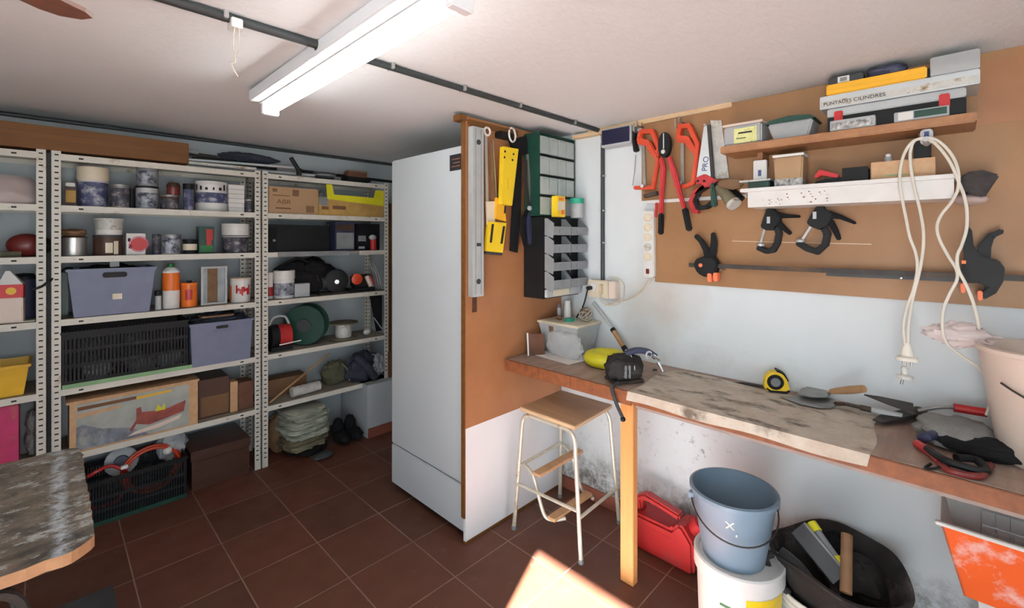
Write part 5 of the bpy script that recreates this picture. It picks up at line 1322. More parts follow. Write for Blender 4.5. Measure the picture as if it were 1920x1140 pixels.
hd = t.part('handle', MB().strip(W2(t, [(1306, 340), (1322, 336), (1337, 342), (1322, 350), (1306, 360), (1297, 378), (1303, 396), (1312, 398)], X), [.03, .045, .035, .024, .022, .022, .022, .014], -.066, -.036), 'bright_red', bevel=.005)
t.part('inner_grip', MB().strip(W2(t, [(1330, 350), (1312, 360), (1304, 376), (1310, 391), (1328, 388), (1337, 378)], X), [.01, .012, .016, .018, .020, .018], -.068, -.034), 'black_plastic', bevel=.005)
for px in (1311, 1323):
    c = t.wx(px, 340, X); t.part('screw', MB().cyl((c[0], -.066, c[1]), (c[0], -.069, c[1]), .006), 'ink')
a = t.wx(1325, 303, X); t.text('lettering', 'PRO', .036, (a[0] - .004, -.0532, a[1] - .01), rot=(R(90), R(-82), 0), mat='deep_blue')
t.part('hook', MB().cyl((t.wx(1330, 234, XR)[0], 0, t.wx(1330, 238, XR)[1]), (t.wx(1330, 234, XR)[0], -.06, t.wx(1330, 238, XR)[1]), .004), 'steel')
t = WT('scraper_plate', 'wide pale grey metal float blade hanging behind the handsaw', 'plate', 1350, 334)
t.part('plate', MB().prism(W2(t, [(1333, 226), (1353, 226), (1368, 334), (1340, 336)], XR - .02), -.026, -.022), 'wrap')
t = WT('leather_sheath', 'brown leather sheath lying over the end of the white trough', 'sheath', 1365, 350)
t.part('sheath', MB().prism(W2(t, [(1345, 342), (1372, 334), (1396, 336), (1392, 350), (1375, 356), (1352, 352)], XR - .10), -.115, -.09), 'leather', bevel=.006)
t = WT('torch', 'grey-brown torch with a clear round lens hanging beside the handsaw handle', 'torch', 1375, 385)
a = t.l(aX(1348, 350, XR - .07)); b_ = t.l(aX(1374, 380, XR - .10))
t.part('barrel', MB().cyl(a, b_, .020, .030), 'spool_beige', smooth=True)
d_ = (b_ - a).normalized()
t.part('lens', MB().cyl(b_ + d_ * .001, b_ + d_ * .016, .032, .030), 'wrap', smooth=True)
t.part('cap', MB().cyl(a - d_ * .02, a - d_ * .001, .016, .020), 'black_plastic', smooth=True)
t = WT('green_screwdriver', 'dark green cord-wrapped tool hanging below the handsaw spine', 'tool', 1339, 388)
t.part('handle', MB().strip(W2(t, [(1336, 342), (1338, 365), (1340, 388)], XR - .085), [.012, .02, .026], -.10, -.072), 'dark_green', bevel=.006)
t = WT('black_tube', 'black tube lying behind the torch under the trough end', 'tube', 1385, 370)
t.part('tube', MB().cyl(t.l(aX(1362, 348, XR - .03)), t.l(aX(1392, 374, XR - .04)), .014), 'black_plastic', smooth=True)

# ---- upper shelf
t = Thing('wall_shelf', 'brown wooden wall shelf with cases stacked on it, near the ceiling', 'shelf', (XR, 0, 1.862), RW)
l0 = t.wx(1350, 280, 2.0)[0]; l1 = t.wx(1832, 225, 2.0)[0]
t.part('board', MB().box(l0, l1, -.19, 0, 0, .031), 'shelf_wood', bevel=.004)
t.part('bracket', MB().box(l0 + .12, l0 + .14, -.10, 0, -.05, 0), 'shelf_wood')
t.part('bracket', MB().box(l1 - .14, l1 - .12, -.10, 0, -.05, 0), 'shelf_wood')
ZS = 1.894
def SB(name, label, cat, px0, px1, z0, z1, xf, dep, mat, bevel=.002, group=None):
    y0 = aX(px0, 448, xf).y; y1 = aX(px1, 448, xf).y; w = y0 - y1
    t = Thing(name, label, cat, (xf, (y0 + y1) / 2, z0), RW, group); t.w = w; t.h = z1 - z0; t.d = dep
    if mat: t.part('body', MB().box(-w / 2, w / 2, 0, dep, 0, z1 - z0), mat, bevel=bevel)
    return t
t = SB('plastic_box', 'clear plastic box with a yellow printed label, left end of the upper shelf', 'box', 1357, 1428, ZS, 1.975, 2.02, .12, 'clear_tub', .006)
t.part('lid', MB().box(-t.w / 2 - .006, t.w / 2 + .006, -.006, t.d + .006, t.h + .0006, t.h + .010), 'pinkish_plastic', bevel=.003)
t.part('label', MB().box(-t.w * .22, t.w * .38, -.0015, 0, .006, t.h * .84), 'label_yellow')
t.part('print', MB().box(-t.w * .1, t.w * .26, -.0024, -.0015, t.h * .55, t.h * .63).box(-t.w * .15, t.w * .1, -.0024, -.0015, t.h * .3, t.h * .34), 'ink')
t = SB('plastic_box', 'clear boat-shaped tub with a dark green lid on the upper shelf', 'box', 1438, 1525, ZS, 1.958, 2.02, .13, None)
w = t.w / 2
t.part('body', MB().frustum((-w + .02, w - .02, .015, .115), (-w, w, 0, .13), 0, t.h), 'clear_tub', bevel=.006)
t.part('lid', MB().prism([(-w - .008, t.h), (w + .008, t.h), (w - .01, t.h + .014), (0, t.h + .022), (-w + .01, t.h + .014)], -.008, .138), 'green', bevel=.003).data.materials[0] = MATS['dark_green']
t = SB('tool_case', 'black tool case with two red latches and a grey lid on the upper shelf', 'case', 1551, 1812, ZS, 1.98, 2.025, .15, None)
w = t.w / 2
t.part('body', MB().box(-w, w, 0, .15, 0, .056), 'black_plastic', bevel=.003)
t.part('lid', MB().box(-w, w, -.001, .15, .0565, .086), 'light_grey', bevel=.003)
for x in (-w + .035, w - .05): t.part('latch', MB().box(x - .013, x + .013, -.010, -.001, .028, .074), 'bright_red', bevel=.003)
t = SB('small_organizer', 'small clear organizer with screws in front of the black case, left one', 'organizer', 1556, 1641, ZS, 1.93, 1.998, .025, 'clear_tub')
t.part('contents', MB().box(-t.w / 2 + .004, t.w / 2 - .004, -.0008, .0, .003, t.h - .008), 'screws')
t = SB('small_organizer', 'small clear organizer with a green label in front of the black case, right one', 'organizer', 1676, 1780, ZS, 1.926, 1.998, .025, 'clear_tub')
t.part('label', MB().box(-t.w * .12, t.w * .46, -.001, 0, .006, t.h - .004), 'dark_green')
t.part('paper', MB().box(-t.w * .42, -t.w * .14, -.001, 0, .003, t.h - .003), 'paper')
t = SB('label_case', 'long silver case with handwriting on its cream strip, above the black case', 'case', 1537, 1838, 1.981, 2.027, 2.01, .16, None)
w = t.w / 2
t.part('body', MB().box(-w, w, 0, .16, 0, .046), 'aluminium', bevel=.002)
t.part('strip', MB().box(-w + .003, w - .003, -.0016, 0, .004, .027), 'cream_plastic').data.materials[0] = MATS['wrap']
t.text('lettering', 'PUNTADES', .017, (-w * .74, -.0022, .0155), mat='ink', sx=1.0)
t.text('lettering', 'CILINDRES', .017, (-w * .30, -.0022, .0155), mat='ink', sx=1.1)
t = SB('flat_case', 'flat orange-yellow plastic case on top of the silver case', 'case', 1549, 1738, 2.028, 2.068, 2.012, .15, 'case_orange', .004)
t.part('seam', MB().box(-t.w / 2 + .004, t.w / 2 - .004, -.0008, 0, .019, .0205), 'amber')
t.part('hinge', MB().box(t.w / 2, t.w / 2 + .006, .02, .06, .005, .035), 'black_plastic')
t = SB('blister_pack', 'dark blister pack with a white label, on the left of the orange case', 'pack', 1553, 1618, 2.0685, 2.098, 2.03, .10, 'dark_grey', .004)
t.part('label', MB().box(-t.w * .22, t.w * .12, -.001, 0, .004, .026), 'paper')
t.part('barcode', MB().box(-t.w * .15, t.w * .05, -.0015, -.001, .008, .022), 'mid_grey')
t = SB('fastener_box', 'dark bag of blue wall plugs on the right of the orange case', 'bag', 1622, 1700, 2.0685, 2.104, 2.03, .10, None)
t.part('bag', MB().lump((0, .05, .018), (t.w / 2, .05, .018), 121, .12, boxy=.7), 'navy', smooth=True)
t = SB('plastic_box', 'clear flat plastic box at the right end, on top of the silver case', 'box', 1744, 1838, 2.028, 2.092, 2.015, .13, 'clear_tub', .003)
t.part('contents', MB().box(-t.w / 2 + .004, t.w / 2 - .004, .004, .126, .004, .03), 'wrap')

# ---- lower white trough
t = Thing('white_trough', 'long white plastic trough used as a shelf below the wooden one', 'trough', (XR, 0, 1.628), RW)
l0 = t.wx(1402, 388, 1.99)[0]; l1 = t.wx(1789, 372, 1.99)[0]
t.part('front', MB().box(l0, l1, -.200, -.196, 0, .062), 'white_plastic')
t.part('end', MB().box(l0, l0 + .004, -.196, -.016, 0, .062), 'white_plastic')
t.part('end', MB().box(l1 - .004, l1, -.196, -.016, 0, .062), 'white_plastic')
t.part('back', MB().box(l0, l1, -.016, -.0125, 0, .062), 'white_plastic')
t.part('floor', MB().box(l0 + .004, l1 - .004, -.196, -.016, 0, .004), 'white_plastic')
t.part('rim', MB().box(l0 - .025, l1 + .005, -.216, -.196, .062, .076).box(l0 - .025, l0 + .004, -.196, -.0125, .062, .076).box(l1 - .004, l1 + .005, -.196, -.0125, .062, .076), 'white_plastic', bevel=.002)
sp = MB()
for i in range(34):
    x = random.uniform(l0 + .05, l1 - .3); z = random.uniform(.008, .05)
    s_ = random.uniform(.0012, .003); sp.prism([(x + s_ * math.cos(q), z + s_ * math.sin(q)) for q in (0, 1.2, 2.4, 3.6, 4.9)], -.2005, -.2)
t.part('specks', sp, 'rust')
ZR = 1.6325
t = SB('plastic_tray', 'flat dark green tray with a clear lid at the left end of the trough', 'tray', 1402, 1443, ZR, 1.735, 2.03, .12, 'dark_green', .003)
t.part('lid', MB().box(-t.w / 2 - .03, t.w / 2 + .004, -.006, .12, t.h + .0006, t.h + .008), 'wrap')
t = SB('glue_tube', 'upright clear tube with a white printed label on the green tray', 'tube', 1412, 1437, 1.744, 1.825, 2.05, .02, 'paper', .003)
t.part('print', MB().box(-.006, .006, -.001, 0, .015, .04), 'deep_blue')
t = SB('screw_tub', 'tub of screws with a white lid and pinkish upper half in the trough', 'tub', 1450, 1506, ZR, 1.832, 2.02, .08, None)
w = t.w / 2
t.part('body', MB().frustum((-w + .008, w - .008, .006, .074), (-w, w, 0, .08), 0, t.h - .01), 'pinkish_plastic', bevel=.006).data.materials[0] = MATS['leather'] if False else MATS['cardboard']
t.part('screws', MB().frustum((-w + .006, w - .006, .004, .076), (-w + .0015, w - .0015, -.0015, .08), .02, t.h * .52), 'screws', bevel=.004)
t.part('lid', MB().box(-w - .003, w + .003, -.004, .084, t.h - .0095, t.h), 'white_plastic', bevel=.002)
t = SB('folding_saw', 'red and black pruning tool lying in the trough', 'tool', 1528, 1580, ZR, 1.74, 2.03, .04, None)
w = t.w / 2
t.part('red_handle', MB().strip([(-w, .10), (-w * .6, .118), (w * .7, .098)], [.01, .02, .012], 0, .03), 'red', bevel=.003)
t.part('black_handle', MB().strip([(-w, .075), (0, .082), (w, .085)], [.02, .022, .02], .002, .035), 'black_plastic', bevel=.003)
t.part('base', MB().box(-w, w, .0, .04, 0, .055), 'black_matte', bevel=.002)
t = SB('black_pouch', 'black pouch standing in the trough left of the wooden box', 'pouch', 1579, 1628, ZR, 1.758, 2.03, .05, 'black_matte', .006)
t.part('flap', MB().box(-t.w / 2, t.w / 2, -.004, 0, t.h * .62, t.h), 'black_plastic', bevel=.001)
t = SB('wooden_box', 'open pale wooden box with a faint green stamp in the white trough', 'box', 1633, 1754, ZR, 1.768, 2.02, .12, 'pale_wood', .0015)
t.part('stamp', MB().box(-t.w * .2, t.w * .06, -.001, 0, t.h * .5, t.h * .56), 'jam_olive')
t.part('green_stamp', MB().box(-t.w * .28, t.w * .1, -.001, 0, t.h * .62, t.h * .645), 'shelf_liner_green')
t = SB('small_bottle', 'small clear bottle with a white cap on the wooden box', 'bottle', 1658, 1672, 1.7685, 1.79, 2.06, .02, None)
t.part('body', MB().cyl((0, .01, 0), (0, .01, .02), .011), 'clear_tub', smooth=True)
t.part('cap', MB().cyl((0, .01, .0205), (0, .01, .03), .008), 'white_plastic', smooth=True)
t = SB('black_box', 'small black box standing on the wooden box below the hook', 'box', 1713, 1745, 1.7685, 1.835, 2.03, .05, 'black_plastic', .003)
t = SB('cable_hook', 'white and blue plastic hook screwed below the wooden shelf, holding the white cable', 'hook', 1724, 1749, 1.83, 1.861, 1.965, .05, None)
w = t.w / 2
t.part('plate', MB().prism(rrect(-w, w, -.022, .028, .012), .035, .045), 'light_grey', bevel=.002)
t.part('blue_mark', MB().box(-.006, .006, .0335, .035, -.01, .02), 'deep_blue')
t.part('peg', MB().cyl((0, .04, -.02), (0, -.03, -.015), .008), 'light_grey', smooth=True)

# ---- white cable
t = WT('white_cable', 'long white extension cable looped over the hook and hanging to the bench', 'cable', 1735, 265)
CXX = 1.945
def cpath(P, X=CXX): return smooth_path([t.l(aX(p[0], p[1], X if len(p) < 3 else p[2])) for p in P], 8)
A_ = [(1733, 258), (1712, 265), (1697, 285), (1689, 312), (1687, 345), (1692, 375), (1699, 410), (1706, 445), (1717, 475), (1720, 505), (1712, 545), (1699, 580), (1694, 615), (1697, 648)]
B_ = [(1733, 260), (1715, 264), (1707, 285), (1708, 315), (1714, 350), (1724, 390), (1731, 430), (1731, 465), (1725, 505), (1714, 550), (1706, 590), (1703, 620), (1702, 648)]
C_2 = [(1735, 258), (1755, 262), (1775, 278), (1790, 300), (1797, 325), (1796, 355), (1783, 380), (1765, 403), (1757, 425), (1762, 450), (1778, 480), (1793, 505), (1794, 525), (1780, 552), (1769, 580), (1767, 610), (1773, 640), (1800, 665, 1.98), (1835, 690, 2.0), (1855, 722, 2.03), (1858, 750, 2.05), (1850, 778, 2.07)]
D_2 = [(1735, 260), (1752, 268), (1772, 290), (1786, 313), (1797, 340), (1807, 365), (1813, 395), (1812, 430), (1803, 460), (1795, 480), (1797, 505), (1812, 535), (1824, 565), (1833, 600), (1836, 630, 2.0)]
for P in (A_, B_, C_2, D_2): t.part('strand', MB().tube(cpath(P), .0043, 8), 'cable_white', smooth=True)
p = t.l(aX(1701, 660, CXX))
pl = t.part('plug', MB().lathe([(.006, .03), (.014, .012), (.016, -.012), (.028, -.018), (.03, -.028), (0, -.028)], c=p, sy=.6), 'cable_white', smooth=True)
t.part('pin', MB().cyl(p + Vector((-.010, 0, -.028)), p + Vector((-.010, 0, -.045)), .003).cyl(p + Vector((.010, 0, -.028)), p + Vector((.010, 0, -.045)), .003), 'steel', parent=pl)
t = WT('plug_adapter', 'yellowed clear plug adapter hanging below the white plug', 'plug', 1695, 718)
p = t.l(aX(1696, 700, CXX))
t.part('body', MB().lathe([(.006, .022), (.010, .016), (.008, -.002), (.024, -.008), (.022, -.018), (.0, -.022)], c=p, sy=.6), 'wrap', smooth=True)
t.part('cord', MB().tube([p + Vector((-.006, 0, .02)), p + Vector((.002, 0, .045))], .003).tube([p + Vector((.006, 0, .02)), p + Vector((.010, 0, .045))], .003), 'wrap')
t.part('pin', MB().cyl(p + Vector((-.004, 0, -.018)), p + Vector((-.008, 0, -.036)), .004), 'dull_steel')

# ---- trigger clamps
def trig(label, loc, body, frame, h1, h2, rod, pad, spot):
    t = WT('trigger_clamp', label, 'clamp', *loc, group='black trigger clamps')
    X = XR - .05
    t.part('head', MB().prism(W2(t, body, X), -.066, -.034), 'black_plastic', bevel=.004)
    t.part('jaw', MB().strip(W2(t, frame, X), .024, -.062, -.038), 'black_plastic', bevel=.004)
    t.part('handle', MB().strip(W2(t, h1, X), [.03, .018, .010], -.058, -.042), 'black_matte', bevel=.003)
    t.part('trigger', MB().strip(W2(t, h2, X), [.022, .02, .014], -.058, -.042), 'black_matte', bevel=.003)
    t.part('bar', MB().strip(W2(t, rod, X), .009, -.053, -.047), 'steel')
    c = t.wx(*pad, X); t.part('pad', MB().ball((c[0], -.05, c[1]), .014, 1.2, 1, .7), 'aluminium', smooth=True)
    c = t.wx(*spot, X); t.part('badge', MB().box(c[0] - .006, c[0] + .006, -.0675, -.066, c[1] - .016, c[1] + .012), 'aluminium')
    c = t.wx(*body[0], X); t.part('nail', MB().cyl((c[0] + .012, 0, c[1] - .01), (c[0] + .012, -.072, c[1] - .008), .004), 'steel')
    return t
trig('smaller black trigger clamp hanging under the trough, the left one', (1455, 472), [(1441, 386), (1434, 405), (1427, 426), (1438, 432), (1452, 432), (1461, 420), (1466, 408), (1456, 396), (1449, 388)],
     [(1455, 422), (1461, 438), (1458, 455), (1450, 469), (1438, 471), (1420, 463)], [(1455, 403), (1474, 405), (1501, 406)], [(1457, 415), (1470, 428), (1483, 439)], [(1434, 428), (1425, 462)], (1426, 459), (1443, 412))
trig('bigger black trigger clamp hanging tilted under the trough, the right one', (1545, 474), [(1537, 380), (1525, 397), (1513, 418), (1521, 425), (1537, 431), (1549, 428), (1560, 412), (1562, 402), (1548, 392), (1544, 384)],
     [(1542, 424), (1552, 438), (1548, 458), (1533, 472), (1514, 466), (1495, 454)], [(1552, 402), (1577, 407), (1605, 419)], [(1556, 414), (1565, 430), (1574, 450)], [(1521, 424), (1501, 455)], (1500, 452), (1529, 403))

# ---- long bar clamp
t = WT('bar_clamp', 'long black bar clamp with orange pads stretching across the board', 'clamp', 1330, 520)
X = XR - .06
zb = t.wx(1330, 498, X)[1]
l0 = t.wx(1292, 495, X)[0]; l1 = t.wx(1919, 511, X)[0]
t.part('bar', MB().box(l0, l1 + .02, -.064, -.056, zb - .010, zb + .009), 'dark_steel')
lb = t.wx(1560, 510, X)[0]
t.part('bar', MB().box(lb - .02, l1 - .06, -.054, -.046, zb - .022, zb + .0), 'dark_grey')
t.part('head', MB().prism(W2(t, [(1306, 486), (1322, 480), (1340, 482), (1348, 492), (1346, 508), (1340, 516), (1325, 520), (1310, 512), (1303, 498)], X), -.08, -.04), 'black_plastic', bevel=.006)
t.part('handle', MB().strip(W2(t, [(1304, 441), (1315, 452), (1324, 468), (1328, 486)], X), [.02, .022, .026, .03], -.07, -.048), 'black_plastic', bevel=.004)
t.part('handle', MB().strip(W2(t, [(1337, 436), (1339, 455), (1337, 472), (1333, 488)], X), [.016, .028, .03, .03], -.07, -.048), 'black_plastic', bevel=.004)
c = t.wx(1317, 497, X); t.part('button', MB().cyl((c[0], -.08, c[1]), (c[0], -.084, c[1]), .009, seg=8), 'coral')
t.part('pad', MB().prism(W2(t, [(1329, 512), (1337, 512), (1338, 528), (1330, 528)], X), -.084, -.045), 'coral', bevel=.003)
t.part('pad', MB().prism(W2(t, [(1340, 511), (1348, 511), (1349, 527), (1341, 527)], X), -.084, -.045), 'coral', bevel=.003)
t.part('head', MB().prism(W2(t, [(1811, 424), (1822, 430), (1825, 458), (1832, 472), (1845, 481), (1872, 488), (1883, 502), (1880, 528), (1867, 549), (1844, 561), (1838, 552), (1850, 538), (1835, 530), (1804, 530), (1799, 510), (1807, 485), (1806, 450)], X), -.085, -.04), 'black_plastic', bevel=.006)
t.part('trigger', MB().strip(W2(t, [(1843, 484), (1846, 462), (1858, 442), (1881, 432)], X), [.035, .03, .018, .016], -.074, -.05), 'black_plastic', bevel=.004)
t.part('pad', MB().prism(W2(t, [(1800, 530), (1809, 530), (1810, 548), (1802, 549)], X), -.088, -.045), 'coral', bevel=.003)
t.part('pad', MB().prism(W2(t, [(1832, 544), (1842, 544), (1842, 562), (1833, 563)], X), -.088, -.045), 'coral', bevel=.003)
t.part('button', MB().prism(W2(t, [(1803, 488), (1811, 488), (1811, 494), (1803, 494)], X), -.088, -.085), 'coral')
for px in (1352, 1690):
    c = t.wx(px, 500, X); t.part('nail', MB().cyl((c[0], 0, zb - .018), (c[0], -.07, zb - .017), .003), 'steel')

# ---- black brush right of trough
t = WT('black_brush', 'black bristled fan-shaped brush with a clear pinkish base right of the trough', 'brush', 1820, 385)
X = XR - .12
t.part('bristles', MB().prism(W2(t, [(1799, 333), (1817, 324), (1842, 321), (1874, 330), (1860, 350), (1846, 371), (1818, 365), (1799, 355)], X), -.16, -.06), 'hairs', bevel=.01)
c = t.wx(1820, 374, X)
t.part('base', MB().ball((c[0], -.11, c[1]), .034, 1.25, 1.1, .55), 'clear_pink', smooth=True)
t.part('mount', MB().cyl((c[0], 0, c[1] + .04), (c[0], -.06, c[1] + .03), .006), 'dark_steel')
# ================================================================== ON THE BENCH
BT = BZ + .0012
MT = BZ + .007
# storage tub in the corner
ang = 0.0
tc_ = (2.064, 1.562, BT + .003)
t = Thing('storage_tub', 'clear plastic tub with a cream lid standing on a white sheet in the bench corner', 'tub', tc_)
t.part('body', MB().frustum((-.080, .080, -.105, .105), (-.108, .108, -.135, .135), 0, .160, open_top=True, th=.002), 'clear_tub', bevel=.010)
t.part('contents', MB().lump((0, 0, .072), (.086, .112, .07), 130, .08, flat=.9, boxy=.5), 'wrap', smooth=True)
t.part('tape', MB().add([(-.088, .06, .03), (-.088, .03, .03), (-.109, .03, .15), (-.109, .06, .15), (-.086, .06, .03), (-.086, .03, .03), (-.107, .03, .15), (-.107, .06, .15)], [(0, 1, 2, 3), (7, 6, 5, 4), (0, 4, 5, 1), (1, 5, 6, 2), (2, 6, 7, 3), (3, 7, 4, 0)]), 'leather')
t.part('lid', MB().box(-.118, .118, -.146, .146, .161, .174), 'cream_plastic', bevel=.006)
bz = tc_[2] + .175
t = Thing('plastic_wrap', 'crumpled clear plastic film bunched around the front of the storage tub', 'film', (1.965, 1.50, BT + .003))
t.part('film', MB().lump((-.012, .01, .062), (.022, .115, .070), 140, .16, 3.0, flat=.88, boxy=.5), 'bag_plastic', smooth=True)
solo('white_sheet', MB().at(Matrix.Translation((1.985, 1.535, BT)) @ Matrix.Rotation(R(-6), 4, 'Z')).box(-.125, .10, -.15, .13, 0, .002), 'paper', 'thin white sheet lying under the storage tub', 'sheet')
t = Thing('white_bottle', 'white cylindrical bottle standing on the tub lid', 'bottle', (2.105, 1.605, bz))
t.part('body', MB().lathe([(0, 0), (.020, 0), (.020, .06), (.017, .075), (.017, .105), (0, .105)]), 'white_plastic', smooth=True)
t = Thing('tape_roll', 'small teal roll of tape on the front of the tub lid', 'tape', (2.045, 1.545, bz))
t.part('roll', MB().lathe([(.012, 0), (.026, 0), (.026, .016), (.012, .016), (.012, 0)], sx=1.2), 'teal', smooth=True)
t = Thing('glue_bottle', 'pale blue-capped little bottle left of the white bottle on the tub lid', 'bottle', (2.085, 1.65, bz))
t.part('body', MB().cyl((0, 0, 0), (0, 0, .06), .011), 'light_grey', smooth=True)
t.part('cap', MB().cyl((0, 0, .06), (.0, 0, .078), .007), 'bin_blue', smooth=True)
t = Thing('cork_piece', 'small orange-brown piece lying on the tub lid', 'piece', (2.04, 1.615, bz))
t.part('body', MB().lump((0, 0, .012), (.018, .018, .012), 7, .2), 'leather', smooth=True)
t = Thing('string_ball', 'tangled ball of pale string and wire on the right of the tub lid', 'string', (2.115, 1.485, bz))
for k in range(11):
    ax = Vector((random.uniform(-1, 1), random.uniform(-1, 1), random.uniform(-.6, 1))).normalized(); u_ = ax.orthogonal().normalized(); v_ = ax.cross(u_)
    rr_ = random.uniform(.026, .037)
    t.part('strand', MB().tube([Vector((0, 0, .040)) + (u_ * math.cos(q * math.pi / 9) * 1.15 + v_ * math.sin(q * math.pi / 9)) * rr_ for q in range(18)], .0030, 6, closed=True), 'rope' if k % 3 else 'leather', smooth=True)
t = Thing('leaning_tile', 'brown tile with a white edge leaning in the corner left of the storage tub', 'tile', (1.878, 1.640, BT), R(-35))
q = MB(); q.T = Matrix.Rotation(R(-12), 4, 'X'); q.box(-.045, .045, 0, .008, 0, .115, 0)
t.part('tile', q, 'brick_brown')
q = MB(); q.T = Matrix.Rotation(R(-12), 4, 'X'); q.box(-.053, -.0455, -.004, .010, 0, .122)
t.part('edge', q, 'white_plastic')
# yellow ring
p = aZ(1134, 676, BZ + .025)
t = Thing('yellow_ring', 'yellow foam ring lying flat on the bench beside the storage tub', 'ring', (p.x + .01, p.y, BT))
pr = [(.066 + .036 * math.cos(q * math.pi / 8), .030 + .030 * math.sin(q * math.pi / 8)) for q in range(17)]
t.e.scale = (1.1, 1.1, 1.15)
t.part('ring', MB().lathe(pr, seg=36), 'lemon', smooth=True)
t.part('backing', MB().lathe([(0, 0), (.05, 0), (.05, .02), (0, .02)], seg=24), 'yellow', smooth=True)
# leaning brush/tool against wall
t = Thing('long_scraper', 'long steel rod tool with a brown and black handle leaning on the wall', 'tool', (2.05, 1.12, BT + .0), 0)
pa = aX(1113, 568, XR - .012) ; pb = aX(1149, 618, XR - .06); pc = aX(1172, 655, XR - .10); pd = aX(1186, 668, XR - .115)
t.e.location = (pd.x, pd.y, BT); t.I = Matrix.Translation(Vector(t.e.location)).inverted()
t.part('rod', MB().cyl(t.l(pa), t.l(pb), .010, .006), 'aluminium', smooth=True)
t.part('handle', MB().cyl(t.l(pb), t.l(pc), .013), 'handle_wood', smooth=True)
dd = (t.l(pc) - t.l(pb)).normalized()
t.part('collar', MB().cyl(t.l(pb) - dd * .004, t.l(pb) + dd * .014, .0145), 'black_plastic', smooth=True)
t.part('collar', MB().cyl(t.l(pc) - dd * .016, t.l(pc) + dd * .006, .0145), 'black_plastic', smooth=True)
t.part('tip', MB().cyl(t.l(pc), t.l(pd), .008, .006), 'aluminium', smooth=True)
t.part('stand', MB().cyl(t.l(pd), Vector((0, 0, 0.002)), .006, .008), 'dull_steel', smooth=True)
# sander with goggles
p = aZ(1172, 722, BZ); 
t = Thing('belt_sander', 'dusty dark power sander with a hanging strap at the bench edge', 'power tool', (p.x + .05, p.y + .035, BT), R(-30))
t.part('housing', MB().lump((0, 0, .062), (.088, .062, .060), 150, .16, 3.0, flat=.96, boxy=.2), 'black_rubber', smooth=True)
t.part('base', MB().box(-.07, .07, -.055, .055, 0, .014), 'dark_steel', bevel=.003)
t.part('vents', MB().box(-.03, -.024, -.068, -.05, .03, .085).box(-.012, -.006, -.069, -.05, .03, .085), 'mid_grey')
t.part('seam', MB().tube([(.02 + .0 * q, -.058 * math.cos(a_), .062 + .062 * math.sin(a_)) for q, a_ in enumerate([R(-50 + 14 * i) for i in range(13)])], .0025, 6), 'wrap', smooth=True)
p0 = Vector((-.055, -.05, .012)); 
t.part('strap', MB().tube(smooth_path([p0, t.l(aX(1147, 727, BX - .012)), t.l(aX(1155, 755, BX - .02)), t.l(aX(1167, 782, BX - .025))]), .0075, 8), 'dark_grey', smooth=True)
t.part('strap_end', MB().ball(t.l(aX(1168, 786, BX - .025)), .011), 'black_plastic', smooth=True)
t = Thing('pliers', 'navy blue grips with bright metal ends lying on top of the dark sander', 'pliers', (p.x + .09, p.y - .01, BT + .115), R(-20))
t.part('grip', MB().tube(smooth_path([(-.05, .02, .006), (-.01, .0, .022), (.04, -.02, .016), (.075, -.035, -.008)]), .014, 10), 'navy', smooth=True)
t.part('ring', MB().tube([(.035 + .016 * math.cos(q * math.pi / 8), -.035, .004 + .016 * math.sin(q * math.pi / 8)) for q in range(16)], .004, 8, closed=True), 'light_grey', smooth=True)
t.part('metal_end', MB().cyl((.05, -.04, .004), (.085, -.05, -.018), .009, .007), 'chrome', smooth=True)
t.part('metal_tip', MB().cyl((.08, -.045, -.03), (.092, -.06, -.07), .009, .006), 'chrome', smooth=True)
# dot
p = aZ(1228, 694, MT); solo('rubber_disc', MB().lathe([(0, 0), (.011, 0), (.010, .005), (0, .005)], c=(p.x, p.y, MT - .001)), 'black_plastic', 'small black rubber disc at the corner of the stained mat', 'disc', smooth=True)
# tape measure
p = aZ(1452, 728, BZ); p = p * (2.105 / p.x)
t = Thing('tape_measure', 'yellow and black tape measure standing on edge on the bench', 'tape measure', (p.x + .02, p.y, MT), R(-64)); t.e.scale = (1.12, 1.12, 1.12)
pr = [(-.038, .004), (-.034, 0), (.034, 0), (.042, .008), (.04, .02), (.034, .045), (.02, .066), (-.002, .074), (-.022, .068), (-.036, .05), (-.041, .026)]
t.part('body', MB().prism(pr, -.02, .02), 'yellow', bevel=.005)
t.part('grip', MB().strip([(-.036, .012), (-.02, .002), (.03, .003), (.041, .01)], .010, -.0215, .0215), 'black_plastic', bevel=.002)
t.part('grip', MB().strip([(.037, .04), (.024, .066), (.0, .078)], .008, -.016, .0225), 'black_plastic', bevel=.002)
t.part('disc', MB().lathe([(0, 0), (.028, 0), (.026, .003), (.02, .0032), (.019, .002), (0, .002)], c=(-.005, -.02, .036), axis=(0, -1, 0), seg=28), 'black_plastic', smooth=True)
t.part('label', MB().cyl((-.005, -.0222, .036), (-.005, -.0232, .036), .016, seg=24), 'mid_grey', smooth=True)
t = Thing('utility_knife', 'small dark knife lying left of the yellow tape measure', 'knife', tuple(Vector((2.14, aZ(1405, 709, MT).y * 2.14 / aZ(1405, 709, MT).x, BT))), R(-80))
t.part('body', MB().box(-.02, .06, -.008, .008, 0, .009), 'dark_steel', bevel=.002)
t.part('blade', MB().prism([(-.06, .003), (-.02, .0), (-.02, .009)], -.002, .002), 'dark_steel')
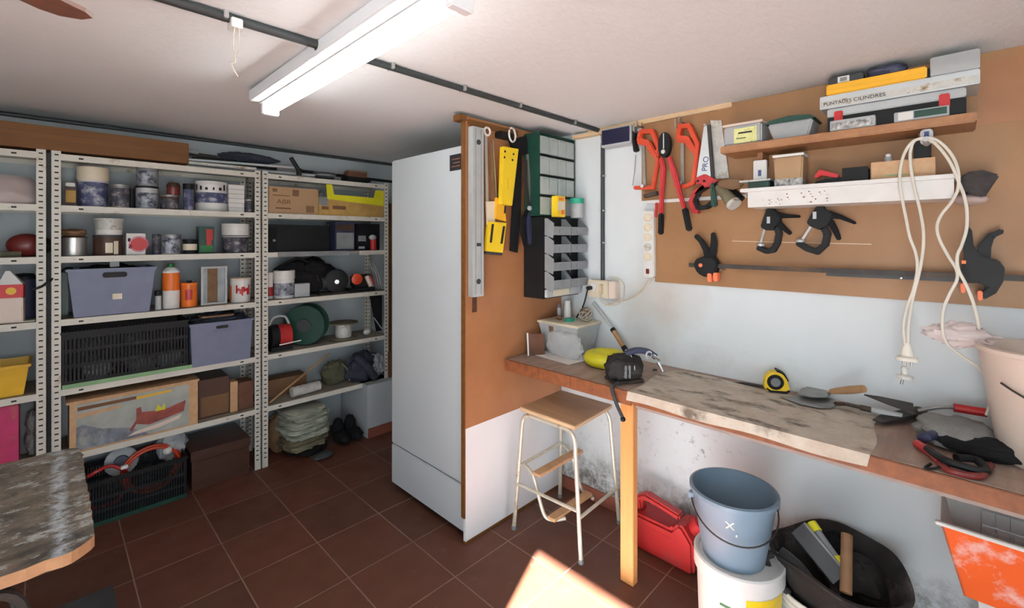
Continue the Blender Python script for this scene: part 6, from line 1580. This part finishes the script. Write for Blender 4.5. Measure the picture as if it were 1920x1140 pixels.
# trowels
def line(a, b_): return Vector(b_) - Vector(a)
t = Thing('trowel', 'gauging trowel with a wooden handle resting on another trowel', 'trowel', tuple(aZ(1500, 742, MT)), 0, 'trowels on the bench')
def fl(px, py, z): return t.l(aZ(px, py, z))
z_ = MT + .024
P = [fl(1495, 738, z_), fl(1503, 728, z_), fl(1518, 724, z_), fl(1556, 727, z_), fl(1560, 736, z_), fl(1550, 745, z_), fl(1520, 744, z_)]
n = len(P)
t.part('blade', MB().add([tuple(v) for v in P] + [(v.x, v.y, v.z - .003) for v in P], [tuple(range(n)), tuple(range(2 * n - 1, n - 1, -1))] + [(i, n + i, n + (i + 1) % n, (i + 1) % n) for i in range(n)]), 'dull_steel')
a = fl(1553, 736, z_ + .002); b_ = t.l(aZ(1558, 734, z_ + .028)); c = t.l(aZ(1620, 729, z_ + .078))
t.part('tang', MB().tube([a, b_], .006), 'steel', smooth=True)
t.part('handle', MB().tube([b_, b_ + (c - b_) * .2, b_ + (c - b_) * .6, c], .012, 12, rs=[.009, .012, .0145, .013]), 'handle_wood', smooth=True)
t = Thing('trowel', 'pointed brick trowel lying flat with a grey handle', 'trowel', tuple(aZ(1500, 752, MT)), 0, 'trowels on the bench')
z_ = MT + .006
P = [fl(1464, 744, z_), fl(1490, 741, z_), fl(1560, 747, z_), fl(1574, 753, z_), fl(1562, 763, z_), fl(1540, 764, z_), fl(1500, 757, z_)]
n = len(P)
t.part('blade', MB().add([tuple(v) for v in P] + [(v.x, v.y, v.z - .003) for v in P], [tuple(range(n)), tuple(range(2 * n - 1, n - 1, -1))] + [(i, n + i, n + (i + 1) % n, (i + 1) % n) for i in range(n)]), 'dull_steel')
a = fl(1566, 756, z_ + .003); b_ = fl(1585, 758, z_ + .016); c = fl(1632, 768, z_ + .010); d = fl(1692, 782, z_ + .008)
t.part('tang', MB().tube([a, b_, c], .006), 'dark_steel', smooth=True)
t.part('handle', MB().tube([c, c + (d - c) * .3, d], .012, 12, rs=[.010, .0135, .013]), 'light_grey', smooth=True)
t.part('ferrule', MB().tube([b_ + (c - b_) * .6, c + (d - c) * .05], .010, 12), 'dark_steel', smooth=True)
# shears
t = Thing('hedge_shears', 'rusty hedge shears with dark blades and one red handle on the bench', 'shears', tuple(aZ(1705, 772, BT)))
def fz(px, py, z): return t.l(aZ(px, py, z))
def flat_part(name, P, th, mat):
    n = len(P)
    return t.part(name, MB().add([tuple(v) for v in P] + [(v.x, v.y, v.z - th) for v in P], [tuple(range(n)), tuple(range(2 * n - 1, n - 1, -1))] + [(i, n + i, n + (i + 1) % n, (i + 1) % n) for i in range(n)]), mat)
flat_part('blade', [fz(1620, 739, BZ + .070), fz(1650, 743, BZ + .068), fz(1712, 756, BZ + .06), fz(1714, 774, BZ + .05), fz(1665, 757, BZ + .060)], .004, 'dark_steel')
flat_part('blade', [fz(1636, 786, BZ + .018), fz(1652, 776, BZ + .018), fz(1708, 764, BZ + .030), fz(1722, 776, BZ + .03), fz(1700, 786, BZ + .018), fz(1655, 792, BZ + .018)], .004, 'dark_steel')
t.part('pivot', MB().lathe([(0, 0), (.028, 0), (.026, .016), (.012, .026), (0, .03)], c=fz(1722, 778, BZ + .012), sx=1.2), 'jam_olive', smooth=True)
t.part('tang', MB().tube(smooth_path([fz(1722, 770, BZ + .05), fz(1760, 764, BZ + .075), fz(1795, 764, BZ + .08)]), .006), 'dull_steel', smooth=True)
t.part('handle', MB().tube([fz(1788, 764, BZ + .08), fz(1850, 774, BZ + .08)], .014, 12), 'rust', smooth=True).data.materials[0] = MATS['can_red']
t.part('tang', MB().tube(smooth_path([fz(1722, 780, BZ + .022), fz(1750, 790, BZ + .02), fz(1800, 800, BZ + .018)]), .006), 'dull_steel', smooth=True)
t = Thing('work_gloves', 'pair of grey and black work gloves heaped in front of the pale bucket', 'gloves', tuple(aZ(1800, 835, BT)))
t.part('palm', MB().lump(fz2 if False else t.l(aZ(1790, 812, BZ + .03)), (.11, .095, .042), 160, .2, 2.2, flat=.8, boxy=.2), 'cloth_grey', smooth=True)
t.part('cuff', MB().lump(t.l(aZ(1830, 836, BZ + .026)), (.055, .10, .03), 162, .18, 2.0, flat=.85, boxy=.25), 'black_matte', smooth=True)
for k, (a_, b2_) in enumerate((((1745, 790), (1722, 800)), ((1760, 786), (1738, 783)), ((1750, 815), (1728, 822)))):
    t.part('finger', MB().tube(smooth_path([t.l(aZ(*a_, BZ + .04)), t.l(aZ((a_[0] + b2_[0]) / 2, (a_[1] + b2_[1]) / 2, BZ + .04)), t.l(aZ(*b2_, BZ + .026))], 4), .014, 10), 'cloth_grey' if k != 2 else 'navy', smooth=True)
t = Thing('strap_harness', 'red and black strap coil at the front edge of the bench', 'strap', tuple(aZ(1780, 868, BT)))
t.part('red_webbing', MB().tube(smooth_path([t.l(aZ(1720, 832, BZ + .014)), t.l(aZ(1745, 848, BZ + .016)), t.l(aZ(1765, 866, BZ + .014))]), .013, 8), 'dark_red', smooth=True).data.materials[0] = MATS['can_red']
t.part('black_webbing', MB().tube(smooth_path([t.l(aZ(1738, 842, BZ + .018)), t.l(aZ(1770, 862, BZ + .026)), t.l(aZ(1810, 876, BZ + .022)), t.l(aZ(1848, 884, BZ + .014)), t.l(aZ(1830, 862, BZ + .02)), t.l(aZ(1792, 858, BZ + .022))]), .011, 8), 'black_plastic', smooth=True)
t.part('cord', MB().tube(smooth_path([t.l(aZ(1765, 868, BZ + .012)), t.l(aZ(1775, 880, BZ + .010)), t.l(aZ(1800, 888, BZ + .010)), t.l(aZ(1840, 892, BZ + .010)), t.l(aZ(1858, 872, BZ + .012))]), .009, 8), 'dark_red', smooth=True)
t.part('loop', MB().tube(smooth_path([t.l(aZ(1790, 870, BZ + .008)), t.l(aZ(1755, 878, BZ + .008)), t.l(aZ(1735, 878, BZ + .008)), t.l(aZ(1745, 870, BZ + .008))]), .004, 8), 'black_plastic', smooth=True)
# pale bucket
def bucket(name, label, loc, rb, rt, h, mat, parts=(), th=.004, rimr=.006, inner=None, seg=40):
    t = Thing(name, label, 'bucket', loc)
    t.part('body', MB().lathe([(0, 0), (rb - .004, 0), (rb, .004), (rt, h), (rt - th, h), (rb - th, th + .002), (0, th + .002)], seg=seg), mat, smooth=True)
    t.part('rim', MB().lathe([(rt - .002, h - .014), (rt + rimr, h - .012), (rt + rimr, h), (rt - th, h + .003), (rt - th, h - .004), (rt - .002, h - .014)], seg=seg), mat, smooth=True)
    return t
bc = (1.972, -.200, BT)
t = bucket('plastic_bucket', 'pale pinkish plastic bucket at the right end of the bench', bc, .108, .152, .325, 'pinkish_plastic')
vd = Vector((-bc[0], -bc[1], 0)).normalized(); rd = Vector((-vd.y, vd.x, 0))
rd = Vector((.6984, -.7157, 0)); fd = Vector((-.7157, -.6984, 0))
pts = []
for i in range(19):
    a_ = math.pi * i / 18; v = (-rd * math.cos(a_) + fd * math.sin(a_)) * .149; pts.append((v.x, v.y, .235 - .07 * math.sin(a_)))
t.part('handle', MB().tube(pts, .003, 8), 'dark_steel', smooth=True)
t.part('contents', MB().lathe([(0, .27), (.1, .275), (.142, .27), (.140, .262), (0, .262)]), 'wrap', smooth=True)
t = Thing('plastic_film', 'crumpled translucent pink film hanging over the rim of the pale bucket', 'film', tuple(aX(1822, 632, 2.0)))
v0 = Vector((0, 0, 0))
t.part('film', MB().lump((-.02, .03, .006), (.035, .075, .034), 170, .4, 2.6), 'clear_pink', smooth=True)

# ================================================================== STOOL
t = Thing('wooden_stool', 'wooden-seat stool with pale metal tube legs and folding steps under the bench', 'stool', (1.88, 1.43, 0))
def s_(x, y, z): return (x - 1.88, y - 1.43, z)
SC4 = [(1.695, 1.60), (1.695, 1.25), (2.055, 1.275), (2.05, 1.61)]
P = [s_(x, y, 0)[:2] for x, y in SC4]
mb = MB(); slab(mb, P, .617, .638)
t.part('seat', mb, ['seat_wood', 'ply_edge'], bevel=.003)
feet = [(1.685, 1.63), (1.722, 1.235), (2.105, 1.265), (2.08, 1.64)]
def leg_pts(i, j):
    a0 = Vector(s_(*feet[i], .004)); c0 = Vector(s_(*SC4[i], .606)); c1 = Vector(s_(*SC4[j], .606)); a1 = Vector(s_(*feet[j], .004))
    ctr = Vector((0, 0, 0)); c0.x *= .93; c0.y *= .93; c1.x *= .93; c1.y *= .93
    def bend(a, c, d):
        p = []
        k1 = c + (a - c).normalized() * .06; k2 = c + (d - c).normalized() * .06
        for q in range(7):
            u = q / 6; p.append(k1 * (1 - u) ** 2 + c * 2 * u * (1 - u) + k2 * u * u)
        return p
    b1 = bend(a0, c0, c1); b2 = bend(a1, c1, c0)[::-1]
    mid = (b1[-1] + b2[0]) / 2
    return [a0] + b1 + [mid], [mid] + b2 + [a1]
for (i, j) in ((0, 1), (3, 2)):
    A, B = leg_pts(i, j)
    for L_ in (A, B): t.part('leg', MB().tube(L_, .0105, 10), 'stool_paint', smooth=True)
for i in range(4): t.part('foot_cap', MB().cyl(s_(*feet[i], 0), s_(*feet[i], .02), .0125), 'mid_grey', smooth=True)
t.part('crossbar', MB().cyl(s_(1.722, 1.24, .21), s_(2.10, 1.27, .19), .008), 'stool_paint', smooth=True)
t.part('crossbar', MB().cyl(s_(1.69, 1.62, .24), s_(1.72, 1.25, .235), .008), 'stool_paint', smooth=True)
t.part('crossbar', MB().cyl(s_(1.70, 1.60, .335), s_(2.06, 1.61, .335), .008), 'stool_paint', smooth=True)
st = t.part('step', MB().box(*[v for v in (s_(1.71, 0, 0)[0], s_(2.08, 0, 0)[0], s_(0, 1.475, 0)[1], s_(0, 1.525, 0)[1], .31, .326)]), 'pale_wood', bevel=.002)
st = t.part('step', MB().box(s_(1.745, 0, 0)[0], s_(2.07, 0, 0)[0], s_(0, 1.41, 0)[1], s_(0, 1.455, 0)[1], .10, .118), 'pale_wood', bevel=.002)
for x in (1.73, 2.05):
    t.part('step_frame', MB().tube(smooth_path([s_(x, 1.60, .33), s_(x - .01, 1.53, .30), s_(x, 1.50, .2), s_(x + .01, 1.47, .115), s_(x + .04, 1.44, .092), s_(x + .09 if x < 1.9 else x + .01, 1.40, .095)]), .009, 10), 'stool_paint', smooth=True)

# ================================================================== FLOOR UNDER THE BENCH
t = Thing('jerry_can', 'red plastic jerry can lying on the tiles behind the orange post', 'jerry can', (2.06, .975, .001), R(-90))
# local x runs towards the camera, y into the wall
lw = .148
pr = [(-.15, .0), (-.155, .03), (-.15, .2), (-.14, .235), (-.11, .245), (.06, .218), (.085, .225), (.11, .19), (.145, .15), (.15, .02), (.14, 0)]
hole = None
t.part('body', MB().prism([(-.15, .0), (-.155, .03), (-.152, .165), (.045, .165), (.075, .205), (.10, .195), (.145, .14), (.15, .02), (.14, 0)], -.065, .075), 'can_red', bevel=.012)
t.part('handle', MB().strip([(-.135, .16), (-.145, .215), (-.11, .236), (-.02, .222), (.065, .205)], [.03, .03, .03, .028, .03], -.022, .032), 'can_red', bevel=.008)
t.part('recess', MB().prism([(-.10, .05), (.03, .05), (.05, .13), (-.10, .13)], -.0665, -.064), 'can_red', bevel=.001)
t.part('neck', MB().cyl((.115, .005, .165), (.135, .005, .19), .028), 'can_red', smooth=True)
q = MB(); q.lathe([(0, 0), (.034, 0), (.034, .03), (.026, .034), (0, .034)], c=(.135, .005, .19), axis=(.8, 0, 1), seg=14)
t.part('cap', q, 'bright_red', smooth=True)

wb = (1.762, .566, .001)
t = Thing('paint_bucket', 'white lidded paint bucket with a big yellow label under the blue bucket', 'bucket', wb)
H_ = .352; rt, rb = .144, .130
t.part('body', MB().lathe([(0, 0), (rb - .004, 0), (rb, .004), (rt - .004, H_ - .05), (rt - .006, H_ - .03), (0, H_ - .03)], seg=40), 'white_plastic', smooth=True)
t.part('lid', MB().lathe([(rt - .003, H_ - .055), (rt + .006, H_ - .052), (rt + .006, H_ - .002), (rt, H_ + .003), (rt - .010, H_ + .001), (rt - .014, H_ - .006), (0, H_ - .006)], seg=40), 'white_plastic', smooth=True)
def band(a0, a1, z0, z1, off=.0012, n=14):
    q = MB()
    def rr_(z): return rb + (rt - .004 - rb) * z / (H_ - .05) + off
    for i in range(n):
        u = R(a0 + (a1 - a0) * i / n); v = R(a0 + (a1 - a0) * (i + 1) / n)
        q.add([(rr_(z0) * math.cos(u), rr_(z0) * math.sin(u), z0), (rr_(z0) * math.cos(v), rr_(z0) * math.sin(v), z0), (rr_(z1) * math.cos(v), rr_(z1) * math.sin(v), z1), (rr_(z1) * math.cos(u), rr_(z1) * math.sin(u), z1)], [(0, 1, 2, 3)])
    return q
# camera is towards azimuth ~ -162 deg
t.part('label', band(-152, -80, .02, .285), 'yellow')
t.part('green_print', band(-186, -156, .235, .243, .0016), 'green'); t.part('green_print', band(-184, -156, .205, .212, .0016), 'green')
t.part('label_print', band(-140, -120, .205, .222, .0022), 'ink')
gb = (1.748, .578, wb[2] + H_ - .005)
t = bucket('plastic_bucket', 'blue-grey plastic bucket standing on the lid of the white paint bucket', gb, .103, .143, .244, 'bucket_blue')
pts = []
hr = .142
ang0 = R(-50)
for i in range(25):
    a_ = math.pi * i / 24
    base = Vector((math.cos(R(118)), math.sin(R(118)), 0)); side = Vector((math.cos(R(208)), math.sin(R(208)), 0))
    v = (base * math.cos(a_) + side * math.sin(a_)) * (hr + .006 * math.sin(a_)); pts.append((v.x, v.y, .198 - .075 * math.sin(a_)))
t.part('handle', MB().tube(pts, .0028, 8), 'dark_steel', smooth=True)
for s__ in (1, -1):
    v = base * s__ * .140; t.part('ear', MB().box(v.x - .012, v.x + .012, v.y - .010, v.y + .010, .185, .212), 'bucket_blue', bevel=.003)
q = MB()
a_ = R(194)
for (du, dz, l_, an) in ((0, .0, .035, 45), (.0, .0, .035, -40), (.02, -.03, .008, 80)):
    for k in range(1):
        u0 = a_ + du / .13; r0 = .128
        d_ = Vector((-math.sin(u0) * math.cos(R(an)), math.cos(u0) * math.cos(R(an)), math.sin(R(an)))) * l_ / 2
        c = Vector((.1325 * math.cos(u0), .1325 * math.sin(u0), .178 + dz))
        q.cyl(c - d_, c + d_, .0028, seg=6)
t.part('white_mark', q, 'white_plastic')

tb = (1.942, .300, 0.0)
t = Thing('white_bucket', 'ribbed white bucket holding up the black rubber tub', 'bucket', (tb[0] - .01, tb[1] + .01, .001))
pr = [(0, 0), (.145, 0), (.148, .01)]
for i in range(5): z = .155 + i * .022; pr += [(.166 + i * .002, z), (.174 + i * .002, z + .004), (.174 + i * .002, z + .008), (.167 + i * .002, z + .012)]
pr += [(.177, .272), (.172, .272), (.143, .012), (0, .012)]
t.part('body', MB().lathe(pr, seg=40), 'cream_plastic', smooth=True).data.materials[0] = MATS['white_plastic']
t = Thing('rubber_tub', 'misshapen black rubber tub full of masonry tools on a white bucket', 'tub', (tb[0], tb[1], .17))
seg = 48; vs = []; fs = []
prof = [(.0, 0), (.125, 0), (.15, .06), (.175, .13), (.200, .19), (.212, .20), (.213, .207), (.203, .209), (.192, .195), (.165, .13), (.138, .06), (.118, .012), (0, .010)]
for (r_, z) in prof:
    for i in range(seg):
        a_ = 2 * math.pi * i / seg; k = (z / .2)
        rr_ = r_ * (1 + .045 * k * math.sin(2 * a_ + .6) + .02 * k * math.sin(3 * a_ + 1))
        zz = z + .018 * k * math.sin(2 * a_ + 2.4) + .008 * k * math.sin(5 * a_)
        vs.append((rr_ * math.cos(a_), rr_ * math.sin(a_), zz))
for k in range(len(prof) - 1):
    for i in range(seg):
        j = (i + 1) % seg; fs.append((k * seg + i, k * seg + j, (k + 1) * seg + j, (k + 1) * seg + i))
t.part('body', MB().add(vs, fs), 'black_rubber', smooth=True)
lf = Vector((-.6984, .7157, 0))
t.part('handle', MB().tube(smooth_path([lf * .19 + Vector((0, .03, .205)), lf * .225 + Vector((0, .02, .19)), lf * .228 + Vector((0, -.02, .13)), lf * .20 + Vector((0, -.03, .10))]), .012, 8), 'black_rubber', smooth=True)
TZ = .17
def tubt(name, label, cat, loc): return Thing(name, label, cat, loc)
rg = Vector((.6984, -.7157, 0)); bk = Vector((.7157, .6984, 0))
def rp(px, py, tt): q = ray(px, py) * tt; return Vector((q.x, q.y, EYE + q.z))
def tp(u, v, z): q = Vector((tb[0], tb[1], z)) + rg * u + bk * v; return q
t = tubt('hammer_handle', 'brown wooden hammer shaft sticking up out of the black rubber tub', 'hammer', tuple(tp(.02, -.06, .21)))
t.part('shaft', MB().cyl(t.l(rp(1586, 1112, 1.43)), t.l(rp(1588, 1002, 1.52)), .0165, .0165, seg=14), 'leather', smooth=True)
t.part('head', MB().cyl(t.l(tp(-.01, -.09, .215)), t.l(tp(.06, -.07, .215)), .018, seg=8), 'dark_steel', smooth=True)
t = tubt('plastering_trowel', 'long grey plastering float leaning in the black rubber tub', 'float', tuple(tp(-.07, .02, .20)))
q = MB()
a = rp(1497, 990, 1.60); b_ = rp(1575, 1085, 1.47); w_ = (rg * .6 + Vector((0, 0, .5))).normalized() * .028
q.add([t.l(a - w_), t.l(a + w_), t.l(b_ + w_), t.l(b_ - w_)] + [t.l(v) + Vector((.004, .004, -.004)) for v in (a - w_, a + w_, b_ + w_, b_ - w_)], [(0, 1, 2, 3), (7, 6, 5, 4), (0, 4, 5, 1), (1, 5, 6, 2), (2, 6, 7, 3), (3, 7, 4, 0)])
t.part('blade', q, 'dark_grey')
t.part('edge', MB().cyl(t.l(a + w_), t.l(b_ + w_), .004), 'mid_grey', smooth=True)
t = tubt('chisel', 'grey chisel with yellow-green ends lying in the black rubber tub', 'chisel', tuple(tp(-.05, .06, .25)))
a = rp(1532, 998, 1.59); b_ = rp(1566, 1046, 1.52)
t.part('shaft', MB().cyl(t.l(a), t.l(b_), .014), 'mid_grey', smooth=True)
t.part('end', MB().cyl(t.l(a - (b_ - a).normalized() * .03), t.l(a), .019), 'lemon', smooth=True)
t.part('end', MB().cyl(t.l(b_), t.l(b_ + (b_ - a).normalized() * .025), .017), 'lemon', smooth=True)
t = tubt('black_sack', 'crumpled black sack filling the right half of the rubber tub', 'sack', tuple(tp(.10, .03, .24)))
t.part('sack', MB().lump(t.l(tp(.10, .04, .275)), (.10, .11, .075), 180, .3), 'black_rubber', smooth=True)
t.part('knot', MB().lump(t.l(tp(.055, .09, .375)), (.03, .03, .035), 183, .3), 'black_matte', smooth=True)
t = tubt('rubber_strip', 'dark grey folded rubber strip against the left side of the tub', 'rubber', tuple(tp(-.13, .04, .24)))
t.part('strip', MB().tube(smooth_path([t.l(tp(-.165, .05, .36)), t.l(tp(-.13, .0, .34)), t.l(tp(-.09, -.06, .28)), t.l(tp(-.04, -.11, .24))]), .022, 10), 'dark_grey', smooth=True)

# orange crate on white bin
fr = Vector((1.868, .030, 0)); L_ = .55; D_ = .21
t = Thing('orange_crate', 'orange plastic crate with scuffed paint and a wire basket inside, below the bench', 'crate', (1.868, .030, .437), R(-90))
HH = .213
def ocr(z, inset): return (inset, L_ - inset, inset * .7, D_ - inset * .3)
q = MB(); 
t.part('front', MB().add([(.05, .04, 0), (L_ - .05, .04, 0), (L_, 0, HH), (0, 0, HH), (.05, .045, 0), (L_ - .05, .045, 0), (L_ - .003, .005, HH), (.003, .005, HH)], [(0, 1, 2, 3), (7, 6, 5, 4), (0, 4, 5, 1), (1, 5, 6, 2), (2, 6, 7, 3), (3, 7, 4, 0)]), 'orange_crate')
t.part('side', MB().add([(.05, .04, 0), (0, 0, HH), (0, D_, HH + .02), (.05, D_ - .01, 0), (.055, .04, 0), (.005, 0, HH), (.005, D_, HH + .02), (.055, D_ - .01, 0)], [(0, 1, 2, 3), (7, 6, 5, 4), (0, 4, 5, 1), (1, 5, 6, 2), (2, 6, 7, 3), (3, 7, 4, 0)]), 'pinkish_plastic')
t.part('side', MB().add([(L_ - .05, .04, 0), (L_, 0, HH), (L_, D_, HH + .02), (L_ - .05, D_ - .01, 0), (L_ - .055, .04, 0), (L_ - .005, 0, HH), (L_ - .005, D_, HH + .02), (L_ - .055, D_ - .01, 0)], [(0, 1, 2, 3), (7, 6, 5, 4), (0, 4, 5, 1), (1, 5, 6, 2), (2, 6, 7, 3), (3, 7, 4, 0)]), 'white_plastic')
t.part('back', MB().box(.02, L_ - .02, D_ - .005, D_, 0, HH + .06), 'white_plastic')
t.part('bottom', MB().box(.05, L_ - .05, .04, D_ - .01, 0, .005), 'orange_crate')
t.part('rim', MB().box(-.012, L_ + .012, -.012, .003, HH - .004, HH + .006), 'white_plastic', bevel=.002)
t = Thing('wire_basket', 'grey wire basket standing inside the orange crate', 'basket', (1.93, -.02, .50), R(-90))
q = MB()
for z in (.02, .155): q.tube([(.04, 0, z), (.44, 0, z), (.44, .11, z), (.04, .11, z)], .0022, 6, closed=True)
t.part('frame', q, 'light_grey')
q = MB()
for i in range(14):
    x = .04 + .4 * i / 13; q.cyl((x, 0, .02), (x, 0, .155), .0012, seg=5); q.cyl((x, .11, .02), (x, .11, .155), .0012, seg=5)
for i in range(5): z = .04 + .025 * i; q.cyl((.04, 0, z), (.44, 0, z), .001, seg=5)
t.part('mesh', q, 'light_grey')
t.part('handle', MB().tube(smooth_path([(.17, 0, .155), (.175, -.005, .19), (.2, -.005, .2), (.33, -.005, .2), (.35, 0, .155)]), .003, 6), 'mid_grey', smooth=True)
t = Thing('white_bin', 'white plastic bin on the floor under the orange crate', 'bin', (1.90, -.02, .001), R(-90))
t.part('body', MB().frustum((.06, .44, .05, .15), (.03, .48, .02, .2), 0, .434, open_top=True), 'white_plastic', bevel=.004)

# bottom left: things below the splattered table
solo('flat_case', MB().box(-.22, .192, 2.18, 2.52, .001, .055), 'dark_grey', 'flat dark case on the floor below the splattered table', 'case', bevel=.004)
t = Thing('folding_chair', 'dark folded metal frame standing under the splattered table', 'frame', (-.02, 1.75, 0))
t.part('tube', MB().tube(smooth_path([(-.05, -.02, 0.008), (-.02, .0, .3), (-.04, .02, .55), (-.12, .05, .6)]), .012, 8), 'dark_steel', smooth=True)
t.part('tube', MB().tube(smooth_path([(.03, -.05, 0.008), (.0, .0, .3), (-.03, .0, .55), (-.12, .0, .6)]), .012, 8), 'dark_steel', smooth=True)
